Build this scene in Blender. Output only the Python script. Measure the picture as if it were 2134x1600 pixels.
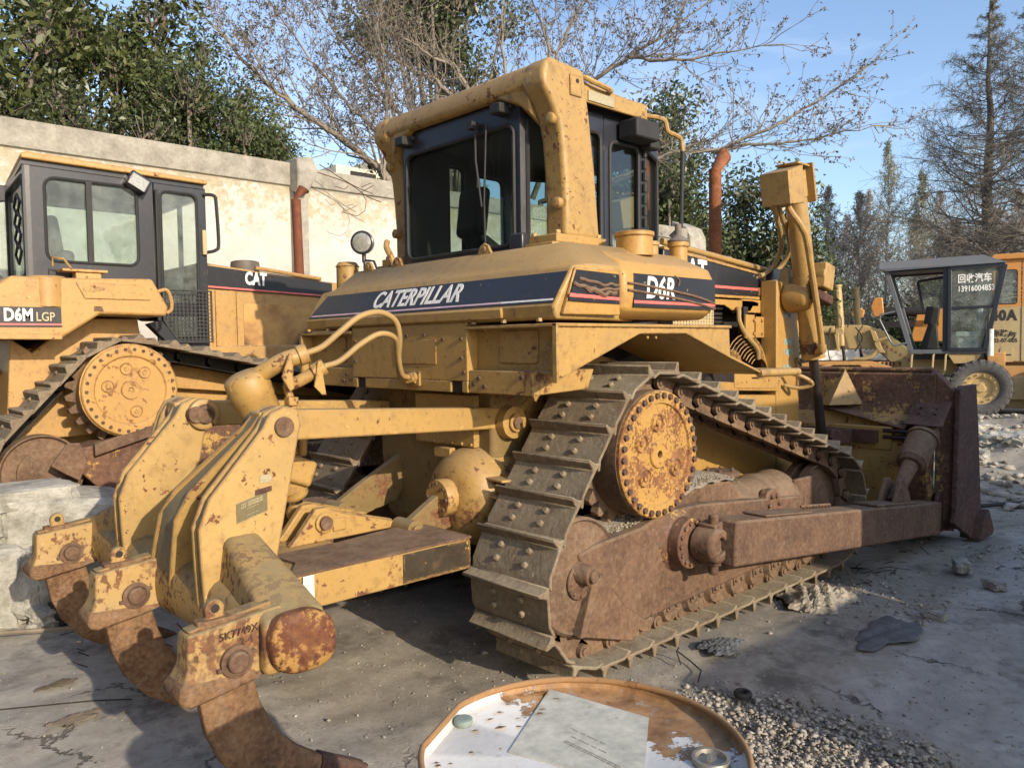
import bpy, bmesh, math, random
import numpy as np
from mathutils import Vector, Matrix
R_ = math.radians
pi = math.pi
scene = bpy.context.scene
for o_ in list(bpy.data.objects): bpy.data.objects.remove(o_)
COL = scene.collection
# ---------------------------------------------------------------- camera
cam_d = bpy.data.cameras.new('camera'); cam = bpy.data.objects.new('camera', cam_d); COL.objects.link(cam)
cr = Vector((0.72810416, -0.68533638, -0.01335569)); cu = Vector((0.04247412, 0.02566091, 0.99876797)); cf = Vector((0.68414931, 0.72777439, -0.04779288))
m_ = Matrix((cr, cu, -cf)).transposed().to_4x4(); m_.translation = Vector((-2.77427438, -3.60937632, 1.61936421))
cam.matrix_world = m_
cam_d.sensor_width = 36; cam_d.lens = 36 * 1641.53 / 2134; cam_d.clip_start = 0.05; cam_d.clip_end = 2000
scene.camera = cam
# ---------------------------------------------------------------- light
SUN_EL, SUN_AZ = R_(21), math.atan2(-1.0, -0.09)       # direction towards the sun
sdir = Vector((math.cos(SUN_EL) * math.cos(SUN_AZ), math.cos(SUN_EL) * math.sin(SUN_AZ), math.sin(SUN_EL)))
world = bpy.data.worlds.new('World'); scene.world = world; world.use_nodes = True
wn = world.node_tree.nodes; wl = world.node_tree.links
sky = wn.new('ShaderNodeTexSky'); sky.sky_type = 'NISHITA'; sky.sun_disc = False
sky.sun_elevation = SUN_EL; sky.sun_rotation = math.atan2(sdir.x, sdir.y)
sky.air_density = 1.0; sky.dust_density = 1.2; sky.ozone_density = 1.2
bg = wn['Background']; bg.inputs[1].default_value = 0.15
_tc = wn.new('ShaderNodeTexCoord'); _mp = wn.new('ShaderNodeMapping'); _mp.inputs['Scale'].default_value = (1.0, 1.6, 4.5); wl.new(_tc.outputs['Generated'], _mp.inputs[0])
_cn = wn.new('ShaderNodeTexNoise'); _cn.inputs['Scale'].default_value = 1.5; _cn.inputs['Detail'].default_value = 7; _cn.inputs['Roughness'].default_value = .58; _cn.inputs['Distortion'].default_value = .6; wl.new(_mp.outputs[0], _cn.inputs['Vector'])
_cr = wn.new('ShaderNodeMapRange'); _cr.inputs[1].default_value = .47; _cr.inputs[2].default_value = .80; _cr.inputs[4].default_value = .75; wl.new(_cn.outputs[0], _cr.inputs[0])
_cm = wn.new('ShaderNodeMix'); _cm.data_type = 'RGBA'; wl.new(_cr.outputs[0], _cm.inputs[0]); wl.new(sky.outputs[0], _cm.inputs[6]); _cm.inputs[7].default_value = (4.6, 4.9, 5.4, 1); _gn = wn.new('ShaderNodeMix'); _gn.data_type = 'RGBA'; _gn.blend_type = 'MULTIPLY'; _gn.inputs[0].default_value = 1; wl.new(_cm.outputs[2], _gn.inputs[6]); _gn.inputs[7].default_value = (1.06, 1.10, 1.20, 1); wl.new(_gn.outputs[2], bg.inputs[0])
sl = bpy.data.lights.new('sun', 'SUN'); sl.energy = 3.8; sl.angle = R_(0.6); sl.color = (1.0, 0.86, 0.67)
so = bpy.data.objects.new('sun', sl); COL.objects.link(so); so.location = (0, -6, 12)
so.rotation_euler = (-sdir).to_track_quat('-Z', 'Y').to_euler()
scene.view_settings.view_transform = 'Standard'; scene.view_settings.look = 'None'
scene.view_settings.gamma = 1; scene.view_settings.exposure = 0.5
scene.render.engine = 'CYCLES'
scene.cycles.max_bounces = 6; scene.cycles.transparent_max_bounces = 16
scene.render.film_transparent = False

# ---------------------------------------------------------------- node helper
class NT:
    def __init__(s, name):
        s.m = bpy.data.materials.new(name); s.m.use_nodes = True; s.t = s.m.node_tree; s.n = s.t.nodes
        s.b = s.n['Principled BSDF']; s.out = s.n['Material Output']; s.c = None
    def new(s, ty, **kw):
        n = s.n.new('ShaderNode' + ty)
        for k, v in kw.items(): setattr(n, k, v)
        return n
    def set(s, sock, v):
        if v is None: return
        if isinstance(v, bpy.types.NodeSocket): s.t.links.new(v, sock)
        elif isinstance(v, (tuple, list)) and len(v) == 3 and sock.type == 'RGBA': sock.default_value = (*v, 1)
        else: sock.default_value = v
    rnd = False
    def co(s, sc=(1, 1, 1), kind='Object'):
        if s.c is None: s.c = s.new('TexCoord')
        mp = s.new('Mapping'); s.t.links.new(s.c.outputs[kind], mp.inputs[0])
        if s.rnd:
            oi = s.new('ObjectInfo'); cb_ = s.new('CombineXYZ'); s.set(cb_.inputs[0], s.math('MULTIPLY', oi.outputs['Random'], 37.)); s.set(cb_.inputs[1], s.math('MULTIPLY', oi.outputs['Random'], 91.)); s.t.links.new(cb_.outputs[0], mp.inputs[1]); mp.inputs['Scale'].default_value = sc
        return mp.outputs[0]
    def noise(s, scale, detail=4, rough=.55, sc=(1, 1, 1), dist=0, out=0, w=None):
        n = s.new('TexNoise'); s.set(n.inputs['Vector'], s.co(sc)); n.inputs['Scale'].default_value = scale
        n.inputs['Detail'].default_value = detail; n.inputs['Roughness'].default_value = rough; n.inputs['Distortion'].default_value = dist
        return n.outputs[out]
    def voro(s, scale, sc=(1, 1, 1), feature='F1', out=0):
        n = s.new('TexVoronoi'); n.feature = feature; s.set(n.inputs['Vector'], s.co(sc)); n.inputs['Scale'].default_value = scale
        return n.outputs[out]
    def ramp(s, v, a, b, lo=0., hi=1.):
        n = s.new('MapRange'); n.clamp = True; s.set(n.inputs[0], v); n.inputs[1].default_value = a; n.inputs[2].default_value = b
        n.inputs[3].default_value = lo; n.inputs[4].default_value = hi; return n.outputs[0]
    def math(s, op, a, b=0.):
        n = s.new('Math', operation=op); s.set(n.inputs[0], a); s.set(n.inputs[1], b); return n.outputs[0]
    def mul(s, a, b): return s.math('MULTIPLY', a, b)
    def add(s, a, b): return s.math('ADD', a, b)
    def mx(s, a, b): return s.math('MAXIMUM', a, b)
    def mix(s, f, a, b):
        n = s.new('Mix', data_type='RGBA'); s.set(n.inputs[0], f); s.set(n.inputs[6], a); s.set(n.inputs[7], b); return n.outputs[2]
    def bump(s, h, strength=.3, dist=.01):
        n = s.new('Bump'); n.inputs['Strength'].default_value = strength; n.inputs['Distance'].default_value = dist
        s.set(n.inputs['Height'], h); s.set(s.b.inputs['Normal'], n.outputs[0])
    def edge(s, rad=.016):
        bv = s.new('Bevel'); bv.samples = 4; bv.inputs[0].default_value = rad
        g = s.new('NewGeometry'); d = s.new('VectorMath', operation='DOT_PRODUCT')
        s.t.links.new(bv.outputs[0], d.inputs[0]); s.t.links.new(g.outputs['Normal'], d.inputs[1])
        return s.math('SUBTRACT', 1., d.outputs['Value'])
    def up(s):
        g = s.new('NewGeometry'); x = s.new('SeparateXYZ'); s.t.links.new(g.outputs['Normal'], x.inputs[0]); return x.outputs[2]
    def done(s, col=None, rough=None, metal=None):
        s.set(s.b.inputs['Base Color'], col); s.set(s.b.inputs['Roughness'], rough); s.set(s.b.inputs['Metallic'], metal); return s.m

RUST1, RUST2 = (.075, .028, .016), (.21, .085, .036)
def paint(name, base, rust=.3, dust=.35, dcol=(.30, .25, .18), edge=.6, streak=.5, rough=.5, seed=0, chips=.5, fade=.12, rc=None, fine=1.0, upr=(.35, .95)):
    t = NT(name)
    o = (seed * 3.1)
    n1 = t.noise(2.6, 9, .68, (1, 1, 1.0 + seed * .013)); n2 = t.noise(34 * fine, 4, .6); n3 = t.noise(1.1, 3, .5); nz = t.noise(9, 6, .7, (1, 1, .9 + .07 * seed))
    thr = .755 - rust * .40
    big = t.ramp(t.add(t.mul(n1, .72), t.mul(n2, .28)), thr - .03 + .0, thr + .03)
    chip = t.ramp(t.add(t.mul(nz, .55), t.mul(n2, .45)), .69 - chips * .115 - rust * .06, .705 - chips * .115 - rust * .06)
    mask = t.mx(big, chip)
    if edge > 0:
        e = t.edge(.016)
        em = t.ramp(t.add(t.mul(t.ramp(e, .004, .10), .5), t.add(t.mul(nz, .55), t.mul(n2, .35))), 1.07 - .24 * edge, 1.12 - .24 * edge)
        mask = t.mx(mask, em)
    st = t.mul(t.ramp(t.noise(15, 5, .6, (1, 1, .055)), .51, .70), t.ramp(n1, .40, .60))
    tone = t.mix(n3, tuple(c * (1 - fade) for c in base), tuple(min(1, c * (1 + fade)) for c in base))
    tone = t.mix(t.mul(t.noise(120, 2, .5), .25), tone, tuple(c * .55 for c in base))
    tone = t.mix(t.mul(st, streak), tone, (.15, .08, .034))
    st2 = t.ramp(t.noise(38, 4, .6, (1, 1, .035)), .55, .74); tone = t.mix(t.mul(st2, min(1, streak * .7)), tone, (.12, .062, .03))
    tone = t.mix(t.ramp(t.noise(4, 8, .72, (1, 1, .5)), .44, .70, 0, .55), tone, tuple(c * .6 + d * .15 for c, d in zip(base, dcol)))
    r1, r2 = rc if rc else (RUST1, RUST2)
    sc1 = t.ramp(t.noise(30 * fine, 3, .5, (1, .15, .5)), .70, .72); sc2 = t.ramp(t.noise(22 * fine, 3, .5, (.16, 1, 1.0)), .71, .73)
    tone = t.mix(t.mul(t.mx(sc1, sc2), .55), tone, tuple(min(1, c * 1.35 + .03) for c in base))
    rcol = t.mix(t.ramp(t.noise(22, 6, .7), .35, .65), r1, r2)
    col = t.mix(mask, tone, rcol)
    du = t.mul(t.ramp(t.up(), *upr), t.ramp(t.noise(7, 7, .65), .30, .62, .35 * dust, dust))
    col = t.mix(du, col, dcol)
    rg = t.ramp(t.mx(mask, du), 0, 1, rough, .88)
    t.bump(t.add(t.mul(mask, -.5), t.mul(n2, .25)), .35, .004)
    return t.done(col, rg)
def steel(name, a, b, dust=.5, dcol=(.27, .235, .185), rough=.75, yel=0.0, ybase=(.5, .3, .08), scale=1.0, metal=0.0, bump=.5, rnd=False):
    t = NT(name); t.rnd = rnd
    n1 = t.noise(5 * scale, 9, .7); n2 = t.noise(40 * scale, 5, .65); st = t.noise(22 * scale, 4, .6, (1, 1, .08))
    col = t.mix(t.ramp(t.add(t.mul(n1, .6), t.mul(n2, .4)), .38, .62), a, b)
    col = t.mix(t.ramp(st, .55, .75, 0, .35), col, dcol)
    if yel > 0:
        col = t.mix(t.ramp(t.add(t.mul(t.noise(3.3, 9, .72), .7), t.mul(n2, .3)), .66 - .3 * yel, .70 - .3 * yel), col, ybase)
    if rnd:
        oi = t.new('ObjectInfo'); col = t.mix(t.ramp(oi.outputs['Random'], 0, 1, 0, .55), col, (.13, .075, .045))
        col = t.mix(t.ramp(t.noise(26, 6, .7), .60, .72, 0, .75), col, (.42, .38, .31))
    du = t.mul(t.ramp(t.up(), -.1, .9, .15, 1), t.ramp(t.noise(9, 8, .7), .35, .6, .25 * dust, dust))
    col = t.mix(du, col, dcol)
    t.bump(t.add(n2, t.mul(n1, .6)), bump, .008); t.b.inputs['Specular IOR Level'].default_value = .2
    return t.done(col, rough, metal)
def plain(name, col, rough=.6, metal=0., var=.2, bump=.0, scale=12):
    t = NT(name)
    n = t.noise(scale, 6, .65)
    c = t.mix(t.ramp(n, .3, .7), tuple(x * (1 - var) for x in col), tuple(min(1, x * (1 + var)) for x in col))
    if bump: t.bump(n, bump, .01)
    return t.done(c, rough, metal)
def glass(name, tint=(.75, .8, .78), refl=1.0, dirt=.12, dcol=(.35, .33, .28)):
    t = NT(name)
    tr = t.new('BsdfTransparent'); tr.inputs[0].default_value = (*tint, 1)
    gl = t.new('BsdfGlossy'); gl.inputs['Roughness'].default_value = .02; gl.inputs[0].default_value = (1, 1, 1, 1)
    fr = t.new('Fresnel'); _g = t.new('NewGeometry'); t.set(fr.inputs[0], t.ramp(_g.outputs['Backfacing'], 0, 1, 1.5, 1 / 1.5))
    m1 = t.new('MixShader'); t.set(m1.inputs[0], t.math('MINIMUM', t.mul(fr.outputs[0], refl), 1.)); t.t.links.new(tr.outputs[0], m1.inputs[1]); t.t.links.new(gl.outputs[0], m1.inputs[2])
    df = t.new('BsdfDiffuse'); df.inputs[0].default_value = (*dcol, 1)
    m2 = t.new('MixShader'); t.set(m2.inputs[0], t.ramp(t.noise(4, 7, .7, (1, 1, .35)), .4, .75, dirt * .3, dirt * 1.6)); t.t.links.new(m1.outputs[0], m2.inputs[1]); t.t.links.new(df.outputs[0], m2.inputs[2])
    t.t.links.new(m2.outputs[0], t.out.inputs[0]); return t.m

YB = (.405, .248, .074)
YO = (.44, .25, .064)
M = {}
M['yellow'] = paint('yellow_paint', YB, rust=.20, chips=.55, streak=.7)
M['shaded_olive'] = paint('shaded_olive_paint', (.20, .135, .045), rust=.45, chips=.7, dust=.5, streak=.9, seed=14, edge=.3, rough=.8)  # yellow darkened to olive, painting in the shade of track and links
M['rops'] = paint('rops_paint', (.395, .245, .076), rust=.27, chips=.8, streak=.9, seed=15, edge=.9)
M['yellow2'] = paint('yellow_paint_worn', YB, rust=.42, chips=.8, streak=.8, seed=2)
M['yellow_ripper'] = paint('yellow_paint_ripper', (.43, .278, .095), rust=.28, chips=.75, streak=.6, seed=3, dust=.85, dcol=(.20, .172, .105), upr=(.25, .55), edge=1.0)
M['yellow_cast'] = paint('yellow_paint_cast', (.41, .255, .08), rust=.54, chips=1.0, upr=(-.1, .75), dcol=(.21, .17, .09), seed=5, streak=.9, edge=1.2, dust=.85)
M['yellow_cover'] = paint('yellow_paint_cover', YO, rust=.53, chips=1.25, fine=1.8, seed=4, streak=.2, rc=((.12, .045, .02), (.27, .12, .045)))
M['orange'] = paint('orange_yellow_paint', YO, rust=.16, chips=.4, seed=7)
M['yellow_m'] = paint('yellow_paint_old', (.45, .262, .08), rust=.24, chips=.6, seed=8, streak=.7)
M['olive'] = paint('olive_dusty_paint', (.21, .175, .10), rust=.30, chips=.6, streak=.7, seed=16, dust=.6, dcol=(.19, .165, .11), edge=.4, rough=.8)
M['cover_m'] = paint('hub_cover_paint', (.44, .25, .068), rust=.36, chips=.9, seed=17, streak=.2, rc=((.16, .07, .03), (.28, .14, .06)))
M['cream'] = paint('faded_cream_yellow_paint', (.45, .35, .18), rust=.10, chips=.3, seed=9, edge=.3)
M['decal'] = paint('black_decal', (.018, .019, .024), rust=.10, chips=.55, dust=.25, dcol=(.10, .10, .11), edge=0, streak=.25, rough=.35, seed=4, rc=((.16, .15, .13), (.3, .22, .1)))
M['pink'] = plain('faded_red_stripe', (.60, .13, .11), .5)
M['palepink'] = plain('faded_pink_stripe', (.62, .42, .46), .5)
M['white'] = plain('white_lettering', (.75, .74, .70), .5, var=.12, scale=30)
M['letter_w'] = M['white']
M['black'] = paint('black_cab_paint', (.022, .025, .034), rust=.08, chips=.25, dust=.3, dcol=(.12, .11, .10), edge=.35, streak=.2, rough=.33, seed=6, rc=((.10, .08, .06), (.16, .13, .1)))
M['rubber'] = plain('black_rubber', (.02, .02, .02), .7, var=.3)
M['tyre'] = plain('dusty_tyre_rubber', (.085, .083, .08), .85, var=.35, bump=.4, scale=25)
M['dark'] = plain('dark_greasy_metal', (.018, .014, .011), .75, var=.5)
M['track'] = steel('track_steel', (.125, .096, .062), (.265, .218, .15), dust=.65, dcol=(.36, .315, .225), rough=.9, rnd=True)
M['trackrust'] = steel('track_rust_steel', (.085, .050, .032), (.20, .125, .078), dust=.5, dcol=(.30, .24, .17), rough=.9)
M['rust'] = steel('rust_brown_steel', (.070, .038, .027), (.17, .098, .060), dust=.55, dcol=(.29, .225, .155), rough=.9)
M['rust_dark'] = steel('dark_rust_steel', (.045, .022, .018), (.11, .048, .036), dust=.22)
M['rust_y'] = steel('rust_with_yellow', (.075, .036, .025), (.17, .085, .05), dust=.3, yel=.42, ybase=(.42, .26, .07))
M['rust_o'] = steel('orange_rust', (.13, .042, .016), (.30, .105, .04), dust=.15, scale=2)
M['shank'] = steel('shank_rust', (.095, .048, .025), (.25, .145, .075), dust=.15, scale=1.3)
M['grit'] = None
M['cap_rust'] = steel('red_rust_cap', (.085, .030, .018), (.19, .075, .035), dust=.2, yel=.55, ybase=(.36, .20, .06), dcol=(.25, .16, .1))
M['bolt'] = steel('bolt_steel', (.05, .028, .022), (.13, .075, .05), dust=.3, scale=4)
M['chrome'] = plain('chrome_rod', (.55, .57, .60), .16, 1.0, var=.1)
M['greaserod'] = plain('greasy_black_rod', (.035, .028, .025), .3, .3, var=.4, scale=30)
M['hose'] = paint('yellow_hose_paint', (.36, .235, .085), rust=.08, chips=.5, edge=0, streak=.1, rough=.6, fine=3)
M['glass'] = glass('cab_glass', (.76, .82, .80), 1.0, .012)
M['glass_d'] = glass('dusty_glass', (.84, .91, .88), .6, .20, (.40, .42, .40))
M['lens'] = plain('lamp_lens', (.35, .34, .30), .15, .3, var=.25, scale=60)
M['dirt'] = plain('dry_dirt_gravel', (.36, .31, .24), .95, var=.45, bump=1.0, scale=60)
M['mesh'] = plain('dark_wire', (.05, .05, .05), .6)
M['bluemark'] = plain('faded_blue_marking', (.30, .48, .46), .6, var=.3, scale=60)
M['plate'] = plain('grey_data_plate', (.20, .165, .09), .4, .4, var=.15, scale=60)
M['platelite'] = plain('pale_data_plate', (.42, .36, .22), .4, .3, var=.2, scale=60)

# ---------------------------------------------------------------- mesh builder
def frame(d):
    d = Vector(d).normalized(); a = Vector((0, 0, 1)) if abs(d.z) < .9 else Vector((1, 0, 0))
    u = a.cross(d).normalized(); return u, d.cross(u).normalized(), d
KEEP = ('paint_flakes', 'faded_marks', 'chalk_marks', 'track_shoe', 'perforated_guard', 'casting_mark', 'wood_litter', 'door_hinge', 'rebar_wire')
RENAME = {'cover_bolts': 'cover_bolt', 'cover_plugs': 'cover_plug', 'roller_brackets': 'roller_bracket', 'door_bolts': 'door_bolt', 'box_bolts': 'box_bolt', 'panel_bolts': 'panel_bolt', 'cooling_fins': 'cooling_fin', 'case_ribs': 'case_rib', 'side_doors': 'side_door'}
def clusters(v, f):
    par = list(range(len(v)))
    def find(a):
        while par[a] != a: par[a] = par[par[a]]; a = par[a]
        return a
    for q in f:
        r = find(q[0])
        for i in q[1:]: par[find(i)] = r
    bb = {}
    for i, p in enumerate(v):
        r = find(i); b = bb.setdefault(r, [1e9] * 3 + [-1e9] * 3)
        for k in range(3): b[k] = min(b[k], p[k]); b[k + 3] = max(b[k + 3], p[k])
    K = list(bb); B = [bb[k] for k in K]; n = len(B)
    if n < 2 or n > 160: return None
    g = list(range(n))
    def h(a):
        while g[a] != a: a = g[a]
        return a
    for i in range(n):
        for j in range(i):
            if all(B[i][k] - .004 <= B[j][k + 3] and B[j][k] - .004 <= B[i][k + 3] for k in range(3)): g[h(i)] = h(j)
    roots = sorted({h(i) for i in range(n)})
    if len(roots) < 2: return None
    lab = {K[i]: roots.index(h(i)) for i in range(n)}; out = [([], [], {}) for _ in roots]
    for q in f:
        V_, F_, mp = out[lab[find(q[0])]]
        for i in q:
            if i not in mp: mp[i] = len(V_); V_.append(v[i])
        F_.append(tuple(mp[i] for i in q))
    return [(a, b) for a, b, _ in out if b]
class MB:
    def __init__(s): s.v = []; s.f = []
    def add(s, vs, fs):
        o = len(s.v); s.v += [tuple(v) for v in vs]; s.f += [tuple(i + o for i in f) for f in fs]; return s
    def box(s, c, d, rot=None, top=None):
        hx, hy, hz = d[0] / 2, d[1] / 2, d[2] / 2; t = top or (1, 1)
        P = [(-hx, -hy, -hz), (hx, -hy, -hz), (hx, hy, -hz), (-hx, hy, -hz), (-hx * t[0], -hy * t[1], hz), (hx * t[0], -hy * t[1], hz), (hx * t[0], hy * t[1], hz), (-hx * t[0], hy * t[1], hz)]
        if rot is not None:
            if not isinstance(rot, Matrix): rot = Matrix.Rotation(rot[2], 3, 'Z') @ Matrix.Rotation(rot[1], 3, 'Y') @ Matrix.Rotation(rot[0], 3, 'X')
            P = [rot @ Vector(p) for p in P]
        return s.add([Vector(p) + Vector(c) for p in P], [(0, 3, 2, 1), (4, 5, 6, 7), (0, 1, 5, 4), (1, 2, 6, 5), (2, 3, 7, 6), (3, 0, 4, 7)])
    def bb(s, a, b): # box from two corners
        return s.box([(p + q) / 2 for p, q in zip(a, b)], [abs(p - q) for p, q in zip(a, b)])
    def prism(s, poly, ax, a, b):
        n = len(poly)
        def P(u, v, w): return {'x': (w, u, v), 'y': (u, w, v), 'z': (u, v, w)}[ax]
        vs = [P(u, v, a) for u, v in poly] + [P(u, v, b) for u, v in poly]
        return s.add(vs, [tuple(range(n))[::-1], tuple(range(n, 2 * n))] + [(i, (i + 1) % n, n + (i + 1) % n, n + i) for i in range(n)])
    def loft(s, rings, caps=True):
        n = len(rings[0]); vs = [v for r in rings for v in r]; fs = []
        for k in range(len(rings) - 1):
            for i in range(n): fs.append((k * n + i, k * n + (i + 1) % n, (k + 1) * n + (i + 1) % n, (k + 1) * n + i))
        if caps: fs += [tuple(range(n))[::-1], tuple(range((len(rings) - 1) * n, len(rings) * n))]
        return s.add(vs, fs)
    def cyl(s, p0, p1, r0, r1=None, n=24, caps=True):
        p0, p1 = Vector(p0), Vector(p1); r1 = r0 if r1 is None else r1; u, v, d = frame(p1 - p0)
        rg = [[p + (u * math.cos(t) + v * math.sin(t)) * r for t in [2 * pi * i / n for i in range(n)]] for p, r in ((p0, r0), (p1, r1))]
        return s.loft(rg, caps)
    def tube(s, pts, r, n=10, smooth=True, res=6):
        pts = [Vector(p) for p in pts]
        if smooth and len(pts) > 2:
            q = [pts[0] * 2 - pts[1]] + pts + [pts[-1] * 2 - pts[-2]]; out = []
            for i in range(1, len(q) - 2):
                for k in range(res):
                    t = k / res; a, b, c, d = q[i - 1:i + 3]
                    out.append(.5 * ((2 * b) + (c - a) * t + (2 * a - 5 * b + 4 * c - d) * t * t + (3 * b - a - 3 * c + d) * t ** 3))
            pts = out + [pts[-1]]
        u, v, d = frame(pts[1] - pts[0]); rg = []
        for i, p in enumerate(pts):
            dd = (pts[min(i + 1, len(pts) - 1)] - pts[max(i - 1, 0)]).normalized()
            u = (u - dd * u.dot(dd)).normalized(); v = dd.cross(u)
            rr = r if not isinstance(r, (list, tuple)) else r[0] + (r[1] - r[0]) * i / (len(pts) - 1)
            rg.append([p + (u * math.cos(2 * pi * k / n) + v * math.sin(2 * pi * k / n)) * rr for k in range(n)])
        return s.loft(rg)
    def lathe(s, prof, o, d, n=40, caps=True):
        u, v, d = frame(d); o = Vector(o)
        return s.loft([[o + d * h + (u * math.cos(2 * pi * i / n) + v * math.sin(2 * pi * i / n)) * max(r, 1e-4) for i in range(n)] for r, h in prof], caps)
    def ball(s, c, r, sc=(1, 1, 1), n=16):
        prof = [(math.sin(pi * k / 8), -math.cos(pi * k / 8)) for k in range(9)]
        return s.loft([[(c[0] + r * sc[0] * q * math.cos(2 * pi * i / n), c[1] + r * sc[1] * q * math.sin(2 * pi * i / n), c[2] + r * sc[2] * h) for i in range(n)] for q, h in [(max(a, 1e-3), b) for a, b in prof]])
    def bolt(s, p, d, r=.012, h=.012): p = Vector(p); d = Vector(d).normalized(); return s.cyl(p - d * .004, p + d * h, r, r * .92, 6)
    def ring(s, c, d, R, n, r=.012, h=.012, a0=0):
        u, v, d = frame(d)
        for i in range(n):
            t = 2 * pi * i / n + a0; s.bolt(Vector(c) + (u * math.cos(t) + v * math.sin(t)) * R, d, r, h)
        return s
    def xf(s, f): s.v = [tuple(f(Vector(v))) for v in s.v]; return s
    def build(s, name, mat, parent=None, bevel=0., seg=2, ang=35, label=None, sub=0):
        if name not in KEEP and parent is not None and len(s.v) < 9000:
            cl = clusters(s.v, s.f)
            if cl:
                first = None
                for a, b in cl:
                    m = MB(); m.v = a; m.f = b; o = m._build(RENAME.get(name, name), mat, parent, bevel, seg, ang, label); first = first or o
                return first
        return s._build(RENAME.get(name, name), mat, parent, bevel, seg, ang, label)
    def _build(s, name, mat, parent=None, bevel=0., seg=2, ang=35, label=None):
        me = bpy.data.meshes.new(name); me.from_pydata(s.v, [], s.f); me.validate()
        bm = bmesh.new(); bm.from_mesh(me); bmesh.ops.recalc_face_normals(bm, faces=bm.faces[:]); bm.to_mesh(me); bm.free()
        me.materials.append(mat); me.shade_smooth(); me.set_sharp_from_angle(angle=R_(ang))
        o = bpy.data.objects.new(name, me); COL.objects.link(o)
        if parent is not None: o.parent = parent
        if bevel:
            b = o.modifiers.new('bevel', 'BEVEL'); b.width = bevel; b.segments = seg; b.limit_method = 'ANGLE'; b.angle_limit = R_(38); b.use_clamp_overlap = True
        if label: o['label'] = label
        return o
def empty(name, loc=(0, 0, 0), label=None, cat=None, group=None, rz=0, sc=1):
    o = bpy.data.objects.new(name, None); COL.objects.link(o); o.location = loc; o.rotation_euler = (0, 0, rz); o.scale = (sc, sc, sc)
    o.empty_display_size = .2
    if label: o['label'] = label
    if cat: o['category'] = cat
    if group: o['group'] = group
    return o
def tag(o, label, cat, group=None):
    o['label'] = label; o['category'] = cat
    if group: o['group'] = group
    return o
def pivot(name, parent, loc=(0, 0, 0)):
    o = bpy.data.objects.new(name, None); COL.objects.link(o); o.parent = parent; o.location = loc; return o
_dg = None
def text(name, body, mat, parent, origin, xdir, up, size, sx=1.0, shear=0.0, bold=0.0, depth=.0015, align='CENTER', label=None, width=None):
    cu_ = bpy.data.curves.new(name, 'FONT'); cu_.body = body; cu_.size = size; cu_.align_x = align; cu_.align_y = 'CENTER'
    cu_.shear = shear; cu_.offset = bold; cu_.extrude = depth; cu_.space_character = 1.0 + bold * 9; cu_.resolution_u = 3
    ob = bpy.data.objects.new(name + '_tmp', cu_); COL.objects.link(ob)
    dg = bpy.context.evaluated_depsgraph_get(); me = bpy.data.meshes.new_from_object(ob.evaluated_get(dg))
    bpy.data.objects.remove(ob)
    if width:
        xs_ = [v.co.x for v in me.vertices]; sx = width / (max(xs_) - min(xs_))
        me.transform(Matrix.Translation((-(max(xs_) + min(xs_)) / 2, 0, 0)))
    x = Vector(xdir).normalized(); y = Vector(up); y = (y - x * y.dot(x)).normalized(); z = x.cross(y)
    me.transform(Matrix.Translation(origin) @ Matrix((x, y, z)).transposed().to_4x4() @ Matrix.Diagonal((sx, 1, 1, 1)))
    me.name = name; me.materials.clear(); me.materials.append(mat)
    o = bpy.data.objects.new(name, me); COL.objects.link(o); o.parent = parent
    if label: o['label'] = label
    return o
def rpoly(x0, z0, x1, z1, r, n=4):
    P = []
    for cx, cz, a in ((x1 - r, z1 - r, 0), (x0 + r, z1 - r, 90), (x0 + r, z0 + r, 180), (x1 - r, z0 + r, 270)):
        for k in range(n + 1): t = R_(a + 90 * k / n); P.append((cx + r * math.cos(t), cz + r * math.sin(t)))
    return P
# ---------------------------------------------------------------- crawler track
def belt_points(circ, N, s0=0.0):
    n = len(circ); tan = []
    for i in range(n):
        (ax, az, ar), (bx_, bz, br) = circ[i], circ[(i + 1) % n]
        D = Vector((bx_ - ax, bz - az)); L = D.length; D /= L; lf = Vector((-D.y, D.x)); k = (ar - br) / L
        nn = D * k + lf * math.sqrt(1 - k * k); tan.append((Vector((ax, az)) + nn * ar, Vector((bx_, bz)) + nn * br, nn))
    path = []
    for i in range(n):
        a, b, nn = tan[i]; path += [a + (b - a) * t / 40 for t in range(40)]
        c = Vector(circ[(i + 1) % n][:2]); r = circ[(i + 1) % n][2]; n2 = tan[(i + 1) % n][2]
        a0 = math.atan2(nn.y, nn.x); a1 = math.atan2(n2.y, n2.x)
        while a1 > a0: a1 -= 2 * pi
        path += [c + Vector((math.cos(a0 + (a1 - a0) * t / 40), math.sin(a0 + (a1 - a0) * t / 40))) * r for t in range(40)]
    cum = [0]
    for i in range(len(path)): cum.append(cum[-1] + (path[(i + 1) % len(path)] - path[i]).length)
    T = cum[-1]
    def at(s):
        s = s % T; j = int(np.searchsorted(cum, s, 'right')) - 1; f = (s - cum[j]) / max(1e-9, cum[j + 1] - cum[j])
        return path[j] + (path[(j + 1) % len(path)] - path[j]) * f
    return [at(s0 + T * i / N) for i in range(N)], T / N
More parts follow.
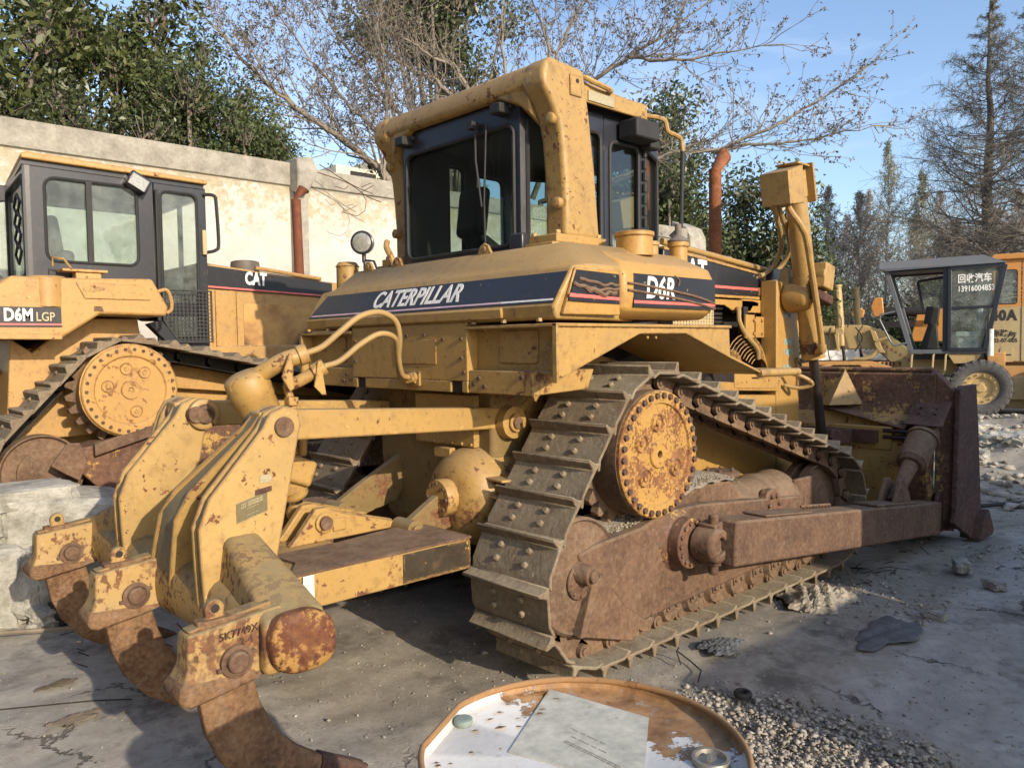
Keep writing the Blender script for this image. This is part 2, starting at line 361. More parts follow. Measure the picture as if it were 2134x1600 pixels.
def make_track(parent, y0, y1, circ, N, s0, mat_shoe, mat_link, p_h=.045, g_h=.062, double=False, skip=None, lgp=False):
    pts, pitch = belt_points(circ, N, s0); w = y1 - y0; yc = (y0 + y1) / 2; h = pitch / 2
    m = MB()
    if lgp: prof = [(-h - .02, .0), (-.05, .012), (-.02, g_h), (.0, g_h), (.035, .02), (h * .5, .02), (h * .62, g_h * .8), (h * .72, g_h * .8), (h + .01, .004), (h + .01, -.008), (-h - .02, -.014)]
    else: prof = [(-h - .022, -.022), (-h - .016, -.010), (-h + .03, .012), (h - .052, .012), (h - .036, .018), (h - .020, g_h), (h - .006, g_h + .003), (h - .001, .020), (h + .012, .004), (h + .012, -.006), (h - .03, -.004), (-h + .03, -.004), (-h - .01, -.026)]
    m.prism(prof, 'y', -w / 2, w / 2)
    for sy in (-.095, .095):
        for tt in (-.045, .022): m.bolt((tt, sy, .012), (0, 0, 1), .018, .018)
    shoe0 = m.build('track_shoe', mat_shoe, None, bevel=.004, seg=1)
    ch = MB()
    for i in range(N):
        a = pts[i]; b = pts[(i + 1) % N]; d = (b - a).normalized(); nn = Vector((-d.y, d.x))
        if skip and skip((a + b) / 2): continue
        for sy in (-.10, .10):
            for off in (0,):
                yy = yc + sy
                def P(t, q): v = a + d * t + nn * q; return (v.x, v.y)
                po = [P(-.045, -.035), P(-.045, .012), P(-.02, .040), P(pitch + .0, .040), P(pitch + .03, .02), P(pitch + .03, -.02), P(pitch - .01, -.06), P(.02, -.06)]
                ch.prism(po, 'y', yy - .022, yy + .022)
        v = Vector((a.x, yc, a.y)); ch.cyl(v - Vector((0, .150, 0)), v + Vector((0, .150, 0)), .036, n=14)
        ch.cyl(v - Vector((0, .158, 0)), v + Vector((0, .158, 0)), .020, n=10)
    chain = ch.build('track_chain', mat_link, parent, ang=30)
    first = True
    for i in range(N):
        a = pts[i]; b = pts[(i + 1) % N]; mid = (a + b) / 2
        if skip and skip(mid): continue
        d = (b - a).normalized(); nn = Vector((-d.y, d.x)); o = shoe0 if first else shoe0.copy()
        if not first: COL.objects.link(o)
        first = False; o.parent = chain
        c = mid + nn * p_h
        o.matrix_local = Matrix(((d.x, 0, nn.x, c.x), (0, 1, 0, yc), (d.y, 0, nn.y, c.y), (0, 0, 0, 1)))
    return chain
def sprocket(parent, x, z, yc, rt, n, th, mat):
    m = MB(); prof = []
    for i in range(n):
        for k, rr in ((0, rt), (.18, rt - .004), (.34, rt - .045), (.5, rt - .062), (.66, rt - .045), (.82, rt - .004)):
            t = 2 * pi * (i + k) / n; prof.append((x + rr * math.cos(t), z + rr * math.sin(t)))
    m.prism(prof, 'y', yc - th / 2, yc + th / 2)
    return m.build('sprocket', mat, parent, bevel=.004, seg=1)
# ================================================================ the big bulldozer with ripper
D = empty('bulldozer', (0.5, 0, 0), 'large rusty yellow bulldozer with three-shank ripper, nearest machine in the yard', 'bulldozer')
D.location = (0, 0, 0)
# ---- tracks
for sd in (-1, 1):
    y0, y1 = (-1.21, -.68) if sd < 0 else (.68, 1.21)
    make_track(D, y0, y1, [(.06, .465, .335), (.568, 1.049, .385), (2.66, .45, .335)], 39, .055, M['track'], M['trackrust'])
    yc = sd * .945
    idp = [(.05, -.085), (.13, -.085), (.15, -.055), (.26, -.05), (.285, -.085), (.30, -.085), (.305, -.03), (.28, -.03), (.28, .03), (.305, .03), (.30, .085), (.285, .085), (.26, .05), (.15, .055), (.13, .085), (.05, .085)]
    for ix, iz in ((.06, .465), (2.66, .45)):
        i_ = MB().lathe(idp, (ix, yc, iz), (0, 1, 0), 48).build('idler_wheel', M['trackrust'], D, ang=30)
    sprocket(D, .568, 1.049, yc, .405, 25, .055, M['trackrust'])
    # final drive
    f = sd
    m = MB().lathe([(.02, -.3), (.30, -.3), (.33, -.04), (.33, .02), (.335, .05), (.335, .125), (.315, .13), (.02, .13)], (.568, sd * 1.02, 1.049), (0, sd, 0), 56)
    m.build('final_drive_housing', M['trackrust'], D, ang=30)
    m = MB().lathe([(.02, .13), (.02, .150), (.068, .150), (.072, .146), (.075, .136), (.263, .138), (.268, .150), (.283, .152), (.326, .150), (.332, .144), (.332, .125), (.02, .125)][::-1], (.568, sd * 1.02, 1.049), (0, sd, 0), 56)
    cv = m.build('hub_cover', M['yellow_cover'], D, ang=25)
    b = MB(); b.ring((.568, sd * 1.17, 1.049), (0, sd, 0), .306, 34, .018, .014); b.build('cover_bolts', M['bolt'], cv)
    b = MB()
    for a in (95, 155, 222, 330):
        c = (.568 + .165 * math.cos(R_(a)), sd * 1.158, 1.049 + .165 * math.sin(R_(a)))
        b.lathe([(.002, .0), (.002, .016), (.016, .017), (.018, .007), (.040, .006), (.044, .014), (.05, .0)][::-1], c, (0, sd, 0), 20)
    b.build('cover_plugs', M['yellow_cover'], cv)
    MB().lathe([(.02, -.10), (.27, -.10), (.285, -.06), (.285, -.015), (.272, .0), (.262, -.012), (.20, -.004), (.10, .006), (.02, .006)], (.0, sd * 1.118, .515), (0, sd, 0), 56).build('idler_disc', M['trackrust'], D, ang=30)
    # track frame
    m = MB()
    m.prism([(-.035, .628), (.10, .655), (.46, .68), (.66, .73), (1.0, .72), (2.2, .60), (2.2, .30), (1.8, .235), (.62, .20), (.46, .19), (.30, .30), (.115, .505), (.0, .56)], 'y', sd * 1.14, sd * .80)
    fr = m.build('track_frame', M['rust'], D, bevel=.012)
    MB().prism([(.11, .51), (.29, .31), (.46, .20), (.345, .12), (-.022, .235)], 'y', sd * 1.155, sd * 1.125).build('guard_plate', M['rust'], fr, bevel=.006)
    m = MB().prism([(.03, .47), (.10, .50), (-.02, .235), (-.055, .24)], 'y', sd * 1.165, sd * 1.10)
    m.build('scraper_plate', M['trackrust'], fr, bevel=.006)
    m = MB().lathe([(.02, 0), (.085, 0), (.09, .012), (.085, .022), (.05, .022), (.02, .03)], (-.02, sd * 1.12, .50), (0, sd, 0), 24); m.ring((-.02, sd * 1.14, .50), (0, sd, 0), .07, 8, .011, .01)
    m.cyl((-.03, sd * 1.10, .545), (-.01, sd * 1.20, .535), .055, .047, 20); m.cyl((-.01, sd * 1.20, .535), (-.008, sd * 1.22, .535), .03, n=12)
    m.build('idler_hub', M['rust'], fr, bevel=.004)
    m = MB()
    m.lathe([(.16, 1.45), (.185, 1.48), (.19, 1.60), (.20, 1.62), (.20, 1.68), (.19, 1.70), (.19, 1.86), (.205, 1.88), (.205, 1.96), (.195, 1.98), (.195, 2.1), (.205, 2.13), (.205, 2.2), (.17, 2.22)], (0, sd * .92, .55), (1, 0, 0), 40)
    m.build('recoil_spring_housing', M['trackrust'], fr, ang=25)
    m = MB().prism([(.66, .70), (.9, .80), (1.15, .83), (1.42, .82), (1.55, .72), (1.55, .40), (.8, .4)], 'y', sd * 1.06, sd * .8)
    m.build('frame_casting', M['rust'], fr, bevel=.045, seg=4)
    m = MB().lathe([(.12, 0), (.125, .02), (.10, .035), (.06, .04), (.01, .04)], (1.52, sd * .93, .795), (0, 0, 1), 24)
    m.lathe([(.095, 0), (.10, .05), (.09, .06), (.05, .065), (.01, .05)], (1.80, sd * 1.08, .60), (0, sd, 0), 24); m.ring((1.80, sd * 1.145, .60), (0, sd, 0), .06, 6, .016, .014)
    m.ring((1.52, sd * .93, .83), (0, 0, 1), .085, 6, .014, .012)
    m.build('frame_cap', M['rust_y'], fr, bevel=.004)
    m = MB().prism([(2.18, .70), (2.5, .70), (2.66, .58), (2.72, .45), (2.6, .28), (2.2, .28)], 'y', sd * 1.09, sd * 1.055); m.prism([(2.18, .70), (2.5, .70), (2.66, .58), (2.72, .45), (2.6, .28), (2.2, .28)], 'y', sd * .82, sd * .79)
    m.build('idler_fork', M['rust'], fr, bevel=.008)
    # rollers and guards
    for k in range(9):
        rx = .52 + k * .225
        MB().lathe([(.03, -.165), (.07, -.165), (.085, -.13), (.115, -.125), (.115, -.10), (.09, -.095), (.09, .095), (.115, .10), (.115, .125), (.085, .13), (.07, .165), (.045, .17), (.03, .185)], (rx, yc, .185), (0, 1, 0), 20).build('track_roller', M['trackrust'], fr, ang=30)
    m = MB()
    for k in range(8):
        rx = .52 + k * .225
        m.prism([(rx - .06, .25), (rx + .06, .25), (rx + .045, .17), (rx - .045, .17)], 'y', sd * 1.12, sd * 1.08)
        m.bolt((rx - .03, sd * 1.12, .20), (0, sd, 0), .014, .014); m.bolt((rx + .03, sd * 1.12, .20), (0, sd, 0), .014, .014)
    m.build('roller_brackets', M['trackrust'], fr, bevel=.004)
    # trunnion
    m = MB().lathe([(.13, 1.05), (.17, 1.08), (.165, 1.14), (.135, 1.17), (.135, 1.235), (.13, 1.24), (.02, 1.24)], (.76, 0, .56), (0, sd, 0), 36); m.ring((.76, sd * 1.238, .56), (0, sd, 0), .112, 14, .015, .013)
    m.build('trunnion', M['rust_y'], D, ang=30)
    m = MB().lathe([(.04, 1.24), (.092, 1.25), (.095, 1.37), (.08, 1.39), (.045, 1.39), (.045, 1.36), (.01, 1.36)], (.80, 0, .56), (0, sd, 0), 32)
    m.box((.84, sd * 1.31, .65), (.12, .11, .055), (0, R_(-8), 0)); m.box((.84, sd * 1.31, .47), (.12, .11, .055), (0, R_(8), 0))
    m.cyl((.815, sd * 1.33, .60), (.815, sd * 1.33, .72), .026, n=12); m.cyl((.815, sd * 1.33, .52), (.815, sd * 1.33, .40), .026, n=12)
    m.build('push_arm_cap', M['rust'], D, bevel=.008)
    # push arm
    A0, A1 = Vector((.84, sd * 1.42, .575)), Vector((3.86, sd * 1.44, .225)); dd = (A1 - A0).normalized(); up = Vector((0, sd, 0)).cross(dd) * sd; up = dd.cross(Vector((0, 1, 0))); up = up if up.z > 0 else -up
    def SEC(t, h0, h1, yo, yi): c = A0 + (A1 - A0) * t; return [Vector((c.x, sd * yo, c.z)) + up * h1, Vector((c.x, sd * yi, c.z)) + up * h1, Vector((c.x, sd * yi, c.z)) + up * h0, Vector((c.x, sd * yo, c.z)) + up * h0]
    m = MB().loft([SEC(0, -.12, .12, 1.45, 1.27), SEC(.45, -.125, .125, 1.45, 1.27), SEC(1, -.125, .13, 1.45, 1.27)])
    pa = m.build('push_arm', M['rust'], D, bevel=.014)
    def on(t, h, y): c = A0 + (A1 - A0) * t + up * h; return Vector((c.x, sd * y, c.z))
    m = MB().box(on(.72, .137, 1.355), (.75, .17, .016), (0, math.atan2(-dd.z, dd.x), 0)); m.box(on(.2, .130, 1.355), (.55, .15, .012), (0, math.atan2(-dd.z, dd.x), 0))
    m.build('wear_plate', M['rust'], pa, bevel=.004)
    m = MB(); p0, p1 = on(.33, .140, 1.30), on(.46, .140, 1.30)
    m.tube([p0 + (p1 - p0) * k / 36 + Vector((0, .006 * math.cos(k * 1.6), .006 * math.sin(k * 1.6))) for k in range(37)], .009, 6, smooth=False)
    m.build('rebar', M['rust'], pa)
    for yy in (1.30, 1.40):
        MB().prism([(2.98, .40), (3.36, .36), (3.30, .50), (3.20, .615), (3.13, .62)], 'y', sd * (yy - .014), sd * (yy + .014)).build('brace_clevis', M['rust'], pa, bevel=.006)
    # tilt brace
    b0, b1 = Vector((3.17, sd * 1.35, .47)), Vector((3.80, sd * 1.36, .93)); q = lambda t: b0 + (b1 - b0) * t
    m = MB().cyl(q(-.05), q(.50), .040, .062, 20); m.cyl(q(.46), q(.50), .085, .105, 28); m.cyl(q(.50), q(.83), .108, .108, 32); m.cyl(q(.83), q(.87), .12, .12, 32)
    m.cyl(q(.87), q(1.06), .062, .05, 20)
    m.box(q(.9), (.14, .17, .10), (0, R_(-36), 0))
    m.build('tilt_brace', M['rust'], D, bevel=.004)
# ---- blade
prof = [(4.06, 1.372), (4.00, 1.385), (3.965, 1.35), (3.955, 1.15), (3.90, .98), (3.80, .80), (3.78, .45), (3.90, .20), (4.12, .07), (4.36, .03), (4.44, .01), (4.44, .03), (4.20, .12), (4.02, .25), (3.94, .48), (3.96, .80), (4.06, 1.05), (4.10, 1.25)]
m = MB().prism(prof, 'y', -1.36, 1.36); bl = m.build('blade', M['rust_y'], D, bevel=.006)
for sd in (-1, 1):
    m = MB().prism([(3.965, 1.24), (4.02, 1.262), (4.35, 1.262), (4.42, .9), (4.50, .30), (4.54, .02), (4.30, .0), (3.86, .20), (3.90, .26)], 'y', sd * 1.50, sd * 1.54)
    m.build('end_plate', M['rust_dark'], bl, bevel=.008)
    m = MB().loft([[(3.97, sd * 1.36, 1.36), (4.06, sd * 1.36, 1.37), (4.1, sd * 1.36, .1), (3.95, sd * 1.36, .18)], [(4.0, sd * 1.50, 1.20), (4.08, sd * 1.50, 1.22), (4.12, sd * 1.50, .1), (3.96, sd * 1.5, .18)]])
    m.build('corner_panel', M['rust_y'], bl, bevel=.006)
    MB().prism([(4.3, .0), (4.62, -.01), (4.66, .03), (4.52, .22), (4.40, .16)], 'y', sd * 1.44, sd * 1.60).build('end_bit', M['rust_dark'], bl, bevel=.008)
    MB().prism([(3.78, .98), (3.97, 1.16), (3.98, .72), (3.92, .62), (3.83, .86)], 'y', sd * 1.22, sd * 1.25).build('bracket', M['rust_dark'], bl, bevel=.006)
    m = MB().loft([[(3.97, sd * 1.20, 1.14), (3.97, sd * 1.48, 1.14), (3.98, sd * 1.48, 1.12), (3.98, sd * 1.20, 1.12)], [(3.76, sd * 1.20, .98), (3.76, sd * 1.48, .98), (3.77, sd * 1.48, .96), (3.77, sd * 1.20, .96)], [(3.70, sd * 1.19, .975), (3.70, sd * 1.47, .965), (3.705, sd * 1.47, .955), (3.705, sd * 1.19, .965)]])
    for yy in (1.28, 1.40):
        for tz in (.0, .05): m.bolt((3.84 + tz, sd * yy, 1.045 + tz * .8), (-.6, 0, .8), .012, .012)
    m.build('guard_plate', M['rust_dark'], bl, bevel=.004)
    m = MB().prism([(3.86, .42), (3.95, .42), (3.95, .10), (3.86, .16), (3.80, .30)], 'y', sd * 1.28, sd * 1.31); m.prism([(3.86, .42), (3.95, .42), (3.95, .10), (3.86, .16), (3.80, .30)], 'y', sd * 1.40, sd * 1.43)
    m.build('arm_bracket', M['rust_dark'], bl, bevel=.006)
MB().cyl((3.99, -1.33, 1.382), (3.99, 1.33, 1.382), .022, n=16).build('top_tube', M['rust_y'], bl)
m = MB().loft([[(3.945, -.33, 1.355), (3.95, -.36, 1.355), (3.95, -.20, 1.355)], [(3.70, -.12, 1.10), (3.86, -.45, 1.06), (3.86, -.02, 1.04)]], True)
m = MB().add([(3.95, -.643, 1.385), (3.935, -.40, 1.07), (3.935, -.80, 1.09), (3.74, -.60, 1.085)], [(0, 3, 1), (0, 2, 3), (0, 1, 2), (1, 3, 2)]); m.build('gusset', M['yellow'], bl)
m = MB().loft([[(3.94, -.562, 1.085), (3.80, -.562, 1.06), (3.80, -.562, 1.05), (3.94, -.562, 1.075)], [(3.94, -1.2, .985), (3.76, -1.2, .925), (3.76, -1.2, .915), (3.94, -1.2, .975)]]); m.build('brace_plate', M['rust_y'], bl, bevel=.003)
MB().prism([(3.945, 1.06), (3.895, .97), (3.79, .79), (3.772, .45), (3.86, .22), (3.852, .22), (3.762, .45), (3.78, .79), (3.885, .975), (3.937, 1.06)], 'y', -1.18, 1.18).build('back_panel', M['yellow2'], bl)
MB().bb((3.765, -1.1, .74), (3.89, 1.1, .93)).build('back_beam', M['yellow2'], bl, bevel=.008)
m = MB().bb((3.70, -1.0, .80), (3.80, .2, .90)); m.build('tilt_cylinder', M['rust_dark'], bl)
m = MB().tube([(3.76, -1.04, .90), (3.76, -1.2, .90), (3.8, -1.35, .88)], .016, 8); m.tube([(3.76, -1.04, .85), (3.76, -1.2, .85), (3.8, -1.35, .84)], .016, 8); m.build('hydraulic_tube', M['greaserod'], bl)
m = MB()
for yy in (-.75, .75):
    for o in (-.05, .05): m.prism([(3.70, .90), (3.70, .78), (3.40, .80), (3.33, .86), (3.36, .92)], 'y', yy + o - .012, yy + o + .012)
m.build('lift_bracket', M['rust_dark'], bl, bevel=.005)
# ---- main case and chassis
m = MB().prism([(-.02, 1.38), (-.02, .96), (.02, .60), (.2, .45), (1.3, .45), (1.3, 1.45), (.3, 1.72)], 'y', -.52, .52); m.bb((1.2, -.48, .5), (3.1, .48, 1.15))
ch = m.build('main_case', M['shaded_olive'], D, bevel=.02)
m = MB().lathe([(.02, .0), (.095, .0), (.10, -.01), (.10, -.07), (.13, -.075), (.19, -.10), (.235, -.16), (.255, -.25), (.255, -.5)], (-.27, -.36, .83), (-1, 0, 0), 44); m.build('transmission_cover', M['yellow2'], D, ang=35)
MB().ring((-.27, -.36, .83), (-1, 0, 0), .078, 8, .010, .009).build('cover_bolts', M['bolt'], D)
m = MB()
for k in range(4): m.prism([(-.12, -.70), (.1, -.78), (.1, -.52), (-.1, -.45)], 'z', .66 + k * .09, .675 + k * .09)
m.bb((-.13, -.30, 1.02), (-.09, -.16, 1.075)); m.build('case_ribs', M['yellow2'], ch, bevel=.005)
m = MB().bb((-.06, -.42, 1.08), (-.02, .10, 1.36))
for k in range(7): m.bolt((-.06, -.40 + .08 * k, 1.095), (-1, 0, 0), .010, .01)
m.build('case_plate', M['yellow'], ch, bevel=.004)
for sd in (-1, 1):
    m = MB().cyl((.568, sd * .45, 1.049), (.568, sd * .75, 1.049), .25, .22, 36); m.build('axle_housing', M['shaded_olive'], D)
    m = MB().lathe([(.02, .60), (.05, .60), (.05, .585), (.085, .58), (.09, .52), (.085, .45), (.02, .45)], (.09, 0, 1.215), (0, sd, 0), 28); m.build('link_boss', M['yellow2'], D, ang=30)
    MB().cyl((.09, sd * .595, 1.215), (.09, sd * .612, 1.215), .032, n=16).build('link_pin', M['rust'], D)
    MB().prism([(.04, 1.27), (.16, 1.29), (.42, 1.40), (.46, 1.34), (.24, 1.17), (.18, 1.10), (.06, 1.13)], 'y', sd * .53, sd * .45).build('link_bracket', M['yellow2'], D, bevel=.008)
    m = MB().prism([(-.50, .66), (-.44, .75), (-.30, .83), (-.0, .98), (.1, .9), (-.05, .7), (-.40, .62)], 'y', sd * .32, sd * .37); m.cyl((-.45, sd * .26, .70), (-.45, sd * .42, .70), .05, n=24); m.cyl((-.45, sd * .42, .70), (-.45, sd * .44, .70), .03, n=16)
    m.build('lower_link_bracket', M['shaded_olive'], D, bevel=.005)
# ---- rear box, fenders
holes = [(-.46, .02), (.46, .02)]
m = MB(); m.bb((-.20, -.54, 1.445), (.2, .54, 1.745)); m.bb((-.20, -.405, 1.385), (.2, .405, 1.445)); m.bb((-.20, -.54, 1.385), (.2, -.495, 1.445)); m.bb((-.20, .495, 1.385), (.2, .54, 1.445))
for sd in (-1, 1): MB().bb((-.185, sd * .40, 1.385), (-.17, sd * .50, 1.45)).build('dark_opening', M['dark'], D)
bx_ = m.build('rear_box', M['yellow'], D, bevel=.005)
m = MB().bb((-.206, -.29, 1.53), (-.20, .06, 1.66)); m.build('cover_panel', M['yellow'], bx_, bevel=.002)
m = MB()
for y, z in ((-.50, 1.66), (-.50, 1.56), (-.52, 1.49), (.50, 1.66), (.50, 1.54), (-.19, 1.685), (-.03, 1.685), (-.35, 1.66)): m.bolt((-.20, y, z), (-1, 0, 0), .011, .011)
m.build('panel_bolts', M['bolt'], bx_)
m = MB().bb((-.215, -.15, 1.41), (-.20, .0, 1.49)); m.bb((-.23, -.13, 1.425), (-.215, -.02, 1.475)); m.build('hose_flange', M['yellow2'], bx_, bevel=.003)
for sd in (-1, 1):
    top = [(-.205, 1.722), (1.25, 1.722), (1.26, 1.552), (1.64, 1.440), (1.64, 1.425), (1.26, 1.536), (.82, 1.676), (.42, 1.674), (-.205, 1.455)]
    m = MB().prism(top, 'y', sd * 1.145, sd * 1.16)
    m.prism([(-.21, 1.722), (1.25, 1.722), (1.255, 1.706), (-.21, 1.706)], 'y', sd * 1.175, sd * .54)
    m.prism([(-.14, 1.50), (.42, 1.688), (.82, 1.690), (1.26, 1.552), (1.64, 1.440), (1.64, 1.426), (1.26, 1.538), (.82, 1.675), (.42, 1.672), (-.14, 1.484)], 'y', sd * 1.146, sd * .50)
    m.bb((1.235, sd * 1.145, 1.55), (1.25, sd * .54, 1.705))
    fe = m.build('fender', M['yellow'], D, bevel=.004)
    MB().prism([(-.21, 1.722), (-.195, 1.722), (-.195, 1.455), (-.21, 1.45)], 'y', sd * 1.176, sd * 1.148).build('fender_lip', M['yellow'], fe, bevel=.003)
    m = MB().bb((-.13, sd * .54, 1.50), (-.115, sd * 1.145, 1.722)); m.build('recess_panel', M['yellow'], fe)
    MB().prism(rpoly(sd * .85 - .135, 1.535, sd * .85 + .135, 1.695, .02), 'x', -.138, -.13).build('access_door', M['yellow'], fe, bevel=.003)
    m = MB()
    for y in (.73, .965): m.bolt((-.138, sd * y, 1.61), (-1, 0, 0), .010, .012)
    for y in (.60, .82, 1.06): m.bolt((-.20, sd * y, 1.735), (0, 0, 1), .016, .012)
    for x in (.48, .55): m.bolt((x, sd * 1.16, 1.655), (0, sd, 0), .008, .002)
    m.build('door_bolts', M['yellow2'], fe)
    m = MB().prism([(-.19, 1.50), (.25, 1.50), (.2, 1.40), (-.19, 1.385)], 'y', sd * .54, sd * 1.0); m.build('lower_box', M['yellow2'], fe, bevel=.006)
    m = MB()
    for y, z in ((.62, 1.46), (.66, 1.42), (.58, 1.43), (.93, 1.47)): m.bolt((-.19, sd * y, z), (-1, 0, 0), .014, .008)
    m.build('box_bolts', M['bolt'], fe)
    m = MB().tube([(1.60, sd * 1.15, 1.437), (2.10, sd * 1.15, 1.43)], .024, 12, smooth=False); m.bb((1.55, sd * 1.13, 1.45), (1.98, sd * .8, 1.456)); m.bb((1.60, sd * 1.15, 1.40), (1.9, sd * 1.10, 1.41))
    m.build('step_bar', M['yellow2'], fe, bevel=.002)
    m = MB().tube([(2.86, sd * .62, 1.40), (2.95, sd * .75, 1.36), (3.02, sd * .80, 1.30), (2.98, sd * .72, 1.27), (2.9, sd * .63, 1.29)], .015, 8); m.build('grab_handle', M['yellow2'], D)
# ---- tanks
def tank_ring(y, c=0): return [(-.195, y, 1.738), (-.207, y, 1.80), (-.113, y, 1.985), (.02, y, 1.995), (.22, y, 1.99), (.22, y, 1.738)]
def tank_in(y): return [(-.195, y, 1.738), (-.207, y, 1.80), (-.113, y, 1.985), (.075, y, 2.125), (.60, y, 2.13), (.60, y, 1.738)]
a = [(x, y, z) for x, y, z in tank_ring(-1.165)]; a[2] = (-.113, -1.195, 1.985); a[3] = (.0, -1.195, 1.99); a[4] = (.215, -1.195, 1.99); a[1] = (-.207, -1.16, 1.80)
b = [(x, {0: 1.10, 1: 1.09, 2: 1.03, 3: 1.03, 4: 1.10, 5: 1.10}[i], z) for i, (x, y, z) in enumerate(a)]
ft = MB().loft([a, tank_in(-.97), tank_in(.90), b]).build('fuel_tank', M['yellow'], D, bevel=.016, seg=3)
m = MB().prism([(-.20, 1.752), (-.218, 1.752), (-.222, 1.80), (-.205, 1.81)], 'y', -.82, .82); m.build('tank_ledge', M['yellow'], ft, bevel=.006)
def tk(y, t):   # point on the sloped rear face, t 0 (low) .. 1 (kink)
    return Vector((-.207 + t * .094, y, 1.80 + t * .185))
n_ = Vector((-.185, 0, .094)).normalized()
def sq(y0, y1, t0, t1, off, mat, name, th=.002, s0=0, s1=0):
    P = [tk(y0, t0), tk(y1, t0), tk(y1 + s1, t1), tk(y0 + s0, t1)]
    return MB().loft([[p + n_ * off for p in P], [p + n_ * (off + th) for p in P]]).build(name, mat, ft)
sq(-1.150, 1.06, .07, .84, .0015, M['decal'], 'decal', s0=-.026, s1=-.13)
sq(-.80, 1.03, .12, .165, .004, M['palepink'], 'stripe', .001); sq(-1.145, -.80, .12, .165, .004, M['white'], 'stripe', .001)
c_ = tk(.045, .50) + n_ * .0045
text('lettering', 'CATERPILLAR', M['letter_w'], ft, c_ + Vector((0, -.105, 0)), (0, -1, 0), (.094, 0, .185), .150, .72, .22, .0032, .001, width=.80)
MB().add([tk(.555, .20) + n_ * .006, tk(.44, .20) + n_ * .006, tk(.50, .48) + n_ * .006], [(0, 1, 2)])
# hydraulic tank lobe on the right, its twin on the left
for sd in (-1, 1):
    pr = [(.50, 1.75), (1.13, 1.75), (1.185, 1.79), (1.20, 1.86), (1.20, 1.96), (1.165, 2.03), (.98, 2.115), (.86, 2.135), (.50, 2.15)]
    if sd < 0:
        rings = []
        for x, k in ((.235, .030), (.25, .008), (.28, 0), (.98, 0), (1.04, .012), (1.075, .035), (1.09, .065)):
            cy, cz = .85, 1.94; rings.append([(x, sd * (cy + (y - cy) * (1 - k / .35)), cz + (z - cz) * (1 - k / .2)) for y, z in pr])
        ht = MB().loft(rings).build('hydraulic_tank', M['orange'], D, bevel=.02, seg=3, ang=40)
    else:
        ht2 = MB().prism([(sd * y, z) for y, z in pr], 'x', .24, 1.05).build('battery_box', M['yellow'], D, bevel=.03, seg=3)
sp = MB().loft([[(-.178, -1.166, 1.76), (.205, -1.186, 1.76), (.205, -1.190, 1.975), (-.112, -1.194, 1.975)], [(-.178, -1.190, 1.76), (.205, -1.205, 1.76), (.205, -1.205, 1.975), (-.112, -1.205, 1.975)]]).build('side_panel', M['orange'], ft, bevel=.012, seg=3)
MB().loft([[(-.158, -1.206, 1.822), (.198, -1.206, 1.812), (.198, -1.206, 1.955), (-.105, -1.206, 1.962)], [(-.158, -1.2075, 1.822), (.198, -1.2075, 1.812), (.198, -1.2075, 1.955), (-.105, -1.2075, 1.962)]]).build('decal', M['decal'], sp)
MB().loft([[(-.158, -1.2085, 1.838), (.198, -1.2085, 1.830), (.198, -1.2085, 1.845), (-.152, -1.2085, 1.855)], [(-.158, -1.2095, 1.838), (.198, -1.2095, 1.830), (.198, -1.2095, 1.845), (-.152, -1.2095, 1.855)]]).build('stripe', M['pink'], sp)
def rail_(pts, r, name, mat, par): MB().tube(pts, r, 6, res=8).build(name, mat, par)
random.seed(3)
def wob(x0, z0, x1, z1, n, a, y=-1.208): return [(x0 + (x1 - x0) * k / n, y, z0 + (z1 - z0) * k / n + random.uniform(-a, a) - a * 1.5 * math.sin(pi * k / n)) for k in range(n + 1)]
rail_(wob(-.09, 1.925, .195, 1.905, 9, .006), .0075, 'weld_seam', M['rust'], sp); rail_(wob(-.13, 1.895, .19, 1.88, 9, .007), .009, 'weld_seam', M['rust'], sp); rail_(wob(-.05, 1.885, .17, 1.862, 8, .008), .012, 'weld_seam', M['rust'], sp)
MB().bb((.315, -1.2005, 1.805), (1.035, -1.2025, 1.968)).build('decal', M['decal'], ht)
MB().bb((.315, -1.2030, 1.822), (1.035, -1.2040, 1.837)).build('stripe', M['pink'], ht)
text('lettering', 'D6R', M['letter_w'], ht, Vector((.535, -1.2042, 1.898)), (1, 0, 0), (0, 0, 1), .150, .72, .15, .0040, .001, width=.245)
rail_([(.27, -1.203, 1.918), (.35, -1.205, 1.915), (.6, -1.206, 1.895), (.85, -1.206, 1.87), (1.03, -1.203, 1.838)], .0065, 'weld_seam', M['rust'], ht)
rail_([(.27, -1.203, 1.885), (.35, -1.205, 1.88), (.6, -1.206, 1.862), (.85, -1.206, 1.836), (1.03, -1.203, 1.81)], .0065, 'weld_seam', M['rust'], ht)
rail_([(.66, -1.2, 1.972), (.69, -1.208, 1.95), (.68, -1.208, 1.92)], .004, 'crack', M['rust'], ht)
m = MB().lathe([(.098, 0), (.098, .10), (.106, .105), (.106, .125), (.095, .13), (.02, .13)], (.62, -.97, 2.09), (0, 0, 1), 36); m.build('filler_neck', M['orange'], ht, ang=30)
MB().lathe([(.035, 0), (.035, .06), (.044, .065), (.044, .085), (.01, .09)], (.80, -.95, 2.10), (0, 0, 1), 20).build('filler_cap', M['yellow'], ht, ang=30)
m = MB().lathe([(.052, -.04), (.052, .085), (.062, .09), (.062, .115), (.05, .118)], (1.08, -.93, 2.09), (0, 0, 1), 24); ob = m.build('breather', M['orange'], ht, ang=30)
MB().lathe([(.062, .118), (.064, .125), (.03, .15), (.02, .16), (.018, .22), (.005, .225)], (1.08, -.93, 2.09), (0, 0, 1), 20).build('breather_cap', plain('grey_grease', (.16, .14, .12), .8, bump=.5, scale=40), ob)
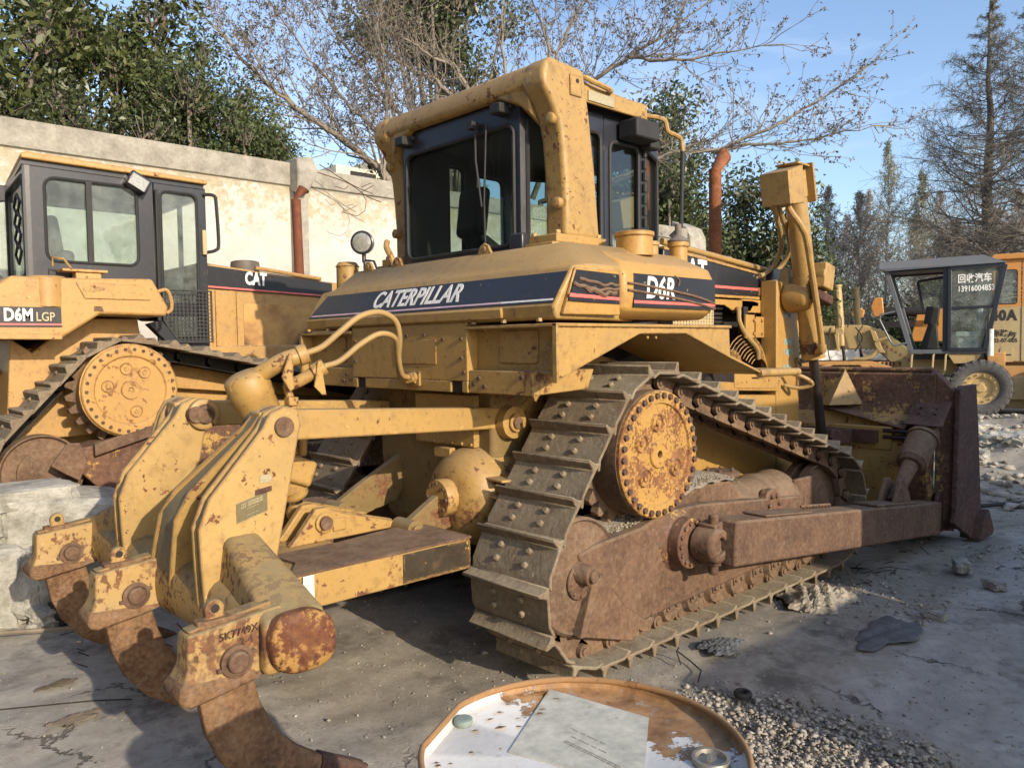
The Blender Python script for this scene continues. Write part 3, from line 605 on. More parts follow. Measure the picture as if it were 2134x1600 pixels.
m = MB().cyl((.10, 1.06, 2.03), (.10, 1.06, 2.17), .075, n=28); m.cyl((.10, 1.06, 2.17), (.10, 1.06, 2.20), .082, .06, 28); m.build('fuel_filler', M['yellow2'], ft, ang=30)
for y in (.44, -.38, .76):
    p = [(-.055, 0), (.055, 0), (.03, .05), (.012, .065), (-.012, .065), (-.03, .05)]
    h = MB(); n = 10; out = [(y + a_, 2.10 + b_) for a_, b_ in [(-.07, .0), (.07, 0), (.03, .065), (.0, .08), (-.03, .065)]]
    h.prism(out, 'x', .065, .083); h.cyl((.06, y, 2.145), (.088, y, 2.145), .017, n=14); h.build('lifting_lug', M['yellow2'], ft, bevel=.003)
# ---- ROPS
RP = [(.295, 2.19), (.575, 2.19), (.54, 2.55), (.495, 2.86), (.45, 3.085), (.20, 3.10), (.15, 3.07), (.135, 3.01), (.135, 2.95), (.19, 2.89), (.245, 2.80), (.27, 2.70), (.285, 2.55), (.295, 2.40)]
rp = pivot('rops_frame', D); 
for sd in (-1, 1):
    MB().prism(RP, 'y', sd * .775, sd * .62).build('rops_post', M['rops'], rp, bevel=.028, seg=4)
    m = MB().bb((.165, sd * .80, 2.11), (.615, sd * .57, 2.155)); m.bb((.20, sd * .795, 2.155), (.60, sd * .58, 2.20))
    for x in (.235, .56):
        for y in (.77, .60): m.bolt((x, sd * y, 2.20), (0, 0, 1), .020, .022)
    m.build('post_base', M['yellow2'], rp, bevel=.005)
    m = MB()
    for z, x in ((2.80, .235), (2.37, .275)):
        m.lathe([(.042, 0), (.042, .02), (.030, .025), (.030, .06), (.02, .065), (.01, .065)], (x + .045, sd * .73, z), (-1, 0, 0), 20)
    m.build('mount_boss', M['yellow2'], rp, ang=30)
    m = MB().bb((.45, sd * .70, 2.955), (1.10, sd * .68, 3.045)); m.build('roof_side', M['yellow2'], rp, bevel=.006)
m = MB().prism([(.135, 3.02), (.17, 3.085), (.34, 3.098), (.34, 2.97), (.17, 2.955), (.14, 2.965)], 'y', -.70, .70); m.build('rear_beam', M['rops'], rp, bevel=.02, seg=3)
for sd in (-1, 1):
    m = MB().loft([[(.15, sd * .40, 2.955), (.33, sd * .40, 2.965), (.33, sd * .40, 3.0), (.15, sd * .40, 3.0)], [(.155, sd * .56, 2.90), (.32, sd * .56, 2.86), (.32, sd * .56, 3.0), (.15, sd * .56, 3.0)], [(.19, sd * .63, 2.84), (.32, sd * .63, 2.74), (.32, sd * .63, 3.0), (.15, sd * .63, 3.0)]]); m.build('beam_haunch', M['rops'], rp, bevel=.01)
m = MB().loft([[(.33, -.68, 3.03), (.33, .68, 3.03), (.33, .68, 3.085), (.33, -.68, 3.085)], [(1.06, -.70, 2.99), (1.06, .70, 2.99), (1.06, .70, 3.04), (1.06, -.70, 3.04)], [(1.14, -.68, 2.93), (1.14, .68, 2.93), (1.16, .68, 2.94), (1.16, -.68, 2.94)]])
m.build('roof_panel', M['yellow2'], rp, bevel=.01)
MB().bb((.56, -.702, 2.965), (.78, -.708, 3.02)).build('warning_label', M['platelite'], rp)
MB().tube([(.50, -.60, 3.07), (.52, -.70, 3.08), (.58, -.73, 3.06), (.72, -.73, 3.045), (.74, -.68, 3.04), (.72, -.62, 3.03)], .015, 8).build('grab_handle', M['yellow2'], rp)
MB().bb((.33, -.777, 2.93), (.42, -.783, 3.04)).build('lifting_plate', M['rops'], rp, bevel=.003)
MB().cyl((.385, -.780, 3.01), (.385, -.786, 3.01), .012, n=14).build('plate_hole', M['dark'], rp)
# ---- cab
cb = pivot('cab', D)
def ringpanel(o, ux, w, h, hole, th, name, mat, par, r=.05, gl='glass', gas=True, uz=(0, 0, 1)):
    o = Vector(o); ux = Vector(ux).normalized(); uz = Vector(uz).normalized(); nn = ux.cross(uz)
    x0, z0, x1, z1 = hole; inner = rpoly(x0, z0, x1, z1, r, 5); cx, cz = (x0 + x1) / 2, (z0 + z1) / 2; outer = []
    for (px, pz) in inner:
        dx, dz = px - cx, pz - cz; k = min(((w - cx) if dx > 0 else cx) / max(1e-6, abs(dx)), ((h - cz) if dz > 0 else cz) / max(1e-6, abs(dz))); outer.append((cx + dx * k, cz + dz * k))
    n = len(inner); m = MB(); P = lambda q, off: o + ux * q[0] + uz * q[1] + nn * off
    # snap outer corners
    for cxx, czz in ((0, 0), (w, 0), (w, h), (0, h)):
        j = min(range(n), key=lambda i: (outer[i][0] - cxx) ** 2 + (outer[i][1] - czz) ** 2); outer[j] = (cxx, czz)
    vs = [P(q, 0) for q in outer] + [P(q, 0) for q in inner] + [P(q, -th) for q in inner] + [P(q, -th) for q in outer]; fs = []
    for i in range(n):
        j = (i + 1) % n
        for a_, b_ in ((0, 1), (1, 2), (2, 3), (3, 0)): fs.append((a_ * n + i, a_ * n + j, b_ * n + j, b_ * n + i))
    ob = m.add(vs, fs).build(name, mat, par, ang=30)
    if gl:
        q = MB(); q.add([P(p, -th * .5) for p in inner] + [P(p, -th * .5 - .005) for p in inner], [tuple(range(n)), tuple(range(n, 2 * n))[::-1]] + [(i, (i + 1) % n, n + (i + 1) % n, n + i) for i in range(n)])
        g = q.build('window_glass', M[gl], ob)
    if gas:
        q = MB(); pts = [P(p, .002) for p in inner]; q.tube(pts + [pts[0], pts[1]], .012, 6, smooth=False); q.build('window_seal', M['rubber'], ob)
    return ob
zb, zt = 2.10, 2.965
ringpanel((.20, .53, zb), (0, -1, 0), 1.06, zt - zb, (.035, .07, 1.015, .72), .03, 'rear_panel', M['black'], cb, .06)
ringpanel((.20, -.533, zb), (.30, -.075, 0), .309, zt - zb, (.045, .05, .265, .76), .03, 'corner_panel', M['black'], cb, .05)
ringpanel((.50, .608, zb), (-.30, -.075, 0), .309, zt - zb, (.045, .05, .265, .76), .03, 'corner_panel', M['black'], cb, .05)
for sd in (-1, 1):
    if sd < 0:
        ringpanel((.50, -.61, zb), (1, 0, 0), .30, zt - zb - .02, (.10, .09, .27, .74), .03, 'side_panel', M['black'], cb, .04)
        ringpanel((.80, -.613, zb - .05), (1, 0, 0), .37, zt - zb + .02, (.05, .12, .32, .76), .035, 'cab_door', M['black'], cb, .05)
        ringpanel((1.17, -.61, zb - .05), (.41, .19, 0), .452, zt - zb + .0, (.04, .12, .415, .78), .03, 'front_corner_panel', M['black'], cb, .05)
    else:
        ringpanel((.80, .61, zb), (-1, 0, 0), .30, zt - zb - .02, (.05, .09, .26, .74), .03, 'side_panel', M['black'], cb, .04)
        ringpanel((1.17, .613, zb - .05), (-1, 0, 0), .37, zt - zb + .02, (.05, .12, .32, .76), .035, 'cab_door', M['black'], cb, .05)
        ringpanel((1.58, .42, zb - .05), (-.41, .19, 0), .452, zt - zb + .0, (.04, .12, .415, .78), .03, 'front_corner_panel', M['black'], cb, .05)
ringpanel((1.58, -.42, zb), (0, 1, 0), .84, zt - zb - .05, (.05, .10, .79, .74), .03, 'front_panel', M['black'], cb, .05)
plan = [(.20, .53), (.20, -.53), (.50, -.608), (1.17, -.608), (1.58, -.42), (1.58, .42), (1.17, .608), (.50, .608)]
MB().prism(plan, 'z', 2.94, 3.0).build('cab_roof', M['black'], cb, bevel=.01)
MB().prism(plan, 'z', 1.72, 2.098).build('cab_base', M['black'], cb, bevel=.01)
m = MB()
for y in (-.42, .47): m.box((.165, y, 2.90), (.09, .085, .055)); m.box((.20, y, 2.915), (.05, .14, .03))
m.build('rear_lamp', M['rubber'], cb, bevel=.008)
m = MB().tube([(.17, -.20, 2.86), (.155, -.22, 2.66), (.16, -.26, 2.40)], .007, 6, smooth=False); m.box((.16, -.19, 2.86), (.05, .045, .04)); m.tube([(.165, -.30, 2.85), (.165, -.275, 2.42), (.17, -.275, 2.20)], .006, 6, smooth=False)
m.build('window_wiper', M['rubber'], cb)
MB().bb((.14, -.60, 2.10), (.20, -.50, 2.22)).build('corner_bracket', M['black'], cb, bevel=.01)
m = MB().box((1.02, -.70, 2.875), (.22, .14, .11)); m.box((1.18, -.65, 2.83), (.1, .1, .06)); m.build('side_lamp', M['rubber'], cb, bevel=.012)
MB().tube([(1.06, -.66, 2.99), (1.20, -.74, 2.97), (1.22, -.76, 2.90), (1.28, -.77, 2.885), (1.34, -.77, 2.87), (1.36, -.77, 2.80)], .015, 8).build('mirror_arm', M['yellow2'], cb)
MB().tube([(1.36, -.77, 2.80), (1.34, -.77, 2.34), (1.30, -.72, 2.28)], .013, 8, smooth=False).build('grab_rail', M['rubber'], cb)
m = MB()
for k in range(9): m.cyl((1.17, -.625, 2.20 + k * .07), (1.17, -.625, 2.25 + k * .07), .014, n=8)
m.build('door_hinge', M['rubber'], cb)
# lining inside the far side of the cab
m = MB().bb((.23, .49, 2.1), (.54, .505, 2.93)); m.bb((.24, -.50, 2.88), (1.5, .50, 2.92)); m.build('cab_lining', M['rubber'], cb)
# seat
st = pivot('seat', cb)
m = MB().box((.72, .47, 2.52), (.085, .27, .33), (0, R_(8), 0)); m.build('headrest', M['rubber'], st, bevel=.04, seg=4)
m = MB().loft([[(.68, .38, 2.38), (.68, .56, 2.38), (.76, .56, 2.38), (.76, .38, 2.38)], [(.71, .30, 2.30), (.71, .56, 2.30), (.82, .56, 2.30), (.82, .30, 2.30)], [(.78, .24, 1.8), (.78, .56, 1.8), (.93, .56, 1.8), (.93, .24, 1.8)]]); m.build('seat_back', M['rubber'], st, bevel=.03, seg=3)
MB().box((1.1, .0, 2.0), (.3, .25, .5)).build('console', M['rubber'], cb, bevel=.03)
# work light on left
m = MB().lathe([(.01, -.045), (.05, -.045), (.07, -.02), (.078, .02), (.078, .03), (.07, .035)], (.10, .86, 2.31), (-.7, -.6, 0), 28); wl_ = m.build('work_light', M['black'], D, ang=30)
MB().lathe([(.071, .030), (.06, .036), (.01, .040)], (.10, .86, 2.31), (-.7, -.6, 0), 28).build('lens', M['lens'], wl_)
m = MB().tube([(.11, .87, 2.25), (.11, .87, 2.19), (.10, .84, 2.18), (.10, .84, 2.10)], .014, 8, smooth=False); m.tube([(.11, .87, 2.2), (.14, .80, 2.19), (.16, .77, 2.10)], .008, 6, smooth=False); m.bb((.06, .72, 2.10), (.14, .86, 2.115)); m.build('light_stand', M['black'], wl_)
MB().tube([(.17, .60, 2.12), (.16, .63, 2.20), (.16, .68, 2.27), (.18, .70, 2.31)], .020, 8).build('grab_handle', M['yellow2'], D)
# ---- hood and engine bay
m = MB().loft([[(1.60, -.45, 1.96), (1.60, .45, 1.96), (1.60, .45, 2.265), (1.60, -.45, 2.265)], [(3.10, -.45, 1.985), (3.10, .45, 1.985), (3.10, .45, 2.135), (3.10, -.45, 2.135)]]); hd = m.build('hood', M['decal'], D, bevel=.012)
def hz(x): return 2.265 - (x - 1.6) / 1.5 * .13
MB().loft([[(1.60, -.458, hz(1.6) - .012), (1.60, -.458, hz(1.6) + .008), (1.60, -.40, hz(1.6) + .008), (1.6, -.40, hz(1.6) - .0)], [(3.1, -.458, hz(3.1) - .012), (3.1, -.458, hz(3.1) + .008), (3.1, -.40, hz(3.1) + .008), (3.1, -.4, hz(3.1))]]).build('hood_edge', M['yellow'], hd)
MB().tube([(1.62, -.42, 2.31), (1.70, -.42, 2.30), (3.0, -.42, 2.195), (3.05, -.42, 2.17)], .022, 10, smooth=False).build('hood_rail', M['yellow'], hd)
MB().bb((1.7, -.4525, 2.022), (3.1, -.4505, 2.042)).build('stripe', M['pink'], hd)
text('lettering', 'CAT', M['letter_w'], hd, Vector((1.93, -.4525, 2.125)), (1, 0, 0), (0, 0, 1), .21, .85, 0, .008, .001)
m = MB().prism([(1.60, 1.975), (3.1, 1.975), (3.1, 1.955), (1.6, 1.955)], 'y', -.462, -.40); m.prism([(1.62, 1.94), (2.72, 1.94), (2.80, 1.93), (2.80, 1.90), (2.72, 1.90), (2.68, 1.86), (2.42, 1.865), (2.32, 1.90), (1.62, 1.90)], 'y', -.47, -.455); m.build('hood_bracket', M['orange'], hd, bevel=.002)
m = MB().lathe([(.08, 0), (.085, .03), (.062, .06), (.05, .07), (.048, .72), (.05, .75)], (2.71, -.145, 2.24), (0, 0, 1), 28)
stk = m.build('exhaust_stack', M['rust_o'], D, ang=40)
MB().loft([[(2.71 + .050 * math.cos(t) + 0, -.145 + .050 * math.sin(t), 2.97 + .02 * math.cos(t)) for t in [2 * pi * k / 20 for k in range(20)]], [(2.85 + .055 * math.cos(t) * .8, -.145 + .050 * math.sin(t), 3.12 - .05 * math.cos(t)) for t in [2 * pi * k / 20 for k in range(20)]]], False).build('stack_elbow', M['rust_o'], stk)
# engine
m = MB().bb((1.7, -.30, 1.2), (2.8, .30, 1.92)); m.bb((1.62, -.40, 1.2), (1.7, .4, 1.95))
eng = m.build('engine_block', M['dark'], D, bevel=.02)
m = MB()
for k in range(14): m.bb((2.02, -.40, 1.44 + k * .03), (2.40, -.30, 1.458 + k * .03))
m.build('cooling_fins', M['dark'], eng)
# perforated plate: plate with real holes
m = MB(); nx, nz = 12, 15
def cell(x0, z0, dx, dz, y, r):
    o = len(m.v); cx, cz = x0 + dx / 2, z0 + dz / 2
    m.v += [(x0, y, z0), (x0 + dx, y, z0), (x0 + dx, y, z0 + dz), (x0, y, z0 + dz)] + [(cx + r * math.cos(t), y, cz + r * math.sin(t)) for t in [R_(225 + 90 * k / 2) for k in range(8)]]
    # order inner verts starting 225deg, ccw ; corners at inner 0,2,4,6
    for k, (c0, c1) in enumerate(((0, 1), (1, 2), (2, 3), (3, 0))):
        i0, i1, i2 = 4 + 2 * k, 5 + 2 * k, 4 + (2 * k + 2) % 8
        m.f.append((o + c0, o + c1, o + i2, o + i1, o + i0))
for i in range(14):
    for j in range(12): cell(1.55 + i * .0345, 1.70 + j * .020, .0345, .020, -.56, .0055)
m.build('perforated_guard', M['cream'], D)
m = MB().tube([(2.52, -.42, 1.86), (2.46, -.50, 1.87), (2.44, -.52, 1.78), (2.50, -.54, 1.68), (2.62, -.56, 1.58), (2.66, -.55, 1.50)], .018, 8); m.build('engine_hose', M['hose'], D)
m = MB().bb((2.50, -.52, 1.60), (2.56, -.50, 1.89)); m.build('post', M['dark'], D)
m = MB().bb((2.48, -.55, 1.655), (2.62, -.53, 1.83)); m.bb((2.62, -.50, 1.66), (2.84, -.48, 1.82)); m.bb((2.60, -.55, 1.655), (2.62, -.48, 1.83)); m.bb((2.56, -.47, 1.85), (2.84, -.40, 1.95))
for x in (2.59, 2.80):
    for z in (1.69, 1.79): m.bolt((x, -.55 if x < 2.62 else -.50, z), (0, -1, 0), .014, .012)
m.build('mounting_bracket', M['orange'], D, bevel=.003)
# radiator guard side post
m = MB().prism([(2.83, .50), (3.19, .50), (3.19, 2.03), (2.83, 2.10)], 'y', -.608, -.47); m.prism([(2.83, .50), (3.19, .50), (3.19, 2.03), (2.83, 2.10)], 'y', .608, .47); m.bb((3.10, -.47, .5), (3.19, .47, 2.05)); m.bb((2.83, -.47, 1.98), (3.1, .47, 2.05))
rg_ = m.build('radiator_guard', M['orange'], D, bevel=.010)
m = MB().box((3.02, -.40, 2.13), (.20, .22, .14), None, (.6, 1)); m.build('lamp_box', M['black'], rg_, bevel=.006)
m = MB()
random.seed(5)
for z, n in ((1.80, 4), (1.60, 5), (1.52, 5), (1.40, 4), (.84, 3)):
    for k in range(n):
        x = 2.94 + k * .032 + random.uniform(-.004, .004)
        m.bb((x, -.6095, z), (x + .006, -.6105, z + .05)); m.bb((x - .008, -.6095, z + random.uniform(.0, .04)), (x + .016, -.6105, z + .046))
m.build('chalk_marks', M['bluemark'], rg_)
m = MB().bb((2.85, -.61, 1.20), (2.87, -.60, 1.40)); m.bb((3.13, -.625, 1.28), (3.17, -.608, 1.50)); m.bolt((3.15, -.625, 1.46), (0, -1, 0), .014, .012)
m.build('edge_clip', M['yellow2'], rg_, bevel=.003)
# yoke boss
m = MB().lathe([(.07, 0), (.115, .02), (.12, .10), (.10, .20), (.06, .23), (.01, .235)], (2.98, -.60, 1.965), (0, -1, 0), 28); m.loft([[(2.90, -.61, 2.04), (3.12, -.61, 2.02), (3.12, -.61, 1.90), (2.90, -.61, 1.87)], [(3.02, -.86, 2.03), (3.14, -.86, 2.02), (3.14, -.86, 1.93), (3.04, -.86, 1.92)]])
m.build('yoke_boss', M['orange'], D, bevel=.02, seg=3)
# side frame below engine
m = MB().prism([(1.35, 1.40), (2.83, 1.30), (2.83, 1.25), (1.35, 1.33)], 'y', -.62, -.50); m.prism([(1.3, 1.30), (2.83, 1.22), (2.83, .6), (1.3, .6)], 'y', -.60, -.45); m.prism([(2.2, 1.42), (2.80, 1.38), (2.80, 1.27), (2.2, 1.30)], 'y', -.625, -.615)
for x in (2.30, 2.36, 2.62, 2.68): m.bolt((x, -.625, 1.34), (0, -1, 0), .010, .006)
sf = m.build('side_frame', M['orange'], D, bevel=.005)
MB().bb((2.02, -.606, 1.02), (2.30, -.602, 1.16)).build('inspection_plate', M['yellow2'], sf, bevel=.002)
# fan guard grille of wires
m = MB()
for k in range(9):
    r = .14 + .022 * k
    m.tube([(2.70 + .10 * math.cos(a) * 0 - .02 * k + r * math.cos(a), -.53 + .002 * k, 1.37 + r * math.sin(a)) for a in [R_(5 + 15 * j) for j in range(10)]], .0045, 5, smooth=False)
for k in range(8):
    r = .08 + .013 * k
    m.tube([(2.32 - .012 * k + .02 + r * math.cos(a), -.56, 1.40 + r * math.sin(a)) for a in [R_(0 + 15 * j) for j in range(11)]], .004, 5, smooth=False)
m.build('fan_guard', M['orange'], D)
MB().ball((2.10, -.58, 1.50), .035, (1, .6, 1.1)).build('red_knob', plain('red_plastic', (.42, .05, .04), .5), D)
# far side hood post/side
# ---- lift cylinders
for sd in (-1, 1):
    lc = pivot('lift_cylinder', D); y = sd * .75
    T0, T1, T2 = Vector((2.80, y, 2.86)), Vector((3.135, y, 1.50)), Vector((3.345, y, .90)); u_ = (T1 - T0).normalized()
    m = MB().cyl(T0, T1, .080, n=32); m.cyl(T0 - u_ * .02, T0 + u_ * .17, .088, n=32); m.cyl(T1 - u_ * .14, T1, .088, n=32); m.cyl(T0 + u_ * .76, T0 + u_ * .92, .092, n=32)
    m.build('cylinder_barrel', M['yellow'], lc, ang=30)
    MB().cyl(T1, T1 + (T1 - T0) * .62, .037, n=24).build('piston_rod', M['greaserod'], lc)
    MB().cyl(T1 - u_ * .13, T1 - u_ * .045, .090, n=32).build('rust_band', M['rust_y'], lc, ang=30)
    m = MB().bb((2.885, y - .17, 2.01), (3.05, y + .17, 2.13)) if 0 else MB()
    c0 = T0 + u_ * .90
    m.box(c0 + Vector((.02, 0, -.03)), (.24, .30, .07), (0, R_(12), 0)); m.build('yoke', M['rust_dark'] if sd < 0 else M['yellow'], lc, bevel=.01)
    m = MB()
    m.lathe([(.03, .0), (.075, .0), (.08, .02), (.08, .09), (.03, .09)], c0 + Vector((-.02, sd * .10, .13)), (0, sd, 0), 24); m.box(c0 + Vector((-.02, sd * .145, .12)), (.15, .10, .19), (0, R_(12), 0)); m.box(c0 + Vector((-.02, -sd * .145, .12)), (.12, .08, .15), (0, R_(12), 0))
    m.build('yoke_cap', M['yellow'], lc, bevel=.01)
    # cap box
    m = MB().loft([[(2.53, y - .12, 2.60), (2.74, y - .12, 2.63), (2.74, y + .10, 2.63), (2.53, y + .10, 2.60)], [(2.49, y - .12, 2.83), (2.71, y - .12, 2.90), (2.71, y + .10, 2.90), (2.49, y + .10, 2.83)]])
    m.build('hose_guard', M['yellow'], lc, bevel=.004)
    m = MB().prism([(2.86, 2.94), (2.88, 2.94), (2.945, 2.68), (2.92, 2.66)], 'y', y - .12, y + .10); m.bb((2.68, y - .10, 2.91), (2.86, y + .08, 2.925))
    for k in range(3): m.bolt((2.60 + .07 * k, y, 2.92), (0, 0, 1), .012, .012)
    m.build('guard_plate', M['yellow'], lc, bevel=.003)
    m = MB().tube([(2.62, y - .06, 2.65), (2.63, y - .06, 2.58), (2.72, y - .11, 2.45), (2.80, y - .12, 2.30), (3.02, y - .12, 1.62), (3.03, y - .09, 1.55), (3.10, y - .05, 1.52)], .024, 10, res=4); m.lathe([(.034, 0), (.034, .05), (.028, .06)], (3.02, y - .12, 1.60), (.2, 0, -1), 16); m.build('hydraulic_tube', M['yellow'], lc)
    m = MB().tube([(2.56, y + .03, 2.62), (2.70, y + .07, 2.52), (2.80, y + .10, 2.45), (2.94, y + .17, 2.337), (2.97, y + .25, 2.217), (2.87, y + .30, 2.14), (2.72, y + .34, 2.11)], .019, 10)
    m.tube([(2.62, y + .03, 2.64), (2.78, y + .07, 2.54), (2.90, y + .10, 2.47), (3.08, y + .17, 2.35), (3.10, y + .25, 2.226), (2.98, y + .30, 2.134), (2.82, y + .34, 2.10)], .019, 10)
    m.build('lift_hose', M['hose'], lc)
# ---- ripper
rp2 = pivot('ripper', D)
T1p = [(-1.175, 1.37), (-1.235, 1.385), (-1.30, 1.36), (-1.335, 1.30), (-1.56, 1.045), (-1.605, .93), (-1.60, .78), (-1.59, .56), (-1.38, .50), (-1.30, .66), (-1.28, .79), (-1.215, 1.08), (-1.165, 1.31)]
T2p = [(-1.175, 1.37), (-1.235, 1.385), (-1.29, 1.36), (-1.325, 1.30), (-1.62, 1.02), (-1.70, .91), (-1.715, .84), (-1.70, .775), (-1.63, .72), (-1.60, .66), (-1.58, .56), (-1.40, .50), (-1.30, .66), (-1.28, .79), (-1.215, 1.08), (-1.165, 1.31)]
TP = [(-1.175, 1.37), (-1.235, 1.385), (-1.30, 1.36), (-1.335, 1.30), (-1.56, 1.045), (-1.605, .93), (-1.60, .78), (-1.59, .60), (-1.46, .52), (-1.34, .60), (-1.29, .72), (-1.28, .79), (-1.215, 1.08), (-1.165, 1.31)]
T4p = [(-1.175, 1.37), (-1.235, 1.385), (-1.30, 1.36), (-1.335, 1.30), (-1.40, 1.10), (-1.42, .60), (-1.38, .50), (-1.30, .66), (-1.28, .79), (-1.215, 1.08), (-1.165, 1.31)]
def tower(P, fo, fi, th=.020, ins=.012):
    """box-section tower: two side plates and a recessed web between them; fo / fi give y over height for the near and far side"""
    cx = sum(p[0] for p in P) / len(P); cz = sum(p[1] for p in P) / len(P)
    for f, o in ((fo, th), (fi, -th)): MB().loft([[(x, f(z), z) for x, z in P], [(x, f(z) + o, z) for x, z in P]]).build('tower_plate', M['yellow_ripper'], rp2, bevel=.004)
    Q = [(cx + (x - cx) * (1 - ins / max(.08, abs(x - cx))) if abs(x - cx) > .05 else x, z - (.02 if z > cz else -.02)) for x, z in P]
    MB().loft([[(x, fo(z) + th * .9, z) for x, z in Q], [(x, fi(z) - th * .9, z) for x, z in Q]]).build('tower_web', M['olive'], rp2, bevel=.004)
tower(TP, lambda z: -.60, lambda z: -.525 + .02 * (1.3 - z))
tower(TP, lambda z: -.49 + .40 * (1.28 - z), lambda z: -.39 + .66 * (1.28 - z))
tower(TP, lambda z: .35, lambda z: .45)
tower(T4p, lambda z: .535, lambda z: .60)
for sd in (-1, 1):
    MB().cyl((-1.243, sd * .30, 1.30), (-1.243, sd * (.615 if sd < 0 else .61), 1.30), .042, n=24).build('tower_pin', M['rust'], rp2, bevel=.004)
    m = MB().prism([(-1.31, 1.36), (-1.18, 1.362), (.08, 1.292), (.08, 1.18), (-1.20, 1.232), (-1.31, 1.25)], 'y', sd * .522, sd * .42); m.build('upper_link', M['yellow'], rp2, bevel=.008)
    MB().lathe([(.02, 0), (.072, 0), (.078, .008), (.078, .04)][::-1], (-1.243, sd * .525, 1.30), (0, -sd, 0), 28).build('link_bearing', M['trackrust'], rp2)
MB().lathe([(.078, -.01), (.078, .028), (.066, .034), (.048, .034), (.046, .02), (.01, .02)], (-1.20, .35, 1.30), (0, -1, 0), 28).build('pin_boss', M['yellow_ripper'], rp2, ang=30)
MB().lathe([(.045, .0), (.045, .026), (.028, .03), (.026, .015), (.005, .015)], (-1.20, .322, 1.30), (0, -1, 0), 20).build('pin_cap', M['rust'], rp2, ang=30)
# main beam
n = 20; rings = []
for y, cx, cz, rx, rz in ((-1.12, -1.475, .60, .09, .10), (-.6, -1.47, .60, .12, .13), (.0, -1.475, .60, .12, .13), (.6, -1.47, .6, .12, .13), (1.12, -1.475, .6, .09, .10)):
    rings.append([(cx + rx * (abs(math.cos(t)) ** .7) * math.copysign(1, math.cos(t)), y, cz + rz * (abs(math.sin(t)) ** .7) * math.copysign(1, math.sin(t))) for t in [2 * pi * k / n for k in range(n)]])
bm_ = MB().loft(rings).build('ripper_beam', M['yellow_cast'], rp2, ang=50)
for sd in (-1, 1):
    a = [(-1.50, sd * .55, .90), (-1.36, sd * .55, .90), (-1.33, sd * .55, .55), (-1.55, sd * .55, .55)]; b = [(-1.555, sd * .90, .78), (-1.36, sd * .90, .78), (-1.35, sd * .90, .52), (-1.58, sd * .9, .52)]
    c = [(-1.60, sd * 1.12, .685), (-1.36, sd * 1.12, .70), (-1.36, sd * 1.12, .50), (-1.60, sd * 1.12, .50)]
    MB().loft([a, b, c]).build('beam_gusset', M['yellow_cast'], rp2, bevel=.03, seg=4)
    MB().loft([[(-1.465 + k_ * .125 * math.copysign(abs(math.cos(t)) ** .75, math.cos(t)) - .012 * math.sin(t), sd * yy_, .605 + k_ * .108 * math.copysign(abs(math.sin(t)) ** .75, math.sin(t))) for t in [2 * pi * j / 28 for j in range(28)]] for k_, yy_ in ((1, 1.10), (1, 1.135), (.97, 1.15), (.90, 1.158), (.6, 1.163), (.1, 1.165))]).build('beam_end_cap', M['cap_rust'], rp2, ang=50)
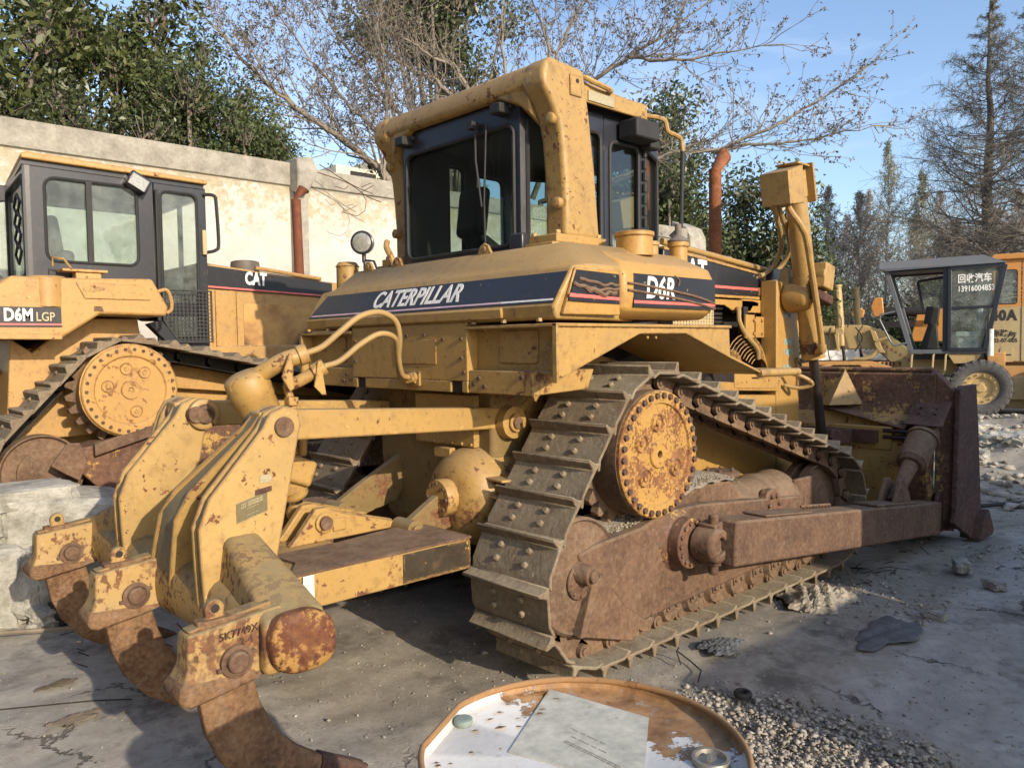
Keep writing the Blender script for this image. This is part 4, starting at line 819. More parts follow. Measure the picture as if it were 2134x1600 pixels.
# shanks and pockets
for yy in (-1., 0., 1.):
    m = MB().loft([[(-1.825, yy - .045, .690), (-1.825, yy + .045, .690), (-1.50, yy + .06, .725), (-1.50, yy - .06, .725)],
                   [(-1.828, yy - .05, .64), (-1.828, yy + .05, .64), (-1.50, yy + .065, .64), (-1.50, yy - .065, .64)],
                   [(-1.830, yy - .053, .585), (-1.830, yy + .053, .585), (-1.49, yy + .065, .56), (-1.49, yy - .065, .56)],
                   [(-1.845, yy - .062, .55), (-1.845, yy + .062, .55), (-1.50, yy + .066, .525), (-1.50, yy - .066, .525)],
                   [(-1.868, yy - .078, .51), (-1.868, yy + .078, .51), (-1.56, yy + .068, .505), (-1.56, yy - .068, .505)],
                   [(-1.860, yy - .078, .478), (-1.860, yy + .078, .478), (-1.60, yy + .066, .497), (-1.60, yy - .066, .497)],
                   [(-1.825, yy - .070, .462), (-1.825, yy + .070, .462), (-1.62, yy + .060, .490), (-1.62, yy - .060, .490)]])
    pk = m.build('shank_pocket', M['yellow_cast'], rp2, bevel=.016, seg=3)
    lp_ = [[(x + (-.004 if x < -1.7 else .004), y + (.004 if y > yy else -.004), z) for x, y, z in r] for r in ([(-1.850, yy - .066, .543), (-1.850, yy + .066, .543), (-1.52, yy + .067, .520), (-1.52, yy - .067, .520)], [(-1.868, yy - .078, .51), (-1.868, yy + .078, .51), (-1.56, yy + .068, .505), (-1.56, yy - .068, .505)], [(-1.860, yy - .078, .478), (-1.860, yy + .078, .478), (-1.60, yy + .066, .497), (-1.60, yy - .066, .497)], [(-1.825, yy - .070, .458), (-1.825, yy + .070, .458), (-1.62, yy + .060, .486), (-1.62, yy - .060, .486)])]
    MB().loft(lp_).build('pocket_lip', M['shank'], pk, bevel=.012, seg=2)
    m = MB().prism([(-1.81, .69), (-1.82, .70), (-1.53, .738), (-1.52, .725)], 'y', yy - .03, yy + .03)
    m.prism([(-1.72 + .034 * math.cos(t), .745 + .038 * math.sin(t)) for t in [R_(-30 + 240 * k / 10) for k in range(11)]] + [(-1.775, .70), (-1.665, .71)], 'y', yy - .014, yy + .014)
    m.build('lifting_eye', M['yellow_cast'], pk, bevel=.004)
    MB().cyl((-1.72, yy - .0155, .752), (-1.72, yy + .0155, .752), .015, n=14).build('eye_hole', M['dark'], pk)
    m = MB().lathe([(.052, .0), (.056, .006), (.056, .016), (.042, .018), (.038, .014), (.036, .03), (.03, .034), (.005, .034)], (-1.675, yy - .062, .575), (0, -1, 0), 24); m.box((-1.725, yy - .07, .557), (.035, .016, .012)); m.box((-1.625, yy - .07, .595), (.03, .016, .012))
    m.build('retaining_pin', M['rust'], pk, ang=30)
    m = MB(); C = []   # shank centre curve and half width
    for x, z, w in ((-1.695, .72, .088), (-1.695, .60, .092), (-1.69, .47, .096), (-1.668, .36, .10), (-1.625, .26, .10), (-1.555, .165, .096), (-1.465, .095, .085), (-1.365, .045, .068), (-1.27, .015, .048), (-1.18, -.01, .028), (-1.11, -.03, .008)): C.append((Vector((x, 0, z)), w))
    rg = []
    for i, (c, w) in enumerate(C):
        d = (C[min(i + 1, len(C) - 1)][0] - C[max(0, i - 1)][0]).normalized(); nn = Vector((-d.z, 0, d.x)); h = .034 if i < 9 else .03
        rg.append([c + nn * w + Vector((0, yy - h * .6, 0)), c + nn * w * .7 + Vector((0, yy - h, 0)), c - nn * w * .7 + Vector((0, yy - h, 0)), c - nn * w + Vector((0, yy - h * .6, 0)), c - nn * w + Vector((0, yy + h * .6, 0)), c - nn * w * .7 + Vector((0, yy + h, 0)), c + nn * w * .7 + Vector((0, yy + h, 0)), c + nn * w + Vector((0, yy + h * .6, 0))])
    MB().loft(rg).build('ripper_shank', M['shank'], rp2, bevel=.004, ang=50)
    rg2 = [[c + Vector((v.x - c.x, 0, v.z - c.z)) * 1.10 + Vector((0, yy + (v.y - yy) * 1.25, 0)) for v in r] for (c, w), r in zip(C[7:], rg[7:])]
    MB().loft(rg2).build('ripper_tip', M['rust_dark'], rp2, bevel=.004, ang=50)
text('casting_mark', '5K7749X', M['rust_dark'], rp2, Vector((-1.66, -1.064, .668)), (1, 0, .06), (0, 0, 1), .036, 1, 0, .000, .002, width=.135)
text('casting_mark', '2-4  1', M['rust_dark'], rp2, Vector((-1.62, -1.064, .635)), (1, 0, .06), (0, 0, 1), .034, 1, 0, .000, .002, width=.075)
# lower frame
m = MB().prism([(-1.29, -.72), (-.36, -.73), (-.36, -.30), (-.62, -.33), (-.86, -.36), (-.86, .36), (-.62, .33), (-.36, .30), (-.36, .73), (-1.29, .72), (-1.40, .40), (-1.18, .16), (-1.18, -.16), (-1.40, -.40)], 'z', .555, .70); lf = m.build('lower_frame', M['yellow2'], rp2, bevel=.006)
m = MB().prism([(-1.30, -.73), (-.355, -.735), (-.355, -.30), (-.62, -.33), (-.86, -.37), (-1.20, -.37), (-1.18, -.55)], 'z', .702, .712); m.prism([(-1.30, .73), (-.355, .735), (-.355, .30), (-.62, .33), (-.86, .37), (-1.20, .37), (-1.18, .55)], 'z', .702, .712); m.build('deck_plate', M['rust'], lf)
MB().prism([(-.75, -.7305), (-.36, -.7305), (-.36, -.7325), (-.75, -.7325)], 'z', .565, .695).build('grease_stain', paint('grease_black', (.03, .022, .012), rust=.1, chips=.8, rc=((.35, .2, .06), (.45, .27, .08))), lf)
for yy in (-.25, -.12, .12, .25):
    MB().prism([(-1.06, .70), (-1.02, .74), (-.92, .86), (-.86, .86), (-.78, .82), (-.40, .712), (-.40, .70)], 'y', yy - .02, yy + .02).build('cylinder_bracket', M['yellow2'], rp2, bevel=.006)
m = MB().cyl((-.88, -.30, .79), (-.88, .30, .79), .032, n=20); m.build('bracket_pin', M['rust'], rp2)
m = MB().lathe([(.05, 0), (.05, .012), (.035, .014), (.03, .006)], (-.88, -.272, .79), (0, -1, 0), 20); m.box((-.80, -.275, .77), (.07, .012, .06)); m.build('pin_keeper', M['yellow2'], rp2, bevel=.004)
# sticker
MB().bb((-1.245, -.7325, .60), (-1.195, -.7345, .70)).build('sticker', plain('white_sticker', (.62, .60, .52), .6, var=.25, scale=80), lf)
# plates on tower
MB().loft([[(-1.455, -.601, .93), (-1.325, -.601, .965), (-1.325, -.601, 1.045), (-1.455, -.601, 1.01)], [(-1.455, -.604, .93), (-1.325, -.604, .965), (-1.325, -.604, 1.045), (-1.455, -.604, 1.01)]]).build('data_plate', M['plate'], rp2)
for tx, sz, dz, dx in (('CAT  CATERPILLAR', .011, .040, -.0), ('CAT  CATERPILLAR', .011, .029, -.0), ('- - --- -- --- --', .010, .018, 0), ('--- --  ---  ---', .010, -.008, 0), ('-- --  --   --', .010, -.022, 0)):
    text('lettering', tx, M['platelite'], rp2, Vector((-1.39 + dx, -.6045, .986 + dz - .012)), (.13, 0, .035), (0, 0, 1), sz, 1, 0, .0004, .0004)
MB().loft([[(-1.455, -.6042, .93), (-1.325, -.6042, .965), (-1.325, -.6042, .9665), (-1.455, -.6042, .9315)], [(-1.455, -.605, .93), (-1.325, -.605, .965), (-1.325, -.605, .9665), (-1.455, -.605, .9315)]]).build('plate_border', M['platelite'], rp2)
MB().loft([[(-1.455, -.6042, 1.0085), (-1.325, -.6042, 1.0435), (-1.325, -.6042, 1.045), (-1.455, -.6042, 1.01)], [(-1.455, -.605, 1.0085), (-1.325, -.605, 1.0435), (-1.325, -.605, 1.045), (-1.455, -.605, 1.01)]]).build('plate_border', M['platelite'], rp2)
MB().bb((-1.355, -.601, 1.080), (-1.305, -.603, 1.112)).build('small_plate', M['platelite'], rp2)
MB().loft([[(-1.375, -.601, 1.032), (-1.305, -.601, 1.044), (-1.305, -.601, 1.064), (-1.375, -.601, 1.054)], [(-1.375, -.605, 1.032), (-1.305, -.605, 1.044), (-1.305, -.605, 1.064), (-1.375, -.605, 1.054)]]).build('rusty_number_strip', M['rust_dark'], rp2)
# ripper cylinder
C0, C1 = Vector((-1.135, 0, 1.50)), Vector((-.90, 0, .93)); u_ = (C1 - C0).normalized()
m = MB().lathe([(.02, -.015), (.06, -.012), (.09, .0), (.104, .02), (.106, .12), (.100, .13), (.098, .62), (.02, .62)], C0, u_, 40); cyl_ = m.build('ripper_cylinder', M['yellow2'], rp2, ang=35)
m = MB().box(C0 + u_ * .50, (.22, .26, .13), (0, R_(22), 0)); m.cyl(C0 + u_ * .60, C0 + u_ * .68, .075, .065, 32); m.build('cylinder_gland', M['yellow'], cyl_, bevel=.02, seg=3)
MB().cyl(C0 + u_ * .62, Vector((-.87, 0, .80)), .034, n=24).build('piston_rod', M['chrome'], cyl_)
MB().ball((-.87, 0, .80), .06, (1, 1, 1)).build('rod_eye', M['yellow2'], cyl_)
m = MB().tube([C0 + Vector((.03, -.03, -.02)), (-1.0, -.12, 1.56), (-.93, -.15, 1.585)], .042, 16, res=3); m.cyl((-.93, -.15, 1.585), (-.89, -.165, 1.60), .05, n=18); m.tube([(-.98, -.12, 1.44), (-.93, -.17, 1.47), (-.84, -.22, 1.53)], .030, 12, res=3); m.cyl((-.88, -.2, 1.505), (-.83, -.225, 1.535), .04, n=16); m.tube([(-.98, -.12, 1.45), (-.95, -.13, 1.34), (-.90, -.12, 1.22), (-.88, -.08, 1.1)], .020, 8); m.box((-.96, -.13, 1.37), (.05, .05, .04))
m.build('hydraulic_fitting', M['yellow2'], cyl_, bevel=.003)
m = MB().prism([(-1.04, 1.49), (-1.0, 1.60), (-.985, 1.60), (-.98, 1.44), (-1.0, 1.42)], 'y', -.20, -.19); m.prism([(-.90, 1.44), (-.88, 1.56), (-.865, 1.56), (-.84, 1.40), (-.86, 1.40)], 'y', -.25, -.24); m.build('fitting_clamp', M['yellow2'], cyl_)
MB().tube([(-.89, -.165, 1.60), (-.82, -.19, 1.63), (-.74, -.22, 1.70), (-.64, -.24, 1.775), (-.52, -.24, 1.80), (-.42, -.23, 1.76), (-.38, -.21, 1.68), (-.36, -.17, 1.58), (-.34, -.14, 1.50), (-.31, -.12, 1.46), (-.25, -.09, 1.44)], .0155, 12).build('hydraulic_hose', M['hose'], rp2)
MB().tube([(-.83, -.225, 1.535), (-.76, -.25, 1.56), (-.66, -.28, 1.64), (-.56, -.30, 1.69), (-.46, -.28, 1.67), (-.40, -.22, 1.60), (-.36, -.18, 1.52), (-.32, -.15, 1.47), (-.25, -.12, 1.455)], .0145, 12).build('hydraulic_hose', M['hose'], rp2)
m = MB().cyl((-.27, -.09, 1.448), (-.205, -.07, 1.452), .028, n=16); m.cyl((-.27, -.125, 1.455), (-.205, -.105, 1.458), .028, n=16); m.build('hose_coupling', M['yellow2'], rp2)
# ================================================================ second bulldozer by the wall
D2 = empty('bulldozer', (0, 0, 0), 'yellow bulldozer parked by the concrete wall at the left, black cab with yellow roof rim', 'bulldozer')
def rebase(root, L):
    L = Vector(L); root.location = L
    for c in root.children: c.location = Vector(c.location) - L
for y0, y1, near in ((2.36, 3.06, 1), (4.2, 4.9, 0)):
    yc = (y0 + y1) / 2; ya = 2.33 if near else 4.92
    ch2 = make_track(D2, y0, y1, [(-1.46, .80, .305), (-.92, 1.344, .325), (1.95, .78, .30)], 37, .03, M['track'], M['dark'], p_h=.035, g_h=.055, lgp=True)
    sgn = -1 if near else 1
    m = MB()
    for i in range(0): pass
    for ix, iz in ((-1.46, .80), (1.95, .78)): MB().lathe([(.05, -.05), (.15, -.05), (.15, -.03), (.235, -.03), (.25, -.06), (.26, -.06), (.26, .06), (.05, .06)], (ix, yc if not near else 2.52, iz), (0, 1, 0), 44).build('idler_wheel', M['trackrust'], D2, ang=30)
    sprocket(D2, -.92, 1.344, 2.50 if near else yc, .385, 25, .05, M['trackrust'])
    m = MB().lathe([(.02, -.4), (.31, -.4), (.31, .02), (.326, .04), (.33, .07), (.02, .08)], (-.92, ya - sgn * .07, 1.344), (0, sgn, 0), 52); m.build('final_drive_housing', M['yellow_m'], D2, ang=30)
    m = MB().lathe([(.02, .0), (.02, .014), (.062, .014), (.066, .002), (.235, .004), (.245, .016), (.26, .018), (.315, .016), (.322, .008), (.322, -.02)][::-1], (-.92, ya - sgn * -.012, 1.344), (0, sgn, 0), 52); cv = m.build('hub_cover', M['cover_m'], D2, ang=25)
    b = MB().ring((-.92, ya + sgn * .026, 1.344), (0, sgn, 0), .290, 30, .013, .011); b.build('cover_bolts', M['bolt'], cv)
    b = MB()
    for a in (100, 52, 168, 282): b.lathe([(.002, 0), (.002, .012), (.014, .013), (.016, .005), (.036, .005), (.04, .010), (.044, .0)][::-1], (-.92 + .155 * math.cos(R_(a)), ya + sgn * .017, 1.344 + .155 * math.sin(R_(a))), (0, sgn, 0), 18)
    b.build('cover_plugs', M['cover_m'], cv)
    m = MB().prism([(-1.30, .955), (-1.17, .965), (-.70, 1.10), (-.3, 1.12), (1.9, .80), (1.9, .60), (-.9, .56), (-1.08, .60), (-1.26, .80), (-1.33, .80)], 'y', 2.36 if near else 4.9, 2.66 if near else 4.6); fr = m.build('track_frame', M['rust_y'], D2, bevel=.010)
    MB().prism([(-1.17, .98), (-.70, 1.115), (-.3, 1.135), (-.3, 1.06), (-.70, 1.03), (-1.17, .90)], 'y', 2.35 if near else 4.91, 2.30 if near else 4.96).build('frame_lip', M['rust'], fr, bevel=.006)
    MB().prism([(-1.34, 1.0), (-1.26, 1.0), (-1.22, .86), (-1.27, .74), (-1.36, .80), (-1.44, .86)], 'y', 2.34 if near else 4.9, 2.31 if near else 4.95).build('guard_hook', M['rust'], fr, bevel=.005)
    for k in range(9):
        MB().lathe([(.03, -.12), (.09, -.11), (.11, -.08), (.11, .08), (.09, .11), (.03, .12)], (-1.05 + k * .33, 2.5 if near else yc, .53), (0, 1, 0), 18).build('track_roller', M['trackrust'], fr, ang=30)
# body
m = MB().bb((-1.55, 2.95, .8), (2.1, 4.3, 1.65)); m.bb((.0, 2.98, 1.50), (2.1, 3.95, 1.66)); m.build('chassis', M['yellow_m'], D2, bevel=.01)
m = MB().prism([(-.30, 1.60), (1.6, 1.30), (1.6, 1.1), (-.7, 1.35)], 'y', 2.85, 3.0); m.build('side_rail', M['yellow_m'], D2, bevel=.01)
m = MB().prism([(-1.78, 1.72), (-1.31, 1.715), (-1.06, 1.885), (-.605, 1.877), (-.59, 1.945), (-.70, 2.15), (-1.27, 2.13), (-1.60, 2.13), (-1.78, 1.98)], 'y', 2.45, 4.85); tk2 = m.build('tank', M['yellow_m'], D2, bevel=.02, seg=3)
MB().prism([(-.70, 1.87), (-1.08, 1.87), (-1.30, 1.72), (-1.42, 1.62), (-1.55, 1.72), (-1.6, 1.0), (-.6, 1.0)], 'y', 2.80, 4.3).build('case_side', M['yellow_m'], D2, bevel=.01)
MB().prism([(-1.215, 2.105), (-.775, 2.10), (-.72, 1.99), (-1.16, 1.99)], 'y', 2.44, 2.451).build('tank_door', M['yellow_m'], tk2, bevel=.006)
m = MB()
for b_ in ((-1.17, 2.04, -1.09, 2.08), (-1.085, 2.045, -1.06, 2.075), (-1.05, 2.05, -1.03, 2.07)): m.bb((b_[0], 2.437, b_[1]), (b_[2], 2.44, b_[3]))
m.build('door_latch', M['yellow2'], tk2)
MB().bb((-1.72, 2.445, 1.79), (-1.31, 2.449, 1.925)).build('decal', M['decal'], tk2); MB().bb((-1.72, 2.4425, 1.803), (-1.31, 2.4445, 1.815)).build('stripe', M['pink'], tk2)
text('lettering', 'D6M', M['letter_w'], tk2, Vector((-1.565, 2.4435, 1.868)), (1, 0, 0), (0, 0, 1), .115, .78, 0, .0035, .001, width=.165)
text('lettering', 'LGP', M['platelite'], tk2, Vector((-1.405, 2.4435, 1.858)), (1, 0, 0), (0, 0, 1), .085, .85, 0, .0005, .001, width=.11)
m = MB().prism([(-1.78, 1.71), (-1.31, 1.705), (-1.31, 1.745), (-1.78, 1.755)], 'y', 2.435, 2.46); m.build('tank_lip', M['yellow_m'], tk2, bevel=.006)
MB().prism([(-1.105, 1.905), (-1.04, 1.905), (-1.05, 1.94), (-1.10, 1.94)], 'y', 2.446, 2.4485).build('rust_patch', M['rust'], tk2)
m = MB().lathe([(.12, 0), (.122, .20), (.112, .21)], (-1.37, 2.55, 1.93), (0, 0, 1), 28); m.build('filler_recess', M['yellow_m'], tk2)
m = MB().bb((-1.15, 2.68, 2.12), (-.98, 2.78, 2.20)); m.bb((-1.24, 2.66, 2.195), (-.94, 2.82, 2.215)); m.build('side_step', M['yellow_m'], D2, bevel=.004)
MB().tube([(-1.30, 2.66, 2.22), (-1.30, 2.66, 2.29), (-1.23, 2.66, 2.28), (-1.18, 2.66, 2.21)], .008, 6, smooth=False).build('wire_bracket', M['yellow2'], D2)
MB().tube([(-.66, 2.47, 2.06), (-.60, 2.45, 2.07), (-.57, 2.45, 2.0), (-.57, 2.45, 1.93), (-.60, 2.46, 1.90)], .014, 8).build('grab_handle', M['yellow_m'], D2)
# cab
cb2 = pivot('cab', D2)
ringpanel((-1.42, 2.85, 2.12), (1, 0, 0), .88, .86, (.13, .16, .76, .76), .03, 'side_panel', M['black'], cb2, .07, gl='glass_d')
MB().bb((-1.02, 2.835, 2.28), (-.98, 2.86, 2.88)).build('window_bar', M['rubber'], cb2)
ringpanel((-.53, 2.85, 1.62), (1, 0, 0), .38, 1.34, (.045, .10, .33, 1.26), .03, 'cab_door', M['black'], cb2, .05, gl='glass_d')
ringpanel((-1.33, 3.92, 2.10), (-.08, -1.07, 0), 1.075, .88, (.09, .08, .99, .80), .03, 'rear_panel', M['black'], cb2, .07, gl='glass_d')
m = MB()
m.bb((-.15, 2.86, 1.65), (-.12, 2.90, 2.94)); m.bb((-.15, 3.86, 1.65), (-.12, 3.90, 2.94)); m.bb((-.15, 2.90, 1.65), (-.12, 3.86, 2.14)); m.bb((-.15, 2.90, 2.86), (-.12, 3.86, 2.94)); m.bb((-.15, 3.36, 2.14), (-.12, 3.40, 2.86)); m.build('front_frame', M['black'], cb2)
ringpanel((-.15, 3.95, 2.12), (-1, 0, 0), 1.35, .86, (.1, .10, 1.25, .74), .03, 'side_panel', M['black'], cb2, .07, gl='glass_d')
MB().loft([[(x + (.0 if x > -1 else k_), y_, z) for x, z in [(-1.44, 2.985), (-.12, 2.965), (-.12, 3.0), (-1.40, 3.035), (-1.44, 3.02)]] for y_, k_ in ((2.80, 0), (3.98, .13))]).build('cab_roof', M['yellow_m'], cb2, bevel=.01)
MB().loft([[(x + (.0 if x > -1 else k_), y_, z) for x, z in [(-1.43, 2.985), (-.14, 2.97), (-.14, 2.93), (-1.43, 2.95)]] for y_, k_ in ((2.84, 0), (3.94, .12))]).build('roof_lining', M['black'], cb2)
MB().bb((-1.42, 2.86, 1.9), (-.15, 3.94, 2.0)).build('cab_floor', M['black'], cb2)
m = MB().box((-1.16, 3.35, 2.50), (.10, .40, .32), (0, R_(-8), 0)); m.box((-1.10, 3.35, 2.2), (.14, .46, .4)); m.box((-.35, 3.3, 2.05), (.25, .5, .35)); m.build('seat', M['rubber'], cb2, bevel=.04, seg=3)
m = MB().box((-.665, 2.80, 2.91), (.16, .09, .12), (0, R_(28), 0)); wl2 = m.build('work_light', M['black'], cb2, bevel=.012); MB().box((-.672, 2.752, 2.905), (.125, .01, .09), (0, R_(28), 0)).build('lens', M['lens'], wl2)
m = MB().cyl((-.52, 2.83, 1.95), (-.52, 2.83, 2.88), .012, n=8)
m.build('door_hinge', M['rubber'], cb2)
m = MB().tube([(-.14, 2.84, 2.89), (-.07, 2.80, 2.88), (-.055, 2.80, 2.80), (-.045, 2.80, 2.5), (-.07, 2.80, 2.44), (-.13, 2.84, 2.42)], .014, 8); m.build('grab_rail', M['rubber'], cb2)
MB().bb((-.165, 2.825, 2.40), (-.13, 2.85, 2.60)).build('door_handle', M['cream'], cb2, bevel=.005)
# rear window sticker: dark outlined diamonds as guard
m = MB()
def rw(u, z): return Vector((-1.338 - .08 * u / 1.07, 3.92 - u, z))
for k, (z0, z1) in enumerate(((2.28, 2.44), (2.40, 2.56), (2.52, 2.68), (2.64, 2.80))): m.tube([rw(.70, z0), rw(.55, (z0 + z1) / 2), rw(.70, z1), rw(.85, (z0 + z1) / 2), rw(.70, z0)], .010, 5, smooth=False)
m.build('window_guard', M['rubber'], cb2)
# cage in front of the lower door
m = MB(); y = 2.80
for k in range(13): x = -.50 + k * .031; zl = 1.70 if x > -.40 else 1.70 + (-.40 - x) * 1.6; m.cyl((x, y, zl), (x, y, 2.10), .0035, n=5)
for k in range(14): z = 1.71 + k * .030; xl = -.50 if z > 1.86 else -.50 + (1.86 - z) * .62; m.cyl((xl, y, z), (-.125, y, z), .0035, n=5)
m.tube([(-.50, y, 2.10), (-.12, y, 2.10), (-.12, y, 1.69), (-.39, y, 1.69), (-.50, y, 1.86), (-.50, y, 2.10)], .009, 6, smooth=False); m.build('wire_cage', M['mesh'], cb2)
m = MB().prism([(-.62, 1.83), (-.52, 1.86), (-.34, 1.62), (-.12, 1.62), (-.12, 1.58), (-.38, 1.58)], 'y', 2.80, 2.9); m.build('door_step', M['black'], D2, bevel=.005)
# hood
m = MB().prism([(-.12, 1.60), (-.12, 2.36), (2.1, 2.16), (2.1, 1.5)], 'y', 3.02, 3.90); hd2 = m.build('hood', M['yellow_m'], D2, bevel=.02)
MB().prism([(-.10, 2.145), (-.10, 2.335), (1.12, 2.235), (1.12, 2.10)], 'y', 3.0, 3.018).build('decal', M['decal'], hd2)
MB().prism([(-.10, 2.15), (-.10, 2.165), (1.12, 2.12), (1.12, 2.105)], 'y', 2.996, 2.999).build('stripe', M['pink'], hd2)
text('lettering', 'CAT', M['letter_w'], hd2, Vector((.365, 2.9985, 2.235)), (1, 0, -.03), (0, 0, 1), .15, .85, 0, .006, .001, width=.20)
m = MB().tube([(.36, 3.0, 2.335), (1.0, 3.0, 2.27)], .018, 8, smooth=False); m.build('hood_rail', M['yellow_m'], hd2)
m = MB().bb((-.0, 3.005, 1.62), (.17, 3.015, 2.13)); m.prism([(.185, 2.12), (1.1, 2.08), (1.1, 1.56), (.185, 1.58)], 'y', 3.005, 3.015); sp2 = m.build('side_doors', M['yellow_m'], hd2, bevel=.004)
pm = NT('perforated_sheet'); v = pm.voro(1, (46, 46, 46)); nn_ = pm.new('Math', operation='FRACT')
sx = pm.new('SeparateXYZ'); pm.set(sx.inputs[0], pm.co((42, 1, 48)))
fz = pm.math('FRACT', sx.outputs[2]); row = pm.math('FLOOR', sx.outputs[2]); fx = pm.math('FRACT', pm.add(sx.outputs[0], pm.mul(row, .5)))
dx_ = pm.math('SUBTRACT', fx, .5); dz_ = pm.math('SUBTRACT', fz, .5); dd_ = pm.math('SQRT', pm.add(pm.mul(dx_, dx_), pm.mul(dz_, dz_))); hole = pm.ramp(dd_, .30, .36)
pm.n.remove(nn_)
pm_col = pm.mix(hole, (.05, .035, .015), pm.mix(pm.ramp(pm.noise(5, 6, .65), .4, .7), (.52, .30, .09), (.24, .11, .04)))
M['perf'] = pm.done(pm_col, .6)
MB().bb((.245, 3.0, 1.625), (.90, 3.004, 2.02)).build('grille', M['perf'], hd2)
m = MB().lathe([(.10, 0), (.10, .05), (.125, .06), (.13, .10), (.125, .14), (.10, .15), (.01, .16)], (.43, 3.35, 2.28), (0, 0, 1), 30); m.cyl((.43, 3.35, 2.1), (.43, 3.35, 2.3), .09); m.build('precleaner', plain('grey_brown_plastic', (.12, .10, .08), .6, var=.4), D2, ang=30)
m = MB().cyl((1.005, 3.40, 2.2), (.985, 3.40, 3.06), .045, n=22); m.loft([[(.985 + .045 * math.cos(t), 3.4 + .045 * math.sin(t), 3.06 + .04 * math.cos(t)) for t in [2 * pi * k / 18 for k in range(18)]], [(1.05 + .05 * math.cos(t), 3.36 + .052 * math.sin(t), 3.16 - .03 * math.cos(t)) for t in [2 * pi * k / 18 for k in range(18)]]], False); m.cyl((1.006, 3.4, 2.22), (1.005, 3.4, 2.30), .065, n=22); m.build('exhaust_stack', plain('stack_rust', (.15, .045, .02), .8, var=.3), D2, ang=40)
# blade at front, mostly hidden
m = MB().prism([(2.75, .45), (2.6, 1.1), (2.7, 1.6), (2.75, 1.6), (2.68, 1.1), (2.85, .45)], 'y', 1.95, 5.0); m.bb((.2, 2.2, .6), (2.7, 2.34, .85)); m.build('blade', M['rust_y'], D2, bevel=.006)
m = MB()   # winch and plate behind
m.bb((-1.75, 3.1, .9), (-1.5, 4.1, 1.5)); m.prism([(-2.3, 1.75), (-1.75, 1.15), (-1.75, 1.0), (-2.3, 1.55)], 'y', 3.0, 3.1); m.build('rear_hitch', M['dark'], D2)
rebase(D2, (-.2, 3.5, .38))
# ================================================================ vegetation
def leafmat(name, a, b, trans=.25, rough=.55):
    t = NT(name); g = t.new('NewGeometry'); n = t.noise(.9, 3, .6)
    c = t.mix(t.math('FRACT', t.add(g.outputs['Random Per Island'], t.mul(n, .35))), a, b)
    t.set(t.b.inputs['Base Color'], c); t.b.inputs['Roughness'].default_value = rough
    tr = t.new('BsdfTranslucent'); t.set(tr.inputs[0], c); m = t.new('MixShader'); m.inputs[0].default_value = trans
    t.t.links.new(t.b.outputs[0], m.inputs[1]); t.t.links.new(tr.outputs[0], m.inputs[2]); t.t.links.new(m.outputs[0], t.out.inputs[0]); return t.m
LM = {'magnolia': leafmat('magnolia_leaf', (.04, .062, .022), (.165, .175, .055), .25, .45), 'bush': leafmat('bush_leaf', (.06, .088, .034), (.155, .19, .07), .35),
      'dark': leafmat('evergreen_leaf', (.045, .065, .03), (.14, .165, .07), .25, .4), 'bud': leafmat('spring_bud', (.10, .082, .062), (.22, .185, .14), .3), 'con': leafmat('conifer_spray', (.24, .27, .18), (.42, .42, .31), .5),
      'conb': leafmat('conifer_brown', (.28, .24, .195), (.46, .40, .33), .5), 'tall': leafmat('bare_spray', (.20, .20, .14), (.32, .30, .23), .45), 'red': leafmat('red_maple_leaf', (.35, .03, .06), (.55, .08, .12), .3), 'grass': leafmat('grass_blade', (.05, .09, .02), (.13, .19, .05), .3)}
bark = plain('grey_bark', (.23, .195, .155), .9, var=.35, bump=.6, scale=25); bark2 = plain('dark_bark', (.19, .16, .13), .9, var=.35, bump=.6, scale=20)
rng = np.random.default_rng(11)
def leaves(P, size, rs, aspect=.45, droop=.0, bend=.18, var=.4):
    """one mesh of small folded leaves at points P"""
    P = np.asarray(P, float); n = len(P); s = size * (1 + var * (rs.random(n) - .5) * 2)[:, None]
    d = rs.normal(size=(n, 3)); d[:, 2] -= droop; d /= np.linalg.norm(d, axis=1)[:, None]
    u = np.cross(d, rs.normal(size=(n, 3))); u /= np.linalg.norm(u, axis=1)[:, None]; w = np.cross(d, u)
    a = P; b = P + d * s * .45 + u * s * aspect * .5 + w * s * bend; c = P + d * s; e = P + d * s * .45 - u * s * aspect * .5 + w * s * bend
    V = np.stack([a, b, c, e], 1).reshape(-1, 3); F = np.arange(4 * n).reshape(-1, 4); return V, F
def npmesh(name, V, F, mat, parent):
    me = bpy.data.meshes.new(name); me.vertices.add(len(V)); me.vertices.foreach_set('co', V.astype(np.float32).ravel())
    k = F.shape[1]; me.loops.add(F.size); me.loops.foreach_set('vertex_index', F.astype(np.int32).ravel()); me.polygons.add(len(F)); me.polygons.foreach_set('loop_start', np.arange(0, F.size, k, dtype=np.int32))
    me.update(); me.validate(); me.materials.append(mat); o = bpy.data.objects.new(name, me); COL.objects.link(o); o.parent = parent; return o
